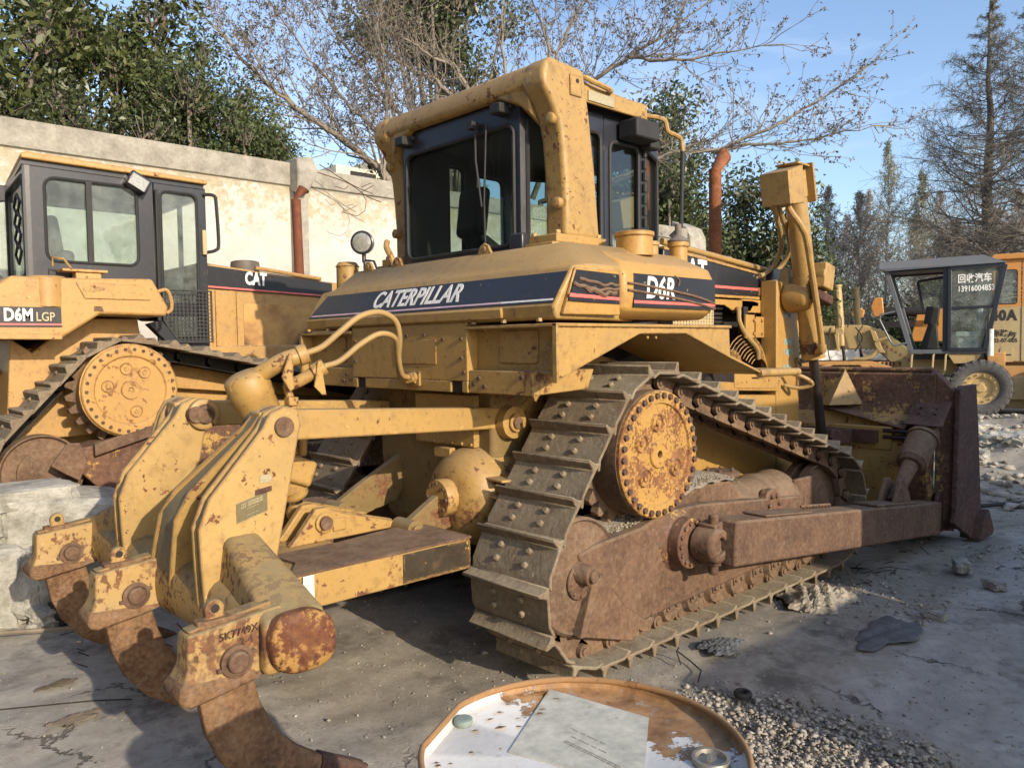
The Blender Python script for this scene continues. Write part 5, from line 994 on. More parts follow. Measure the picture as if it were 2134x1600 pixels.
def seg_tubes(segs, mat, name, parent, sides=5):
    """segs: list of (p0, p1, r0, r1) as tapered prisms, all in one mesh"""
    A = np.array([s[0] for s in segs], float); B = np.array([s[1] for s in segs], float); ra = np.array([s[2] for s in segs]); rb = np.array([s[3] for s in segs])
    d = B - A; L = np.linalg.norm(d, axis=1)[:, None] + 1e-9; d /= L; B = B + d * np.minimum(L * .05, .02)
    h = np.where(np.abs(d[:, 2:3]) < .9, np.array([[0, 0, 1.]]), np.array([[1., 0, 0]])); u = np.cross(h, d); u /= np.linalg.norm(u, axis=1)[:, None]; w = np.cross(d, u)
    V = []
    for P, r in ((A, ra), (B, rb)):
        for k in range(sides):
            t = 2 * pi * k / sides; V.append(P + (u * math.cos(t) + w * math.sin(t)) * r[:, None])
    V = np.stack(V, 1).reshape(-1, 3); n = len(segs); F = []
    for k in range(sides):
        j = (k + 1) % sides; base = np.arange(n) * 2 * sides; F.append(np.stack([base + k, base + j, base + sides + j, base + sides + k], 1))
    return npmesh(name, V, np.concatenate(F), mat, parent)
def grow(p, d, L, r, depth, segs, tips, rs, up=.05, spread=.7, kids=3, wander=.22, rmin=.004):
    n = 4; p = np.array(p, float); d = np.array(d, float); d /= np.linalg.norm(d); pts = [p]; r0 = r
    for i in range(n):
        d = d + rs.normal(size=3) * wander * .5 + np.array([0, 0, up]); d /= np.linalg.norm(d); q = p + d * L / n; r1 = max(rmin, r0 * (1 - .5 * (i + 1) / n))
        segs.append((p, q, max(rmin, r0 * (1 - .5 * i / n)), r1)); p = q; pts.append(p)
    if depth == 0: tips.append((p, d)); tips.append((pts[2], d)); return
    for k in range(kids + 1):
        i = n if k == 0 else rs.integers(1, n + 1); dd = d + rs.normal(size=3) * (spread * (.5 if k == 0 else 1)); dd /= np.linalg.norm(dd)
        grow(pts[i], dd, L * rs.uniform(.6, .82), max(rmin, r0 * (.5 if i == n else .42)), depth - 1, segs, tips, rs, up, spread, kids, wander, rmin)
def tree_root(name, base, label, cat='tree', group=None): return empty(name, base, label, cat, group)
def fix(root):   # meshes were built in world coordinates: shift them under their root
    for c in root.children: c.location = -Vector(root.location)
# --- the leafless tree with brown buds whose limbs spread over wall and cab
def bud_tree(name, label, base, limbs, seed, group):
    rs = np.random.default_rng(seed); root = tree_root(name, base, label, 'tree', group); segs = []; tips = []
    for pts, r, dp in limbs:
        P = [np.array(q) for q in pts]; n = len(P) - 1; Ls = 0
        for i in range(n):
            m1 = 4; a, b = P[i], P[i + 1]; jit = [a + (b - a) * k / m1 + (rs.normal(size=3) * .02 * np.linalg.norm(b - a) if 0 < k < m1 else 0) for k in range(m1 + 1)]
            for k in range(m1):
                t0 = (i + k / m1) / n; t1 = (i + (k + 1) / m1) / n; segs.append((jit[k], jit[k + 1], r * (1 - .8 * t0), r * (1 - .8 * t1)))
                if t0 > .12:
                    d = (b - a) / np.linalg.norm(b - a)
                    for _ in range(2):
                        dd = d * .8 + rs.normal(size=3) * .65 + np.array([0, 0, .25]); grow(jit[k], dd, rs.uniform(.45, 1.0) * (1.15 - .5 * t0), max(.006, r * .3 * (1 - .7 * t0)), dp, segs, tips, rs, .06, .55, 2, .3, .0035)
        d = (P[-1] - P[-2]); d /= np.linalg.norm(d)
        for _ in range(3): grow(P[-1], d + rs.normal(size=3) * .3, .6, .008, dp, segs, tips, rs, .05, .5, 2, .3, .0035)
    seg_tubes([(np.array(base), np.array(limbs[0][0][0]), limbs[0][1] * 1.4, limbs[0][1])] + [s for s in segs], bark, 'trunk', root, 5)
    T = np.array([t[0] for t in tips]); k = 5; P = np.repeat(T, k, 0) + rs.normal(size=(len(T) * k, 3)) * .018
    V, F = leaves(P, .050, rs, .42, .5); npmesh('crown', V, F, LM['bud'], root); fix(root); return root
GT = 'trees behind the concrete wall'
A1 = [(5.0, 7.11, 4.03), (4.67, 7.45, 4.59), (4.18, 7.95, 5.15), (3.64, 8.06, 5.42), (3.17, 8.25, 5.79), (2.85, 8.58, 6.25), (2.49, 8.96, 6.87)]
A2 = [(5.29, 6.84, 4.18), (4.91, 7.24, 4.82), (4.59, 7.57, 5.3), (4.21, 7.97, 5.86), (3.84, 8.37, 6.58), (3.47, 8.77, 7.38)]
A3 = [(5.77, 7.07, 4.11), (5.52, 7.38, 5.18), (5.07, 7.85, 5.93), (4.68, 8.26, 6.68), (3.93, 8.34, 7.53)]
A4 = [(6.4, 7.17, 4.2), (6.23, 7.45, 6.08), (6.0, 7.7, 6.42), (5.57, 8.11, 6.68), (5.17, 8.54, 7.37), (4.55, 8.46, 7.83)]
A5 = [(4.59, 7.21, 3.99), (4.63, 7.21, 4.62), (4.69, 7.23, 5.71), (4.65, 7.33, 6.64), (4.62, 7.4, 7.42)]
A6 = [(6.53, 7.05, 4.19), (6.51, 7.19, 6.07), (6.32, 7.41, 6.59), (5.7, 7.3, 6.58), (5.16, 7.12, 6.64), (4.83, 7.45, 6.88)]
B1 = [(7.02, 6.59, 4.19), (6.98, 6.75, 6.06), (6.92, 6.86, 6.92), (7.0, 6.86, 7.94)]
B2 = [(7.46, 6.3, 4.18), (7.54, 6.28, 6.9), (7.47, 6.38, 7.33), (7.31, 6.57, 7.93)]
B3 = [(7.64, 6.2, 4.17), (7.63, 6.19, 6.82), (7.84, 6.02, 7.32), (8.12, 5.81, 8.0)]
C1 = [(7.1, 6.3, 4.2), (7.12, 5.49, 5.63), (7.33, 5.04, 6.0), (7.59, 4.54, 6.28), (7.89, 4.01, 6.58), (8.33, 3.49, 7.06)]
C2 = [(7.59, 4.54, 6.28), (7.68, 4.04, 6.12), (7.89, 3.56, 6.05), (8.13, 3.2, 6.12), (8.44, 2.64, 6.14)]
D1 = [(7.2, 6.2, 4.15), (7.44, 4.7, 4.3), (7.78, 3.84, 4.65), (8.16, 3.21, 4.64), (8.44, 2.55, 4.86), (8.99, 2.06, 5.26), (9.49, 1.62, 5.72)]
D2 = [(8.16, 3.21, 4.64), (8.4, 2.85, 4.7), (8.53, 2.45, 4.64), (8.77, 1.95, 4.66), (9.2, 1.28, 4.79)]
bud_tree('budding_tree', 'bare budding tree fanning its limbs over the wall left of the cab', (5.2, 7.0, 0), [(A1, .075, 2), (A2, .045, 2), (A3, .045, 2), (A5, .035, 2)], 1, GT)
bud_tree('budding_tree', 'bare budding tree straight behind the cab roof, its limbs rising upright', (6.9, 6.7, 0), [(A4, .05, 1), (A6, .05, 1), (B1, .05, 1), (B2, .045, 1), (B3, .04, 2)], 2, GT)
bud_tree('budding_tree', 'bare budding tree reaching long low limbs right over the exhaust stack', (7.2, 6.3, 0), [(D1, .05, 1), (D2, .03, 1), (C1, .055, 2), (C2, .035, 1)], 3, GT)
# --- leafy crowns made of clumps
def leafy(name, label, base, clumps, n, size, mat, seed, trunk_r=.12, cat='tree', group=None, tuft=14, tr=.22, stems=True, aspect=.42, bk=None):
    rs = np.random.default_rng(seed); root = tree_root(name, base, label, cat, group); b = np.array(base, float); segs = []; P = []
    tot = sum(c[3] ** 2 for c in clumps)
    for cx, cy, cz, r in clumps:
        m = max(3, int(n / tuft * r * r / tot)); d = rs.normal(size=(m, 3)); d /= np.linalg.norm(d, axis=1)[:, None]; rr = r * rs.uniform(.25, 1.0, m) ** .6
        C = np.array([cx, cy, cz]) + d * rr[:, None] * np.array([1, 1, .85])
        P.append(np.repeat(C, tuft, 0) + rs.normal(size=(m * tuft, 3)) * tr)
        if stems:
            st = b + (np.array([cx, cy, cz]) - b) * np.array([.35, .35, .55]); ctr = np.array([cx, cy, cz]); segs.append((b, st, trunk_r, trunk_r * .6)); segs.append((st, ctr, trunk_r * .5, trunk_r * .2))
            for q in C[::2]: segs.append((ctr * .6 + q * .4 * 1 + (st - ctr) * .1, q, .012, .004)); segs.append((ctr, ctr * .6 + q * .4 + (st - ctr) * .1, .022, .012))
    if segs: seg_tubes(segs, bk or bark2, 'trunk', root, 5)
    P = np.concatenate(P); V, F = leaves(P, size, rs, aspect); npmesh('crown', V, F, mat, root); fix(root); return root
rs0 = np.random.default_rng(5)
def blob(c, r, n, rr, rs=rs0, sc=(1, 1, 1)):
    out = []
    for _ in range(n):
        d = rs.normal(size=3); d /= np.linalg.norm(d); q = np.array(c) + d * r * rs.random() ** .5 * np.array(sc); out.append((q[0], q[1], q[2], rr * rs.uniform(.7, 1.25)))
    return out
GS = 'shrubs growing above the wall'
leafy('magnolia_tree', 'broad-leaved magnolia at the far left with big dark and yellowing leaves above the wall', (-.6, 9.6, 0), blob((-1.0, 9.6, 6.2), 1.9, 22, .62, sc=(1.3, .8, 1.1)), 9500, .15, LM['magnolia'], 21, group=GT, tuft=9, tr=.15, aspect=.40)
leafy('magnolia_tree', 'lower magnolia limb crown leaning right, between the big magnolia and the feathery shrub', (.9, 9.4, 0), blob((1.0, 9.2, 5.9), 1.15, 14, .45, sc=(1.1, .8, 1.2)), 5200, .13, LM['magnolia'], 22, group=GT, tuft=9, tr=.14, aspect=.40)
leafy('evergreen_shrub', 'feathery mid-green shrub above the wall left of the broken pillar', (2.0, 8.4, 0), blob((2.0, 8.4, 5.1), 1.2, 20, .42, sc=(1.0, .7, 1.25)), 15000, .075, LM['bush'], 23, group=GS, tuft=16, tr=.13)
leafy('evergreen_shrub', 'low yellow-green shrub just over the wall top next to the broken pillar', (3.0, 8.0, 0), blob((3.1, 7.9, 4.6), .8, 14, .32, sc=(1.5, .7, .8)), 9500, .065, LM['bush'], 24, group=GS, tuft=16, tr=.11)
leafy('evergreen_shrub', 'dark low shrub at the wall top behind the D6M cab roof', (.6, 8.6, 0), blob((.4, 8.5, 4.6), .9, 14, .38, sc=(2.0, .7, .7)), 9000, .075, LM['dark'], 25, group=GS, tuft=14, tr=.13)
leafy('laurel_shrub', 'small sparse laurel with dark leaves at the wall top beside the cab', (5.4, 7.6, 0), blob((5.35, 7.5, 4.55), .55, 8, .26, sc=(1.2, .7, 1.0)), 1300, .11, LM['dark'], 26, group=GS, tuft=8, tr=.10)
leafy('evergreen_tree', 'dark evergreen tree right behind the cab roof among the bare limbs', (8.2, 10.1, 0), blob((8.2, 10.3, 8.0), 1.7, 22, .60, sc=(1, 1, 1.4)), 13000, .13, LM['dark'], 27, group=GT, tuft=12, tr=.2)
leafy('evergreen_tree', 'dense dark evergreen tree between the cab and the rusty exhaust stack', (12.5, 7.2, 0), blob((12.5, 7.2, 4.6), 2.1, 34, .62, sc=(.62, .62, 1.35)), 21000, .13, LM['dark'], 28, group=GT, tuft=12, tr=.22)
leafy('evergreen_tree', 'rounded dark evergreen tree right of the rusty exhaust stack', (15.0, 6.4, 0), blob((15.0, 6.2, 3.4), 1.9, 30, .62, sc=(.85, .85, 1.15)), 19000, .14, LM['dark'], 29, group=GT, tuft=12, tr=.22)
leafy('conifer_shrub', 'yellow-green conifer shrub behind the raised lift cylinder', (21.0, 8.2, 0), blob((21.0, 8.2, 2.2), 1.4, 20, .55, sc=(.7, .7, 1.2)), 12000, .10, LM['bush'], 30, group=GT, tuft=14, tr=.2)
# --- spire-shaped trees far behind the grader, and the tall bare ones
def spire(name, label, base, H, R, mat, seed, nb=90, lsz=.16, bare=False, group=None, r0=.14, updir=.9, k=5, bk=None, start=.12):
    rs = np.random.default_rng(seed); root = tree_root(name, base, label, 'tree', group); segs = []; P = []; b = np.array(base, float); top = b + np.array([rs.normal() * .1, rs.normal() * .1, H]); N = 14
    tr = [b + (top - b) * i / N + (rs.normal(size=3) * np.array([.04, .04, 0]) if 0 < i < N else 0) for i in range(N + 1)]
    for i in range(N): segs.append((tr[i], tr[i + 1], r0 * (1 - .93 * i / N), r0 * (1 - .93 * (i + 1) / N)))
    for j in range(nb):
        t = start + (1 - start) * (j + rs.random()) / nb; f = t * N; i = min(N - 1, int(f)); p = tr[i] + (tr[i + 1] - tr[i]) * (f - i); a = rs.random() * 2 * pi
        prof = (min(1, (1 - t) * 1.6 + .03) * min(1, .5 + t * 1.6)) if bare else min(1, (1 - t) * 1.7 + .02) * (.65 + .35 * min(1, t * 3))
        L = R * prof * rs.uniform(.65, 1.15); d = np.array([math.cos(a), math.sin(a), updir * (rs.uniform(.2, .9) if not bare else rs.uniform(-.05, .45))]); d /= np.linalg.norm(d); q = p; m = 6; rr = max(.006, r0 * (.17 if bare else .28) * (1 - t)); 
        for s_ in range(m):
            d = d + rs.normal(size=3) * .16 + np.array([0, 0, (.10 if s_ < 3 else -.02) if bare else .08]); d /= np.linalg.norm(d); q2 = q + d * L / m; segs.append((q, q2, rr * (1 - s_ / m) + .005, rr * (1 - (s_ + 1) / m) + .005))
            for _ in range(3 if bare else 2):
                dd = d + rs.normal(size=3) * .8 + np.array([0, 0, -.25 if bare else .2]); dd /= np.linalg.norm(dd); l2 = L * rs.uniform(.14, .34); e = q2 + dd * l2; mid = (q2 + e) / 2 + rs.normal(size=3) * .03 * l2
                segs.append((q2, mid, .009, .006)); segs.append((mid, e, .006, .004))
                for tt in np.linspace(.25, 1, k): P.append(q2 + (e - q2) * tt + rs.normal(size=3) * .05)
                if bare:
                    for _2 in range(3): d3 = dd + rs.normal(size=3) * .7 + np.array([0, 0, -.3]); d3 /= np.linalg.norm(d3); e3 = mid + d3 * l2 * .6; segs.append((mid, e3, .005, .003)); P.append(e3); P.append((mid + e3) / 2)
            q = q2
    seg_tubes(segs, bk or bark2, 'trunk', root, 4)
    P = np.array(P); V, F = leaves(P, lsz, rs, .28, .3); npmesh('crown', V, F, mat, root); fix(root); return root
bark3 = plain('pale_twigs', (.36, .31, .25), .9, var=.3)
bark4 = plain('grey_brown_bark', (.13, .11, .09), .9, var=.3)
GF = 'row of slender trees behind the grader'
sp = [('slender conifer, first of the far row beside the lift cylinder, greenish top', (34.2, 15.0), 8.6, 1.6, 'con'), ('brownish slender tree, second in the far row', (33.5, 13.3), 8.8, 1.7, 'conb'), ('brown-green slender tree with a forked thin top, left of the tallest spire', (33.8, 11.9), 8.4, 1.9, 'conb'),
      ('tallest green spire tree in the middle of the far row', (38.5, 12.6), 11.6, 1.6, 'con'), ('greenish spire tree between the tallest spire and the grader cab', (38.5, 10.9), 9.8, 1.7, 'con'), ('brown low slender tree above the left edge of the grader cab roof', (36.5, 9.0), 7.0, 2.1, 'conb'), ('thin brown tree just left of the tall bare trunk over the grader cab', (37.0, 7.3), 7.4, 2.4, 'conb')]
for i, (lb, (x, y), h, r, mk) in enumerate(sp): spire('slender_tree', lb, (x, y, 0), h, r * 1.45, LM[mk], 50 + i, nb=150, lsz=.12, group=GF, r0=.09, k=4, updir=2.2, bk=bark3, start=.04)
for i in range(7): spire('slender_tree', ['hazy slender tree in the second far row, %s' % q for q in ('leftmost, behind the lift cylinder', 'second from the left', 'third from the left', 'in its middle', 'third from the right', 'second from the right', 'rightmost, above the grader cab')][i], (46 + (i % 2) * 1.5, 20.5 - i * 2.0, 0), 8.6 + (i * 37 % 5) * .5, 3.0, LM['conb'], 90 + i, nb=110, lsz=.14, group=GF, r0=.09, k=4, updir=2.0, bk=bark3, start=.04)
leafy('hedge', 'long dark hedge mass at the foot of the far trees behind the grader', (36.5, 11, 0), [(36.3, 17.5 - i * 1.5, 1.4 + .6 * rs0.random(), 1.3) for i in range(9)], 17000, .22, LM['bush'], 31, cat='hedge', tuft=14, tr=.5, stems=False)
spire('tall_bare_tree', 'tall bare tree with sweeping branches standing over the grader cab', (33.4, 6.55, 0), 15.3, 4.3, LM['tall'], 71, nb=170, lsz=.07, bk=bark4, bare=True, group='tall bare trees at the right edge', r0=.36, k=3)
spire('tall_bare_tree', 'tall bare tree cut by the right edge of the picture', (32.0, 4.6, 0), 14.5, 4.4, LM['tall'], 72, nb=150, lsz=.07, bk=bark4, bare=True, group='tall bare trees at the right edge', r0=.32, k=3)
leafy('red_maple', 'small red-leaved maple seen between lift cylinder and grader tube', (41.5, 16.7, 0), blob((41.5, 16.7, 3.0), 1.1, 10, .5), 2600, .22, LM['red'], 33, tuft=10, tr=.25)
# ================================================================ ground, wall, rubble
def sstep(a, b, x): t = np.clip((x - a) / (b - a), 0, 1); return t * t * (3 - 2 * t)
_gr = np.random.default_rng(8); _K = [(_gr.normal(size=2) * s, _gr.random() * 6.28, a) for s, a in ((1.5, .006), (3, .005), (6, .004), (12, .003), (1.1, .006), (9, .003), (20, .002), (30, .0015)) for _ in range(3)]
def gh(x, y):
    z = sum(a * np.sin(k[0] * x + k[1] * y + ph) for k, ph, a in _K) - .012
    z = z + .36 * sstep(1.75, 2.35, y) * (1 - sstep(4.0, 6.5, x)) * (1 + .0 * x)
    b = sstep(6.5, 9.5, x) * (1 - sstep(14.5, 17, x)) * sstep(-4, -2, y) * (1 - sstep(3, 5, y)); z = z + b * (.10 + .10 * np.sin(2.3 * x + .7 * y) * np.sin(1.9 * y - .4 * x) + .05 * np.sin(6.1 * x) * np.sin(5.3 * y + x))
    return z
def axis_(lo, hi, d, far):
    a = list(np.arange(lo, hi + 1e-6, d)); s = d; p = hi; out = []
    while p < far: s *= 1.35; p += s; out.append(p)
    s = d; p = lo; out2 = []
    while p > -far: s *= 1.35; p -= s; out2.append(p)
    return np.array(out2[::-1] + a + out)
gx = axis_(-4.5, 13, .06, 500); gy = axis_(-4.5, 4.5, .06, 500); X, Y = np.meshgrid(gx, gy); Z = gh(X, Y); far = np.maximum(sstep(15, 25, np.abs(X)), sstep(10, 20, np.abs(Y))); Z = Z * (1 - far)
nx_, ny_ = len(gx), len(gy); V = np.stack([X.ravel(), Y.ravel(), Z.ravel()], 1); idx = np.arange(nx_ * ny_).reshape(ny_, nx_)
F = np.stack([idx[:-1, :-1].ravel(), idx[:-1, 1:].ravel(), idx[1:, 1:].ravel(), idx[1:, :-1].ravel()], 1)
t = NT('yard_ground')
fine = t.noise(95, 5, .7); med = t.noise(14, 7, .65); big = t.noise(1.1, 6, .6); peb = t.voro(42); peb2 = t.voro(110)
dirt = t.mix(t.ramp(t.add(t.mul(med, .6), t.mul(fine, .4)), .34, .64), (.22, .195, .155), (.40, .365, .30))
dirt = t.mix(t.ramp(peb, .05, .22, .6, 0), dirt, (.40, .37, .32)); dirt = t.mix(t.ramp(peb2, .02, .2, .4, 0), dirt, (.42, .38, .33))
conc = t.mix(t.ramp(t.add(t.mul(med, .5), t.mul(t.noise(3, 6, .6), .5)), .38, .62), (.33, .31, .28), (.50, .475, .43)); conc = t.mix(t.ramp(fine, .55, .75, 0, .3), conc, (.42, .40, .38))
# concrete slab areas: right foreground and left foreground
sx = t.new('SeparateXYZ'); t.set(sx.inputs[0], t.co()); xx, yy = sx.outputs[0], sx.outputs[1]
edge = t.mul(t.math('SUBTRACT', t.noise(1.6, 7, .7), .5), 1.6)
right = t.ramp(t.add(t.add(t.mul(yy, -1.), t.mul(xx, .05)), edge), 1.95, 2.15)
left = t.mul(t.ramp(t.add(t.mul(xx, -1.), edge), .85, 1.1), t.ramp(t.add(t.mul(yy, -1.), edge), -1.9, -1.6))
cm = t.mx(t.mul(right, t.ramp(xx, .55, .75)), t.mul(left, .8))
col = t.mix(t.mul(cm, t.ramp(med, .28, .42)), dirt, conc)
cr = t.new('TexVoronoi'); cr.feature = 'DISTANCE_TO_EDGE'; cr.inputs['Scale'].default_value = .9
dv = t.new('VectorMath', operation='ADD'); t.set(dv.inputs[0], t.co()); sc_ = t.new('VectorMath', operation='SCALE'); sc_.inputs['Scale'].default_value = .35; t.set(sc_.inputs[0], t.noise(3.5, 5, .7, out=1)); t.t.links.new(sc_.outputs[0], dv.inputs[1]); t.t.links.new(dv.outputs[0], cr.inputs[0])
crack = t.mul(t.ramp(cr.outputs[0], .004, .012, 1, 0), t.mul(cm, t.ramp(t.noise(1.3, 2, .5), .46, .52)))
col = t.mix(crack, col, (.05, .045, .04))
oil = t.ramp(t.add(t.noise(1.5, 7, .7), t.mul(t.noise(9, 6, .7), .25)), .655, .77); col = t.mix(t.mul(oil, .7), col, (.045, .04, .036))
col = t.mix(t.mul(t.ramp(big, .35, .65), .38), col, (.17, .148, .11))
t.bump(t.add(t.add(t.mul(t.noise(260, 3, .6), .7), t.mul(med, .35)), t.add(t.mul(t.ramp(peb, 0, .3, 1, 0), .5), t.mul(crack, -3.))), .7, .008)
M['ground'] = t.done(col, .95)
gnd = npmesh('ground', V, F, M['ground'], None); gnd['kind'] = 'structure'; gnd.data.shade_smooth()
# loose gravel: one object
def rocks(name, P, S, mat, rs, kind=None, flat=.6):
    base = np.array([(1, 0, 0), (-1, 0, 0), (0, 1, 0), (0, -1, 0), (0, 0, 1), (0, 0, -1), (.62, .62, .5), (-.6, .6, -.5), (.6, -.6, -.5), (-.6, -.62, .5)], float)
    bm = bmesh.new(); [bm.verts.new(v) for v in base]; bmesh.ops.convex_hull(bm, input=bm.verts[:]); bmesh.ops.triangulate(bm, faces=bm.faces[:]); bm.verts.index_update(); B = np.array([v.co[:] for v in bm.verts]); T = np.array([[v.index for v in f.verts] for f in bm.faces]); bm.free()
    n = len(P); nb = len(B); J = B[None] * (1 + rs.uniform(-.35, .35, (n, nb, 1))); J = J * rs.uniform(.6, 1.3, (n, 1, 3)); J[:, :, 2] *= flat
    a = rs.random(n) * 6.283; ca, sa = np.cos(a)[:, None], np.sin(a)[:, None]; x = J[:, :, 0] * ca - J[:, :, 1] * sa; y = J[:, :, 0] * sa + J[:, :, 1] * ca; J = np.stack([x, y, J[:, :, 2]], 2)
    V = (J * np.asarray(S)[:, None, None] + np.asarray(P)[:, None, :]).reshape(-1, 3); F = (T[None] + (np.arange(n) * nb)[:, None, None]).reshape(-1, 3); o = npmesh(name, V, F, mat, None)
    if kind: o['kind'] = kind
    return o
gm = NT('gravel_stone'); g_ = gm.new('NewGeometry'); gc = gm.mix(g_.outputs['Random Per Island'], (.17, .15, .12), (.42, .385, .325)); gm.bump(gm.noise(120, 4, .6), .4, .004); M['gravel'] = gm.done(gc, .95)
gm = NT('brown_grit'); g_ = gm.new('NewGeometry'); gc = gm.mix(g_.outputs['Random Per Island'], (.22, .18, .13), (.44, .38, .29)); M['grit'] = gm.done(gc, .95)
rs = np.random.default_rng(4)
def scat(n, x0, x1, y0, y1, s0, s1, dens=None, sink=.15, zf=None):
    x = rs.uniform(x0, x1, n); y = rs.uniform(y0, y1, n)
    if dens is not None: k = rs.random(n) < dens(x, y); x, y = x[k], y[k]
    s = s0 * (s1 / s0) ** (rs.random(len(x)) ** 2.2); z = gh(x, y) + s * (.4 - sink); return np.stack([x, y, z], 1), s
# heap of gravel beside the drum, thin scatter everywhere else
P1, S1 = scat(26000, -.5, 1.1, -3.0, -1.45, .004, .019, lambda x, y: np.clip(1.35 - np.hypot((x - .12) / .42, (y + 2.15) / .62), 0, 1))
P1[:, 2] += .03 * np.clip(1 - np.hypot((P1[:, 0] - .25) / .42, (P1[:, 1] + 2.12) / .55), 0, 1) * rs.random(len(P1))
P2, S2 = scat(30000, -2.6, 5.5, -3.6, 2.0, .002, .009, lambda x, y: np.clip(.35 + .6 * np.sin(1.7 * x + 2 * np.sin(y * 1.3)) * np.sin(2.1 * y + x), .05, 1))
P3, S3 = scat(9000, 5.5, 15, -2.6, 4.5, .012, .085, lambda x, y: np.clip(.5 + .5 * np.sin(1.3 * x + y), .1, 1))
P4, S4 = scat(160, -2.4, 5, -3.2, 1.8, .008, .020, None)
P5, S5 = scat(3000, .8, 4.2, -2.0, -1.1, .004, .016, lambda x, y: np.clip(.4 + .6 * np.sin(3 * x + 1), .0, 1))
rocks('gravel', np.concatenate([P1, P2, P3, P4, P5]), np.concatenate([S1, S2, S3, S4, S5]), M['gravel'], rs, 'stuff')
# gravel and dirt lying on the track frame
x = rs.uniform(.05, 1.5, 5000); y = rs.uniform(-1.09, -.80, 5000); k = np.clip((x - .05) / 1.4, 0, 1); zt_ = np.interp(x, [.02, .1, .46, .66, .9, 1.15, 1.42, 1.5], [.63, .66, .685, .735, .80, .83, .82, .76]); pile = .10 * np.exp(-((x - .80) / .16) ** 2) + .02 * np.sin(9 * x) ** 2
z = zt_ + pile * rs.random(5000) * (.5 + (y + 1.09) * 2); s = .003 + .008 * rs.random(5000) ** 3
dp = rocks('frame_gravel', np.stack([x, y, z], 1), s * .8, M['grit'], rs); dp.parent = D; dp['kind'] = 'stuff'
xs = np.linspace(.06, 1.45, 40); ys = np.linspace(-1.10, -.78, 10); XX, YY = np.meshgrid(xs, ys); ZZ = np.interp(XX, [.02, .1, .46, .66, .9, 1.15, 1.42, 1.5], [.63, .66, .685, .735, .80, .83, .82, .76]) - .012 + (.10 * np.exp(-((XX - .80) / .17) ** 2) + .025) * np.clip((YY + 1.10) * 7, 0, 1) + .006 * np.sin(40 * XX) * np.sin(33 * YY)
idx = np.arange(400).reshape(10, 40); F = np.stack([idx[:-1, :-1].ravel(), idx[:-1, 1:].ravel(), idx[1:, 1:].ravel(), idx[1:, :-1].ravel()], 1); dp = npmesh('packed_dirt', np.stack([XX.ravel(), YY.ravel(), ZZ.ravel()], 1), F, M['dirt'], D); dp['kind'] = 'stuff'
# ---- the concrete wall
wm = NT('stained_wall'); sx = wm.new('SeparateXYZ'); wm.set(sx.inputs[0], wm.co()); z = sx.outputs[2]
n1 = wm.noise(2.2, 7, .65); stn = wm.noise(5.5, 6, .65, (1, 1, .10)); stn2 = wm.noise(19, 5, .6, (1, 1, .07)); f = wm.noise(30, 5, .6)
col = wm.mix(wm.ramp(n1, .35, .65), (.43, .405, .36), (.56, .53, .475))
topm = wm.ramp(z, 2.75, 3.70)                                # streaks hang from the coping
s1_ = wm.ramp(wm.add(wm.add(wm.mul(stn, .75), wm.mul(stn2, .45)), wm.mul(topm, .34)), .78, .88)
col = wm.mix(wm.mul(s1_, .75), col, wm.mix(wm.noise(3, 3), (.34, .26, .16), (.42, .36, .22)))
s2_ = wm.ramp(wm.add(wm.add(wm.mul(stn2, .7), wm.mul(f, .2)), wm.mul(topm, .30)), .70, .80); col = wm.mix(wm.mul(s2_, .5), col, (.25, .235, .17))
col = wm.mix(wm.ramp(wm.add(wm.mul(n1, .5), wm.mul(wm.noise(3, 5, .6, (1, 1, .25)), .5)), .52, .68, 0, .35), col, (.36, .33, .28))
cm_ = wm.ramp(wm.add(z, wm.mul(wm.math('SUBTRACT', wm.noise(4, 6, .7), .5), .12)), 3.62, 3.655)
conc = wm.mix(wm.ramp(wm.add(wm.mul(wm.noise(6, 8, .7), .7), wm.mul(f, .3)), .38, .62), (.20, .185, .15), (.36, .335, .28)); col = wm.mix(cm_, col, conc)
wm.bump(wm.add(f, wm.mul(cm_, .8)), .4, .01); M['wall'] = wm.done(col, .9)
m = MB(); m.prism([(5.50, -.1), (5.50, 3.64), (5.47, 3.655), (5.47, 3.93), (5.72, 3.93), (5.72, -.1)], 'x', -2.3, 2.03)
w = m.build('concrete_wall', M['wall'], None); tag(w, 'tall whitewashed concrete wall with grey coping and brown drip stains behind the left bulldozer', 'wall')
m = MB().prism([(5.50, -.1), (5.50, 3.66), (5.47, 3.675), (5.47, 3.90), (5.72, 3.90), (5.72, -.1)], 'x', 2.24, 10.6)
w = m.build('concrete_wall', M['wall'], None); tag(w, 'stretch of stained whitewashed wall right of the broken pillar, running behind the cab', 'wall')
pc = plain('rough_concrete', (.30, .28, .235), .95, var=.30, bump=.9, scale=7)
m = MB().bb((2.03, 5.42, -.1), (2.24, 5.75, 3.70)); pw = m.build('wall_pillar', pc, None, bevel=.01); tag(pw, 'grey concrete pillar with a broken top block between the two wall stretches', 'pillar')
rsb = np.random.default_rng(2); bl_ = []
m = MB().loft([[(2.02, 5.30, 3.52), (2.16, 5.26, 3.56), (2.20, 5.6, 3.64), (2.02, 5.6, 3.64)], [(2.02, 5.26, 3.68), (2.22, 5.20, 3.70), (2.24, 5.70, 3.72), (2.03, 5.7, 3.72)], [(2.02, 5.26, 3.78), (2.26, 5.18, 3.78), (2.25, 5.74, 3.82), (2.02, 5.74, 3.82)], [(2.03, 5.30, 3.97), (2.22, 5.24, 3.99), (2.24, 5.75, 3.99), (2.04, 5.75, 3.99)]]); m.build('broken_block', pc, pw, bevel=.02, seg=2)
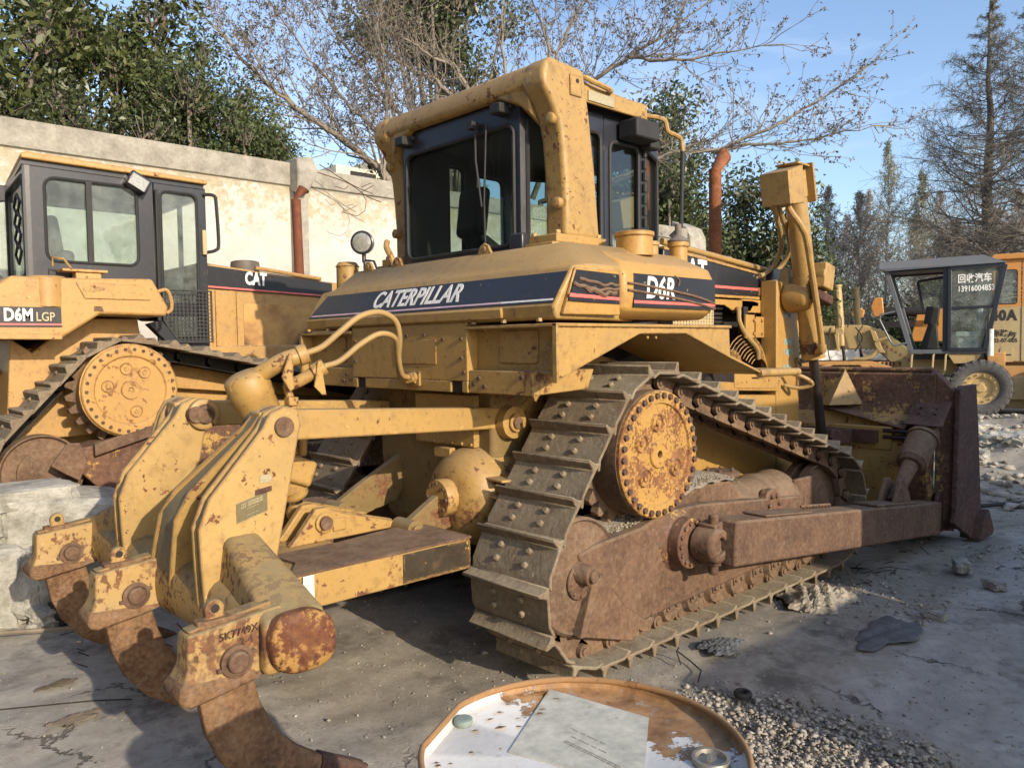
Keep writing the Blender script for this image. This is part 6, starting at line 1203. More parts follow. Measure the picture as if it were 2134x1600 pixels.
m = MB().tube([(2.25, 5.2, 3.80), (2.62, 5.1, 3.70), (2.86, 5.05, 3.56), (3.05, 5.02, 3.50)], .006, 5); m.tube([(2.28, 5.2, 3.9), (2.7, 5.1, 3.68), (2.95, 5.05, 3.60)], .006, 5); m.tube([(2.66, 5.08, 3.68), (2.78, 5.05, 3.60), (2.84, 5.03, 3.50), (2.80, 5.0, 3.36), (2.68, 5.0, 3.28), (2.50, 5.02, 3.31), (2.50, 5.02, 3.35)], .0045, 5, smooth=False); m.tube([(2.72, 5.06, 3.56), (2.95, 5.02, 3.70)], .005, 5, smooth=False); m.tube([(2.78, 5.05, 3.66), (2.90, 5.0, 3.72)], .005, 5, smooth=False); m.tube([(2.5, 5.2, 3.66), (2.58, 5.12, 3.62), (2.62, 5.1, 3.66)], .005, 5, smooth=False)
m.build('rebar_wire', M['rust_dark'], pw)
m = MB().prism([(5.35, -.1), (5.35, 2.9), (5.40, 3.75), (5.5, 3.95), (5.85, 4.1), (5.9, -.1)], 'x', 10.6, 11.15); w = m.build('wall_end_pillar', pc, None, bevel=.02); tag(w, 'weathered grey end post of the wall with peeling paint, right of the cab', 'pillar')
# cream building far beyond the wall
cbm = plain('cream_wall', (.62, .55, .40), .9, var=.08)
b_ = empty('building', (15, 23, 0), 'cream building seen through the branches above the wall', 'building')
m = MB().bb((12.6, 22, 0), (19.5, 27, 8.35)); m.bb((14.3, 22, 8.35), (19.5, 27, 8.8)); o = m.build('wall', cbm, b_)
for k in range(3): MB().bb((13.2 + 2.1 * k, 21.95, 7.0), (14.3 + 2.1 * k, 22.05, 8.2)).build('window', M['dark'], b_)
fix(b_)
w = MB().bb((24, 7.5, 0), (44, 7.7, 1.35)).build('yard_wall', plain('white_plaster', (.55, .54, .52), .9, var=.12), None); tag(w, 'low white yard wall far behind the grader', 'wall'); w.location = (-.0, 11.0, 0); w.rotation_euler = (0, 0, R_(-12))
# ---- pale rubble blocks at the left
rk = NT('pale_broken_stone'); n1 = rk.noise(5, 9, .7); col = rk.mix(rk.ramp(n1, .38, .6), (.25, .24, .20), (.50, .485, .43)); col = rk.mix(rk.ramp(rk.noise(18, 7, .7), .55, .7, 0, .6), col, (.16, .155, .13)); rk.bump(rk.add(rk.noise(24, 8, .7), rk.mul(n1, 2.)), .9, .02); M['palestone'] = rk.done(col, .95)
def chunk(name, c, d, rz, seed, label, mat=None, tilt=(0, 0), group='broken stone and concrete lumps at the left', cat='rubble', j=.12, sub=7):
    r = np.random.default_rng(seed); bm = bmesh.new(); bmesh.ops.create_cube(bm, size=1); bmesh.ops.bevel(bm, geom=bm.edges[:], offset=.08, segments=1, affect='EDGES'); bmesh.ops.subdivide_edges(bm, edges=bm.edges[:], cuts=sub, use_grid_fill=True)
    kk = r.normal(size=(5, 3)) * 4
    for v in bm.verts:
        q = np.array(v.co[:]); s = sum(abs(math.sin(float(k @ q) + i)) - .6 for i, k in enumerate(kk)) * j * .30; s += .10 * j * sum(math.sin(float(k @ q) * 4.1 + i * 2) for i, k in enumerate(kk)); v.co *= 1 + s; v.co += Vector(r.normal(size=3) * min(.012, j * .03))
        v.co = Vector((v.co.x * d[0], v.co.y * d[1], v.co.z * d[2]))
    me = bpy.data.meshes.new(name); bm.to_mesh(me); bm.free(); me.materials.append(mat or M['palestone']); o = bpy.data.objects.new(name, me); COL.objects.link(o); o.location = c; o.rotation_euler = (tilt[0], tilt[1], rz); tag(o, label, cat, group); return o
chunk('stone_block', (-2.15, 2.10, .24), (.85, .7, .50), .10, 1, 'big rough pale block at the left picture edge', j=.12, tilt=(0, .10))
chunk('stone_block', (-2.05, 2.16, .60), (.55, .5, .26), -.2, 31, 'tilted pale block upon the big one at the left edge', j=.12, tilt=(.05, -.18))
chunk('stone_block', (-1.62, 1.98, .20), (.42, .42, .36), .5, 32, 'steep-faced pale block low in front of the squared one', j=.12, tilt=(.12, .25))
chunk('stone_slab', (-1.75, 2.12, .72), (.75, .45, .13), .05, 2, 'flat pale slab on top of the rubble under the left idler wheel', j=.06)
chunk('stone_block', (-1.45, 2.10, .52), (.75, .42, .40), -.06, 3, 'squared pale block with mortar joints in the middle of the rubble', j=.05, tilt=(.10, .14))
chunk('stone_block', (-1.08, 2.15, .40), (.55, .40, .32), .1, 4, 'lower white block right behind the far ripper shank', j=.08)
chunk('stone_block', (-1.25, 2.0, .22), (.9, .55, .42), .0, 5, 'broad pale lump at the foot of the rubble heap', j=.18)
chunk('stone_lump', (-1.62, 1.66, .05), (.20, .16, .12), .4, 6, 'small white lump beside the black rag', j=.3); chunk('stone_lump', (-1.36, 1.72, .06), (.26, .18, .14), 1.2, 7, 'rounded white lump between black rag and far shank', j=.3)
chunk('stone_lump', (-.98, 1.30, .06), (.15, .13, .12), .3, 8, 'bluish white lump in the shade under the ripper beam', j=.3); chunk('stone_lump', (-1.0, 1.62, .07), (.14, .10, .16), .9, 9, 'upright white shard beside the far shank', j=.3)
chunk('black_rag', (-1.50, 1.62, .10), (.24, .16, .15), .2, 10, 'crumpled black rag on the pale rubble', M['rubber'], j=.7, group=None, cat='rag')
chunk('stone', (3.28, -1.776, .03), (.17, .10, .07), .5, 11, 'flat pale stone lying alone right of the push arm', j=.3, group='loose stones on the yard', cat='stone')
chunk('stone', (2.1, -2.0, .02), (.10, .07, .05), 1.5, 12, 'small grey stone beside the black rubber flap', j=.3, group='loose stones on the yard', cat='stone')
chunk('stone', (3.0, -2.05, .02), (.13, .08, .05), .9, 13, 'grey stone near the right picture edge', j=.3, group='loose stones on the yard', cat='stone')
for i, (x, y, s) in enumerate(((9.6, -.45, .55), (10.6, .25, .3), (8.3, -.3, .28), (11.5, .5, .35))): chunk('concrete_lump', (x, y, .15), (s * 1.5, s, s * .6), i * .8, 20 + i, ['big pale lump in the rubble strip at the right edge', 'flat pale lump below the grader wheel', 'pale lump nearest the blade end', 'low lump farthest back in the rubble strip'][i], j=.3, group='lumps in the far rubble strip')
# ---- grass tuft
rs = np.random.default_rng(9); V = []; F = []
for i in range(260):
    a = rs.random() * 6.28; r = rs.random() * .16; b = np.array([-.12 + r * math.cos(a) * 1.2, 1.98 + r * math.sin(a), .30]); d = np.array([math.cos(a) * .35, math.sin(a) * .35, 1]) + rs.normal(size=3) * .2; L = rs.uniform(.25, .5); w = np.array([-math.sin(a), math.cos(a), 0]) * .007
    e1 = b + d * L * .6; e2 = b + d * L + np.array([math.cos(a), math.sin(a), -.5]) * L * .3; o = len(V); V += [b - w, b + w, e1 + w, e1 - w, e2]; F += [(o, o + 1, o + 2, o + 3), (o + 3, o + 2, o + 4, o + 4)]
m = MB(); m.v = [tuple(v) for v in V]; m.f = [f if f[2] != f[3] else f[:3] for f in F]; g = m.build('grass_tuft', LM['grass'], None); tag(g, 'tuft of long green grass behind the far ripper tower', 'grass')
# ---- oil drum
bc = Vector((-1.7145, -2.6601, 0)); BR = .302
_t = NT('rusty_white_lid'); _s = _t.new('SeparateXYZ'); _t.set(_s.inputs[0], _t.co()); _r = _t.new('VectorMath', operation='LENGTH'); _t.set(_r.inputs[0], _t.co((1, 1, 0)))
_n = _t.noise(9, 9, .72); _f = _t.noise(70, 5, .7)
_m = _t.ramp(_t.add(_t.add(_t.mul(_n, .55), _t.mul(_f, .12)), _t.add(_t.mul(_t.add(_s.outputs[0], _t.mul(_s.outputs[1], .25)), .95), _t.mul(_t.ramp(_r.outputs['Value'], .20, .29), .22))), .665, .68)
_rc = _t.mix(_t.ramp(_t.noise(14, 7, .7), .35, .65), (.17, .085, .035), (.40, .23, .10)); _rc = _t.mix(_t.ramp(_t.noise(30, 6, .7), .55, .65, 0, .7), _rc, (.30, .26, .21))
_wc = _t.mix(_t.ramp(_t.noise(5, 6, .6), .35, .7), (.62, .62, .60), (.50, .49, .46)); _wc = _t.mix(_t.ramp(_t.noise(40, 6, .75, (1, 1, 1)), .60, .68, 0, .6), _wc, (.30, .27, .22))
_t.bump(_t.add(_t.mul(_m, -.8), _t.mul(_f, .4)), .8, .004); ow = _t.done(_t.mix(_m, _wc, _rc), .55)
orr = paint('drum_rim', (.30, .16, .06), rust=.45, chips=.8, dust=.2, edge=.3, streak=.4, rough=.8, seed=5, rc=((.09, .045, .02), (.36, .17, .05)))
dr = empty('oil_drum', (bc.x, bc.y, 0), 'open-air white oil drum with rusty flaking lid in the bottom foreground', 'drum')
def rimr(a, R):
    # dented rim on the side towards the bulldozer's ripper
    d = math.cos(a - R_(118)); k = R * .955; return min(R, k / d) if d > .9 else R
n = 96
def rg_(R, z): return [(rimr(2 * pi * i / n, R) * math.cos(2 * pi * i / n), rimr(2 * pi * i / n, R) * math.sin(2 * pi * i / n), z) for i in range(n)]
def body(z): return .29 + .008 * math.exp(-((z - .30) / .015) ** 2) + .008 * math.exp(-((z - .58) / .015) ** 2)
MB().loft([rg_(body(z), z) for z in [0.004, .03] + [.05 + .0166 * k for k in range(48)] + [.848]]).build('drum_body', paint('drum_side', (.10, .16, .22), rust=.5, chips=.7, edge=.3), dr)
rings = []
for k in range(13): t_ = 2 * pi * k / 12; rings.append(rg_(BR - .005 + .006 * math.cos(t_), .880 + .007 * math.sin(t_)))
MB().loft(rings, False).build('rim', orr, dr, ang=60)
MB().loft([rg_(BR - .006, .880), rg_(BR - .008, .864), rg_(BR - .014, .860), rg_(.0005, .8605)], False).build('lid', ow, dr)
m = MB().prism([(1.7145 - 1.551, 2.6601 - 2.416), (1.7145 - 1.505, 2.6601 - 2.652), (1.7145 - 1.718, 2.6601 - 2.80), (1.7145 - 1.80, 2.6601 - 2.55)], 'z', .8612, .8628); lbp = m.build('paper_label', plain('weathered_label', (.46, .45, .38), .7, var=.28, scale=26), dr); 
ink = plain('faded_ink', (.24, .22, .18), .8)
for tx, dy, sz in (('··· --- ·· ---', .035, .020), ('- -·- -- -· --·-', .012, .020), ('▪▪▪▪▪▪▪▪▪▪', -.014, .026)):
    text('faded_print', '--- -- ---- --' if dy > .03 else ('-- ---- -- ---' if dy > 0 else '========='), ink, lbp, Vector((.03 + dy, .01 + dy, .8630)), (.0, -1, 0), (1, .0, 0), sz, 1, 0, .0005, .0002)
m = MB().lathe([(.034, 0), (.036, .006), (.034, .012), (.028, .012), (.026, .004), (.01, .003)], (.150, -.175, .861), (0, 0, 1), 28); m.box((.148, -.173, .868), (.03, .008, .008), (0, 0, .5)); m.build('bung', plain('grey_bung', (.30, .28, .24), .45, .6, var=.3, scale=40), dr)
m = MB().lathe([(.017, 0), (.019, .004), (.019, .012), (.014, .014), (.002, .012)], (-.075, .255, .861), (0, 0, 1), 20); m.build('small_cap', plain('greenish_cap', (.20, .25, .22), .6, var=.25), dr)
m = MB()
rs = np.random.default_rng(12)
for i in range(42):
    a = rs.uniform(.3, 3.6); r = rs.uniform(.15, .285); x, y = r * math.cos(a), r * math.sin(a); s = rs.uniform(.004, .013); z0 = .8612; q = [(x + s * math.cos(b) * rs.uniform(.6, 1.3), y + s * math.sin(b) * rs.uniform(.6, 1.3), z0 + (s * .5 if b > 3 else 0)) for b in (0, 1.2, 2.4, 3.6, 4.8)]; m.add(q, [(0, 1, 2, 3, 4)])
m.build('paint_flakes', orr, dr)
# ---- litter
def crumple(name, c, sx_, sy_, h, mat, label, cat, seed, outline=None, n=36, fold=3.0):
    r = np.random.default_rng(seed); K = [(r.normal(size=2) * fold * (.6 + i * .7), r.random() * 6.28, 1 / (1 + i)) for i in range(7)]; m = MB(); vs = []
    for j in range(n + 1):
        for i in range(n + 1):
            u, v = 2 * i / n - 1, 2 * j / n - 1; a = math.atan2(v, u); rr = max(abs(u), abs(v)); e = 1 + .16 * math.sin(3 * a + seed) + .10 * math.sin(5 * a + 2 * seed) + .05 * math.sin(11 * a)
            R = rr * e; x, y = R * math.cos(a), R * math.sin(a); f = sum(k_ * abs(math.sin(w_[0] * x + w_[1] * y + p_)) for w_, p_, k_ in K); edge_ = max(0, 1 - rr ** 3)
            q_ = sum(k_ * math.sin(2.3 * (w_[1] * x - w_[0] * y) + p_) for w_, p_, k_ in K)
            vs.append((x * sx_ + h * .25 * q_ * rr * .3, y * sy_ + h * .2 * math.sin(3 * q_) * rr * .3, .006 + h * edge_ * (.30 + .16 * f + .10 * abs(q_)) + .006 * f))
    m.add(vs, [(j * (n + 1) + i, j * (n + 1) + i + 1, (j + 1) * (n + 1) + i + 1, (j + 1) * (n + 1) + i) for j in range(n) for i in range(n)]); o = m.build(name, mat, None, ang=28); so_ = o.modifiers.new('thick', 'SOLIDIFY'); so_.thickness = .003; o.location = (c[0], c[1], float(gh(c[0], c[1])) + .004); tag(o, label, cat); return o
crumple('plastic_sheet', (1.93, -1.36), .27, .21, .10, plain('dirty_beige_plastic', (.27, .235, .175), .5, var=.35, scale=9), 'crumpled beige plastic sheet beside the track under the push arm', 'plastic sheet', 3, n=54, fold=4.6)
crumple('rubber_flap', (1.66, -1.90), .30, .13, .012, plain('grey_rubber_sheet', (.10, .10, .10), .8, var=.35, scale=14), 'flat dark torn rubber flap on the shaded ground at the right', 'rubber flap', 5)
crumple('cloth_scrap', (.85, -1.36), .14, .10, .03, plain('blue_grey_cloth', (.075, .08, .085), .9, var=.4, scale=20), 'dark blue-grey cloth scrap on the gravel below the track shoes', 'cloth', 8, fold=5)
crumple('cardboard', (-1.86, .17), .10, .045, .002, plain('brown_card', (.15, .12, .09), .9, var=.2), 'flat brown cardboard scrap on the left foreground ground', 'cardboard', 6)
crumple('cardboard', (-1.83, .64), .09, .035, .006, plain('brown_card2', (.10, .08, .055), .9, var=.4), 'small dark frayed scrap behind the flat cardboard', 'scrap', 4)
m = MB()
for k in range(25): pass
m.lathe([(.030, 0), (.040, .006), (.042, .02), (.036, .03), (.024, .03), (.018, .018), (.020, .004), (.030, 0)], (0, 0, 0), (0, 0, 1), 24); o = m.build('rubber_ring', M['rubber'], None); o.location = (.393, -1.751, .005); tag(o, 'small grey rubber ring on the ground right of the drum', 'ring')
def stick(pts, r, label, mat=M['dark'], name='stick', cat='stick', group='sticks lying on the yard'): o = MB().tube(pts, r, 6, smooth=False).build(name, mat, None); tag(o, label, cat, group)
stick([(-.52, -1.60, .02), (-.47, -1.66, .022), (-.38, -1.76, .015)], .006, 'short dark stick on the ground above the drum rim')
stick([(.50, -1.34, .01), (.52, -1.30, .06), (.53, -1.31, .08)], .004, 'thin upright twig by the track shoes'); stick([(.38, -1.52, .01), (.50, -1.46, .012), (.56, -1.36, .012), (.55, -1.28, .05)], .004, 'curved thin twig by the track shoes')
stick([(-2.2, .60, .012), (-1.75, .33, .010), (-1.62, .22, .010)], .003, 'long thin wire across the left foreground', name='wire', cat='wire', group=None)
stick([(-2.1, 1.72, .04), (-1.5, 1.35, .03)], .014, 'weathered thin plank lying at the left edge', plain('old_wood', (.20, .165, .12), .9, var=.3), 'wood_strip', 'plank', None)
stick([(5.6, -1.2, .03), (6.8, -1.9, .04), (8.5, -2.8, .03)], .02, 'black hose lying across the yard at the right', M['rubber'], 'hose', 'hose', None)
m = MB(); rs = np.random.default_rng(15)
for i in range(45):
    x, y = rs.uniform(-1.7, -.4), rs.uniform(.6, 1.7); a = rs.random() * 3.14; L = rs.uniform(.03, .14); m.box((x, y, float(gh(x, y)) + .008 + .02 * rs.random()), (L, .005, .004), (0, rs.normal() * .2, a))
for i in range(35):
    x, y = rs.uniform(1.8, 3.6), rs.uniform(-1.5, -1.0); a = rs.random() * 3.14; L = rs.uniform(.03, .16); m.box((x, y, float(gh(x, y)) + .008 + .02 * rs.random()), (L, .005, .004), (0, rs.normal() * .2, a))
o = m.build('wood_litter', M['dark'], None); o['kind'] = 'stuff'
# ---- unseen container and flatbed shapes added outside the frame to shade blade and foreground
cm2 = plain('shade_box_paint', (.12, .16, .20), .6, var=.2)
def container(x0, y0, L, W, H, z0, rz, label, slope=0):
    r = empty('added_shade_box', (x0, y0, z0), label, 'container', 'containers standing right of the camera', rz); m = MB(); N = int(L / .28); pts = []
    for k in range(N): a = k * L / N; q = L / N; pts += [(a, 0), (a + q * .3, 0), (a + q * .5, .04), (a + q * .8, .04)]
    pts += [(L, 0), (L, -W), (0, -W)]; m.prism(pts, 'z', 0, H); m.build('corrugated_body', cm2, r)
    m = MB()
    for z in (0, H): m.bb((-.03, -W, z - .06), (L + .03, .05, z + .06))
    m.build('frame_rail', cm2, r); return r
container(2.0, -5.6, 4.8, 2.4, 2.55, .45, R_(0), 'blue-grey shipping container standing right of the camera')
wb = empty('added_building', (-9, 0, 0), 'brown brick workshop building behind the camera', 'building')  # building added out of view to cut sky light on rear faces
m = MB().bb((-13, -7.5, 0), (-8, 12, 6.2)); m.bb((-13.2, -7.7, 6.2), (-7.8, 12.2, 6.5)); m.build('wall', plain('brown_brick', (.12, .085, .06), .9, var=.3), wb)
for k in range(5): MB().bb((-8.02, -6 + k * 3.6, 2.2), (-7.96, -4.2 + k * 3.6, 4.2)).build('window', M['dark'], wb)
fix(wb)
lb_ = empty('added_flatbed', (0, -5.6, 0), 'low loaded flatbed beside the container right of the camera', 'trailer')  # flatbed shape added out of view, sized to shade the right foreground
m = MB().bb((-.0, -8, .8), (1.97, -5.6, .95)); m.bb((.0, -7.9, .95), (1.95, -5.65, 1.62)); m.build('load_bed', cm2, lb_)
for xx_ in (.3, 1.4): MB().cyl((xx_, -5.7, .42), (xx_, -6.0, .42), .42, n=32).build('wheel', M['tyre'], lb_)
fix(lb_)
# ================================================================ the motor grader and machines behind
GO = Vector((15.824, 1.714, 0.0)); GZ = R_(17.2 - 90)
G = empty('motor_grader', GO, 'tan motor grader with open dark cab and lettering on its window, right background', 'grader', None, GZ)
# local axes: x to the rear (right in view), y away, z up
M['tan'] = paint('tan_yellow_paint', (.50, .36, .155), rust=.16, chips=.4, dust=.3, seed=10, edge=.2)
M['tan_o'] = paint('orange_tan_paint', (.56, .30, .10), rust=.2, chips=.5, dust=.3, seed=11, edge=.2)
M['cabgrey'] = paint('grey_blue_cab', (.115, .13, .145), rust=.15, chips=.4, dust=.2, seed=12, edge=.2, rough=.4)
def tyre(x, z, y, R, W, par, seed=0):
    n = 48; prof = [(R * .56, -W * .36), (R * .62, -W * .46), (R * .80, -W * .52), (R * .93, -W * .48), (R * .965, -W * .38), (R * .97, 0), (R * .965, W * .38), (R * .93, W * .48), (R * .80, W * .52), (R * .62, W * .46), (R * .56, W * .36)]
    m = MB().lathe(prof, (x, y, z), (0, 1, 0), n, False)
    for k in range(26):
        for sd in (-1, 1):
            a = 2 * pi * (k + (.5 if sd > 0 else 0)) / 26; r0, r1 = R * .86, R * 1.0; dth = .05
            def P(r, aa, yy): return (x + r * math.cos(aa), y + yy, z + r * math.sin(aa))
            m.add([P(R * .95, a, 0), P(R * .95, a + dth * 1.3, 0), P(R * .90, a + .12 + dth * 1.3, sd * W * .50), P(R * .90, a + .12, sd * W * .50), P(r1, a, 0), P(r1, a + dth, 0), P(r1 * .985, a + .12 + dth, sd * W * .50), P(r1 * .985, a + .12, sd * W * .50), P(R * .80, a + .12, sd * W * .53), P(R * .80, a + .12 + dth, sd * W * .53)],
                  [(0, 1, 5, 4), (4, 5, 6, 7), (0, 4, 7, 3), (1, 2, 6, 5), (7, 6, 9, 8), (3, 7, 8), (2, 9, 6)])
    t = m.build('tyre', M['tyre'], par, ang=35)
    m = MB().lathe([(R * .10, -W * .20), (R * .34, -W * .16), (R * .40, -W * .30), (R * .55, -W * .32), (R * .59, -W * .40), (R * .57, W * .38), (R * .1, W * .3)], (x, y, z), (0, 1, 0), 40)
    for k in range(14): a = 2 * pi * k / 14; m.bolt((x + R * .47 * math.cos(a), y - W * .31, z + R * .47 * math.sin(a)), (0, -1, 0), .022, .03)
    m.lathe([(.02, -W * .34), (R * .13, -W * .34), (R * .16, -W * .2)], (x, y, z), (0, 1, 0), 20); m.build('rim', M['tan'], t, ang=30)
for x, y in ((0, 0.15), (1.55, .15), (0, 2.2), (1.55, 2.2)):
    w_ = pivot('wheel', G); tyre(x, .60, y, .605, .36, w_)
m = MB().bb((-.2, .35, .35), (1.8, .6, .85)); m.bb((.5, .6, .5), (1.1, 1.8, .9)); m.build('tandem_case', M['tan'], G, bevel=.02)
# frame with gooseneck
gp_ = [(-6.4, 1.75), (-3.9, 1.92), (-2.75, 2.02), (-2.3, 2.0), (-1.96, 1.86), (-1.30, 1.36), (-.9, 1.26), (1.0, 1.26), (1.0, .85), (-1.35, .88), (-1.65, .98), (-1.95, 1.30), (-2.15, 1.44), (-2.75, 1.44), (-3.55, 1.46), (-6.4, 1.35)]
m = MB().prism(gp_, 'y', .85, 1.35); fr_ = m.build('main_frame', M['tan'], G, bevel=.02)
text('lettering', '▪▪▪▪▪▪▪', M['rust_dark'], fr_, Vector((-1.85, .845, 1.50)), (.8, 0, -.55), (.55, 0, .8), .10, .6, .0, 0, .002) if 0 else None
m = MB()
for k in range(9): m.bb((-2.15 + k * .09, .845, 1.63 - k * .06), (-2.10 + k * .09, .849, 1.70 - k * .06))
m.build('faded_marks', plain('faded_red_marks', (.32, .14, .08), .7), fr_)
m = MB().bb((-1.3, .45, 1.20), (.1, 1.75, 1.32)); m.bb((-.45, .4, 1.05), (.0, 1.0, 1.3)); m.build('cab_mount', M['dark'], G)
MB().prism([(-.62, 1.32), (.02, 1.32), (-.12, 1.12), (-.50, 1.12)], 'y', .30, .42).build('cab_bracket', M['tan'], G)
for x in (-1.28, -.86, -.62): MB().tube([(x, .3, 1.35), (x - .04, .28, 1.30), (x - .06, .28, .92)], .022, 6, smooth=False).build('step_rail', M['cream'], G)
# circle and drawbar
m = MB().lathe([(1.0, -.06), (1.12, -.06), (1.12, .06), (1.0, .06), (1.0, -.06)], (-2.7, 1.1, 1.10), (0, 0, 1), 60)
for k in range(64): a = 2 * pi * k / 64; m.box((-2.7 + 1.14 * math.cos(a), 1.1 + 1.14 * math.sin(a), 1.10), (.06, .05, .10), (0, 0, a))
m.build('turning_circle', M['rust_y'], G)
m = MB().prism([(-3.6, 1.13), (-3.3, 1.18), (-2.1, 1.18), (-1.7, 1.05), (-1.9, 1.0), (-2.2, 1.09), (-3.2, 1.09), (-3.55, 1.0)], 'y', -.12, .0); m.prism([(-3.35, 1.02), (-3.05, 1.10), (-2.9, 1.10), (-3.2, .92)], 'y', -.16, -.05); m.prism([(-2.35, 1.10), (-2.2, 1.10), (-1.95, .92), (-2.15, .92)], 'y', -.16, -.05); m.build('drawbar', M['tan_o'], G, bevel=.01)
m = MB().prism([(-4.5, .95), (-1.2, .95), (-1.2, .35), (-4.5, .35)], 'y', .5, .62); m.build('grader_blade', M['rust_dark'], G, bevel=.01)
# lift cylinders standing up
for x, y, mt in ((-2.86, .55, 'tan'), (-2.62, 1.9, 'tan')):
    m = MB().cyl((x - .04, y, 2.92), (x + .03, y, 1.95), .085, n=20); m.cyl((x - .04, y, 2.90), (x - .04, y, 2.95), .10, n=20); m.cyl((x + .03, y, 1.95), (x + .07, y, 1.52), .075, n=18); m.lathe([(.03, -.13), (.09, -.13), (.09, .13), (.03, .13)], (x + .02, y, 1.86), (0, 1, 0), 18); m.box((x - .02, y, 1.86), (.20, .16, .16)); m.build('lift_cylinder', M[mt], G, bevel=.006)
    MB().cyl((x + .07, y, 1.6), (x + .13, y, 1.12), .035, n=12).build('piston_rod', M['greaserod'], G)
m = MB().cyl((-3.50, .5, 1.90), (-2.95, .5, 1.90), .10, n=20); m.prism([(-3.35, 1.84), (-2.95, 1.84), (-2.86, 1.42), (-3.1, 1.42)], 'y', .55, .8); m.prism([(-2.95, 1.80), (-2.85, 1.80), (-2.84, 1.40), (-2.88, 1.40)], 'y', .40, .5); m.prism([(-2.22, 1.9), (-2.10, 1.85), (-1.95, 1.45), (-1.88, 1.35), (-2.05, 1.36)], 'y', .7, .85); m.cyl((-2.1, .7, 1.62), (-1.85, .7, 1.70), .03, n=10); m.build('side_shift', M['tan'], G, bevel=.008)
m = MB()
for a_, b_, c_ in (((-3.02, .4, 1.95), (-3.08, .35, 1.5), (-3.0, .3, 1.1)), ((-2.5, .5, 1.95), (-2.35, .4, 1.7), (-2.5, .4, 1.4)), ((-2.35, .5, 1.98), (-2.45, .4, 1.75), (-2.35, .4, 1.45)), ((-2.75, .4, 2.35), (-2.62, .4, 2.2), (-2.66, .4, 1.95))): m.tube([a_, b_, c_], .014, 6)
m.build('hydraulic_hose', M['rubber'], G)
m = MB().tube([(-2.3, .4, 1.25), (-2.15, .38, 1.30), (-2.0, .36, 1.45)], .05, 8); m.tube([(-2.5, .35, 1.22), (-2.3, .33, 1.22), (-2.1, .33, 1.28)], .045, 8); m.build('blade_linkage', M['tan'], G)
# cab
gc = pivot('cab', G); y0, y1 = .30, 1.75
def bar(a, b, w=.05, mat='cabgrey', name='cab_post'):
    a, b = Vector(a), Vector(b); d = (b - a); u = d.cross(Vector((0, 1, 0))).normalized() * w; m = MB()
    m.loft([[a + u + Vector((0, -w, 0)), a - u + Vector((0, -w, 0)), a - u + Vector((0, w, 0)), a + u + Vector((0, w, 0))], [b + u + Vector((0, -w, 0)), b - u + Vector((0, -w, 0)), b - u + Vector((0, w, 0)), b + u + Vector((0, w, 0))]]); return m.build(name, M[mat], gc, bevel=.006)
for y in (y0, y1):
    bar((-1.34, y, 1.40), (-1.84, y, 3.18), .05); bar((-.68, y, 1.38), (-.68, y, 3.20), .05, 'black'); bar((-1.36, y, 1.38), (.1, y, 1.38), .045); bar((-1.84, y, 3.19), (.42, y, 3.23), .045, 'black')
bar((-1.34, y0, 1.40), (-1.34, y1, 1.40), .04); bar((-1.84, y0, 3.18), (-1.84, y1, 3.18), .04); bar((-1.14, y1, 2.3), (-1.28, y1, 3.02), .03, 'black'); bar((-1.28, y1, 3.02), (-.68, y1, 3.10), .03, 'black'); bar((.07, y1, 1.40), (.42, y1, 3.23), .05, 'black'); bar((.42, y0, 3.22), (.42, y1, 3.22), .04, 'black')
# door with two panes
yd = y0 - .06
bar((-.60, yd, 1.42), (-.60, yd, 3.18), .035, 'black', 'door_post'); bar((.07, yd, 1.42), (.42, yd, 3.20), .045, 'black', 'door_post'); bar((-.60, yd, 1.42), (.07, yd, 1.42), .035, 'black', 'door_post'); bar((-.60, yd, 2.31), (.26, yd, 2.33), .03, 'black', 'door_post'); bar((-.60, yd, 3.17), (.42, yd, 3.20), .04, 'black', 'door_post')
up_ = MB().prism([(-.57, 2.34), (.23, 2.35), (.38, 3.15), (-.57, 3.13)], 'y', yd - .004, yd + .004).build('window_glass', M['glass_d'], gc); MB().prism([(-.57, 1.46), (.06, 1.46), (.23, 2.30), (-.57, 2.29)], 'y', yd - .004, yd + .004).build('window_glass', M['glass_d'], gc)
MB().prism([(-1.12, 2.32), (-.70, 2.36), (-.70, 3.06), (-1.25, 2.99)], 'y', y1 - .004, y1 + .004).build('window_glass', M['glass_d'], gc)
text('lettering', '回收汽车', M['letter_w'], gc, Vector((-.135, yd - .006, 2.93)), (1, 0, .02), (0, 0, 1), .20, .9, 0, .005, .001, width=.62); text('lettering', '13916004853', M['letter_w'], gc, Vector((-.10, yd - .006, 2.72)), (1, 0, .02), (0, 0, 1), .17, .76, 0, .004, .001, width=.66)
m = MB().loft([[(-2.0, y0 - .12, 3.24), (-1.84, y0 - .15, 3.17), (.44, y0 - .15, 3.24), (.44, y1 + .1, 3.24), (-1.84, y1 + .1, 3.17), (-2.0, y1 + .1, 3.24)], [(-2.0, y0 - .0, 3.38), (-1.84, y0 + .05, 3.40), (.02, y0 + .1, 3.44), (.02, y1 - .1, 3.44), (-1.84, y1 - .1, 3.40), (-2.0, y1 - .0, 3.38)]]); m.build('cab_roof', M['cabgrey'], gc, bevel=.01)
m = MB().box((-.95, .95, 2.18), (.28, .25, .40), (0, R_(8), 0)); m.prism([(-1.2, 1.42), (-1.02, 2.0), (-.85, 2.0), (-.80, 1.42)], 'y', .8, 1.1); m.build('steering_console', M['rubber'], gc, bevel=.03)
m = MB().box((-.25, 1.0, 1.75), (.5, .5, .12)); m.box((-.02, 1.0, 2.05), (.12, .5, .6)); m.box((-.25, 1.0, 1.55), (.4, .4, .3)); m.build('seat', plain('pale_seat', (.30, .36, .34), .7, var=.2), gc, bevel=.03)
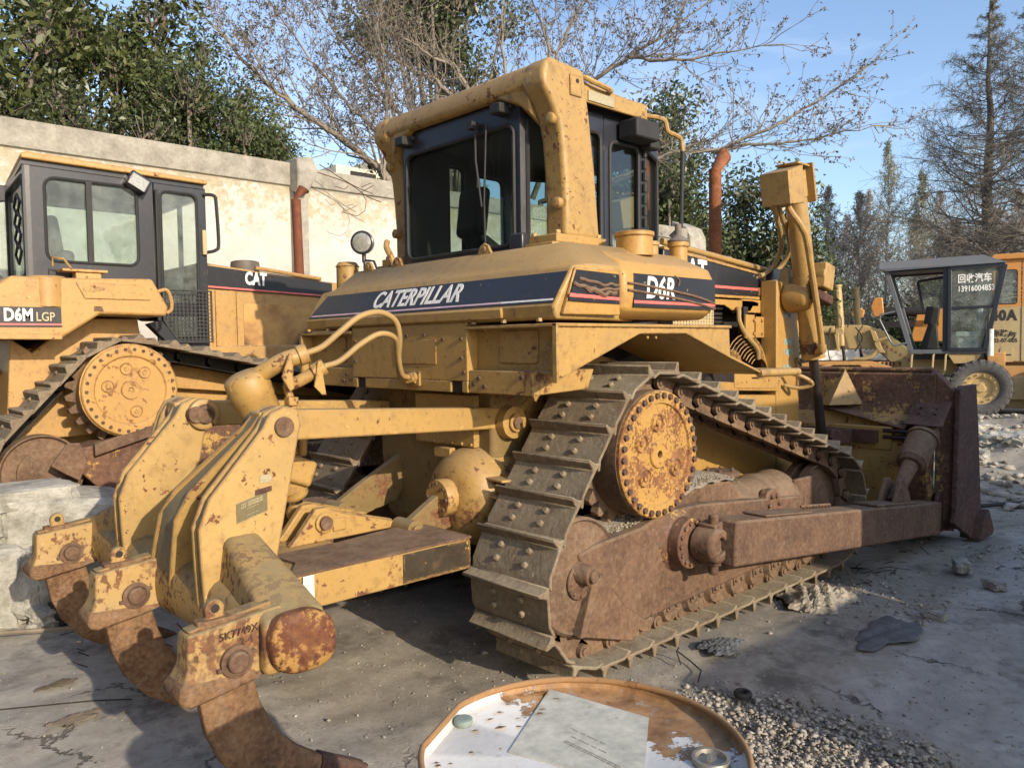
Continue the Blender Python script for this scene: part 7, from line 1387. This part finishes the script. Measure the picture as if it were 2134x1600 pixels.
m = MB().bb((-.05, 1.68, 2.45), (.22, 1.72, 3.10)); m.build('rear_board', M['cabgrey'], gc)
MB().tube([(-1.66, y0 - .05, 2.28), (-1.95, y0 - .10, 2.22), (-1.97, y0 - .10, 2.10), (-1.75, y0 - .1, 1.62), (-1.68, y0 - .1, 1.52), (-1.40, y0 - .06, 1.58)], .022, 8, smooth=False).build('grab_rail', M['cabgrey'], gc)
m = MB().cyl((.17, .25, 1.28), (.17, .25, 1.85), .06, n=16); m.build('white_tank', plain('white_plastic', (.55, .56, .54), .5), G)
# engine hood
m = MB().prism([(.12, 1.15), (.12, 2.25), (.22, 2.32), (3.0, 2.30), (3.0, 1.1)], 'y', .60, 1.75); eh = m.build('engine_hood', M['cream'], G, bevel=.03, seg=3)
m = MB().bb((.10, .45, .78), (3.0, 1.0, 1.06)); m.build('hood_sill', M['tan_o'], G, bevel=.01); MB().bb((.05, .55, .15), (3.0, 1.6, .80)).build('rear_frame', M['tan'], G, bevel=.02)
MB().bb((.12, .42, 1.05), (.45, .60, 1.35)).build('battery_box', M['tan_o'], G, bevel=.01)
bk = plain('black_stencil', (.025, .022, .02), .6)
text('lettering', '740A', bk, eh, Vector((.355, .594, 2.13)), (1, 0, 0), (0, 0, 1), .30, .82, 0, .014, .001, width=.62)
for k, chh in enumerate('湖南路桥'):
    a = R_(26 - k * 17); text('lettering', chh, bk, eh, Vector((.36 - .48 * math.sin(a), .594, 1.27 + .48 * math.cos(a))), (math.cos(a), 0, math.sin(a)), (-math.sin(a), 0, math.cos(a)), .17, .9, 0, .003, .001)
text('lettering', 'TH02-07-005', bk, eh, Vector((.38, .594, 1.60)), (1, 0, 0), (0, 0, 1), .12, .85, 0, .002, .001, width=.58)
m = MB().prism(rpoly(.36, 1.14, .60, 1.44, .03), 'y', .585, .60); m.build('hood_door', M['cream'], eh, bevel=.004); MB().bb((.44, .58, 1.28), (.56, .586, 1.31)).build('door_slot', bk, eh)
m = MB().bb((.735, .59, 1.15), (.742, .60, 2.3)); m.build('panel_seam', bk, eh)
m = MB()
for k in range(10): m.bb((.86, .585, 1.30 + k * .035), (1.05, .60, 1.315 + k * .035))
m.build('louvre', M['cream'], eh)
# ---- orange wheel loader standing behind the grader
W = empty('wheel_loader', GO + Vector((math.cos(R_(17.2)), math.sin(R_(17.2)), 0)) * 5.0, 'orange-cabbed loader behind the grader at the right picture edge', 'loader', None, GZ)
M['org'] = paint('orange_paint', (.60, .26, .055), rust=.15, chips=.4, seed=13, edge=.2)
ringpanel((.35, 0, 2.45), (1, 0, 0), .62, 1.25, (.08, .1, .54, .98), .05, 'cab_side', M['org'], W, .06, gl='glass_d'); ringpanel((1.0, 0, 2.45), (1, 0, 0), .66, 1.25, (.08, .1, .58, .98), .05, 'cab_side', M['org'], W, .06, gl='glass_d'); ringpanel((.35, 1.4, 2.45), (0, -1, 0), 1.4, 1.25, (.1, .1, 1.3, 1.1), .05, 'cab_front', M['org'], W, .06, gl='glass_d')
MB().prism([(.25, 3.70), (1.8, 3.70), (1.8, 3.85), (.35, 3.85)], 'y', -.1, 1.5).build('cab_roof', M['org'], W, bevel=.02)
m = MB().bb((.3, .0, 1.0), (4, 1.5, 2.45)); m.build('body', M['org'], W, bevel=.02)
m = MB().prism([(-2.6, 2.6), (-2.5, 2.85), (-2.3, 2.85), (-2.25, 2.35), (-2.5, 2.3)], 'y', .1, .25); m.prism([(-3.1, 2.35), (-3.05, 2.55), (-2.9, 2.6), (-2.75, 2.5), (-2.8, 2.3)], 'y', .1, .25); m.prism([(-1.6, 1.6), (-1.4, 2.5), (-.7, 2.5), (-.7, 1.6)], 'y', .2, .5); m.build('loader_arm', M['org'], W, bevel=.02)
m = MB().cyl((-2.3, .3, 2.45), (-1.2, .3, 2.42), .13, n=20); m.bb((-2.4, .2, 2.0), (-.9, .5, 2.18)); m.build('boom_cylinder', M['dark'], W)
for x, y in ((1.9, .1),): w_ = pivot('wheel', W); tyre(x, .78, y, .78, .5, w_)

# ---- keep every object at most three levels deep: thing > part > sub-part
def depth(o):
    d = 0
    while o.parent: o = o.parent; d += 1
    return d
for o in sorted(list(bpy.data.objects), key=depth):
    while depth(o) > 2:
        p = o.parent; m = p.matrix_local @ o.matrix_local if False else (Matrix.LocRotScale(p.location, p.rotation_euler, p.scale) @ Matrix.LocRotScale(o.location, o.rotation_euler, o.scale)); o.parent = p.parent; o.matrix_local = m
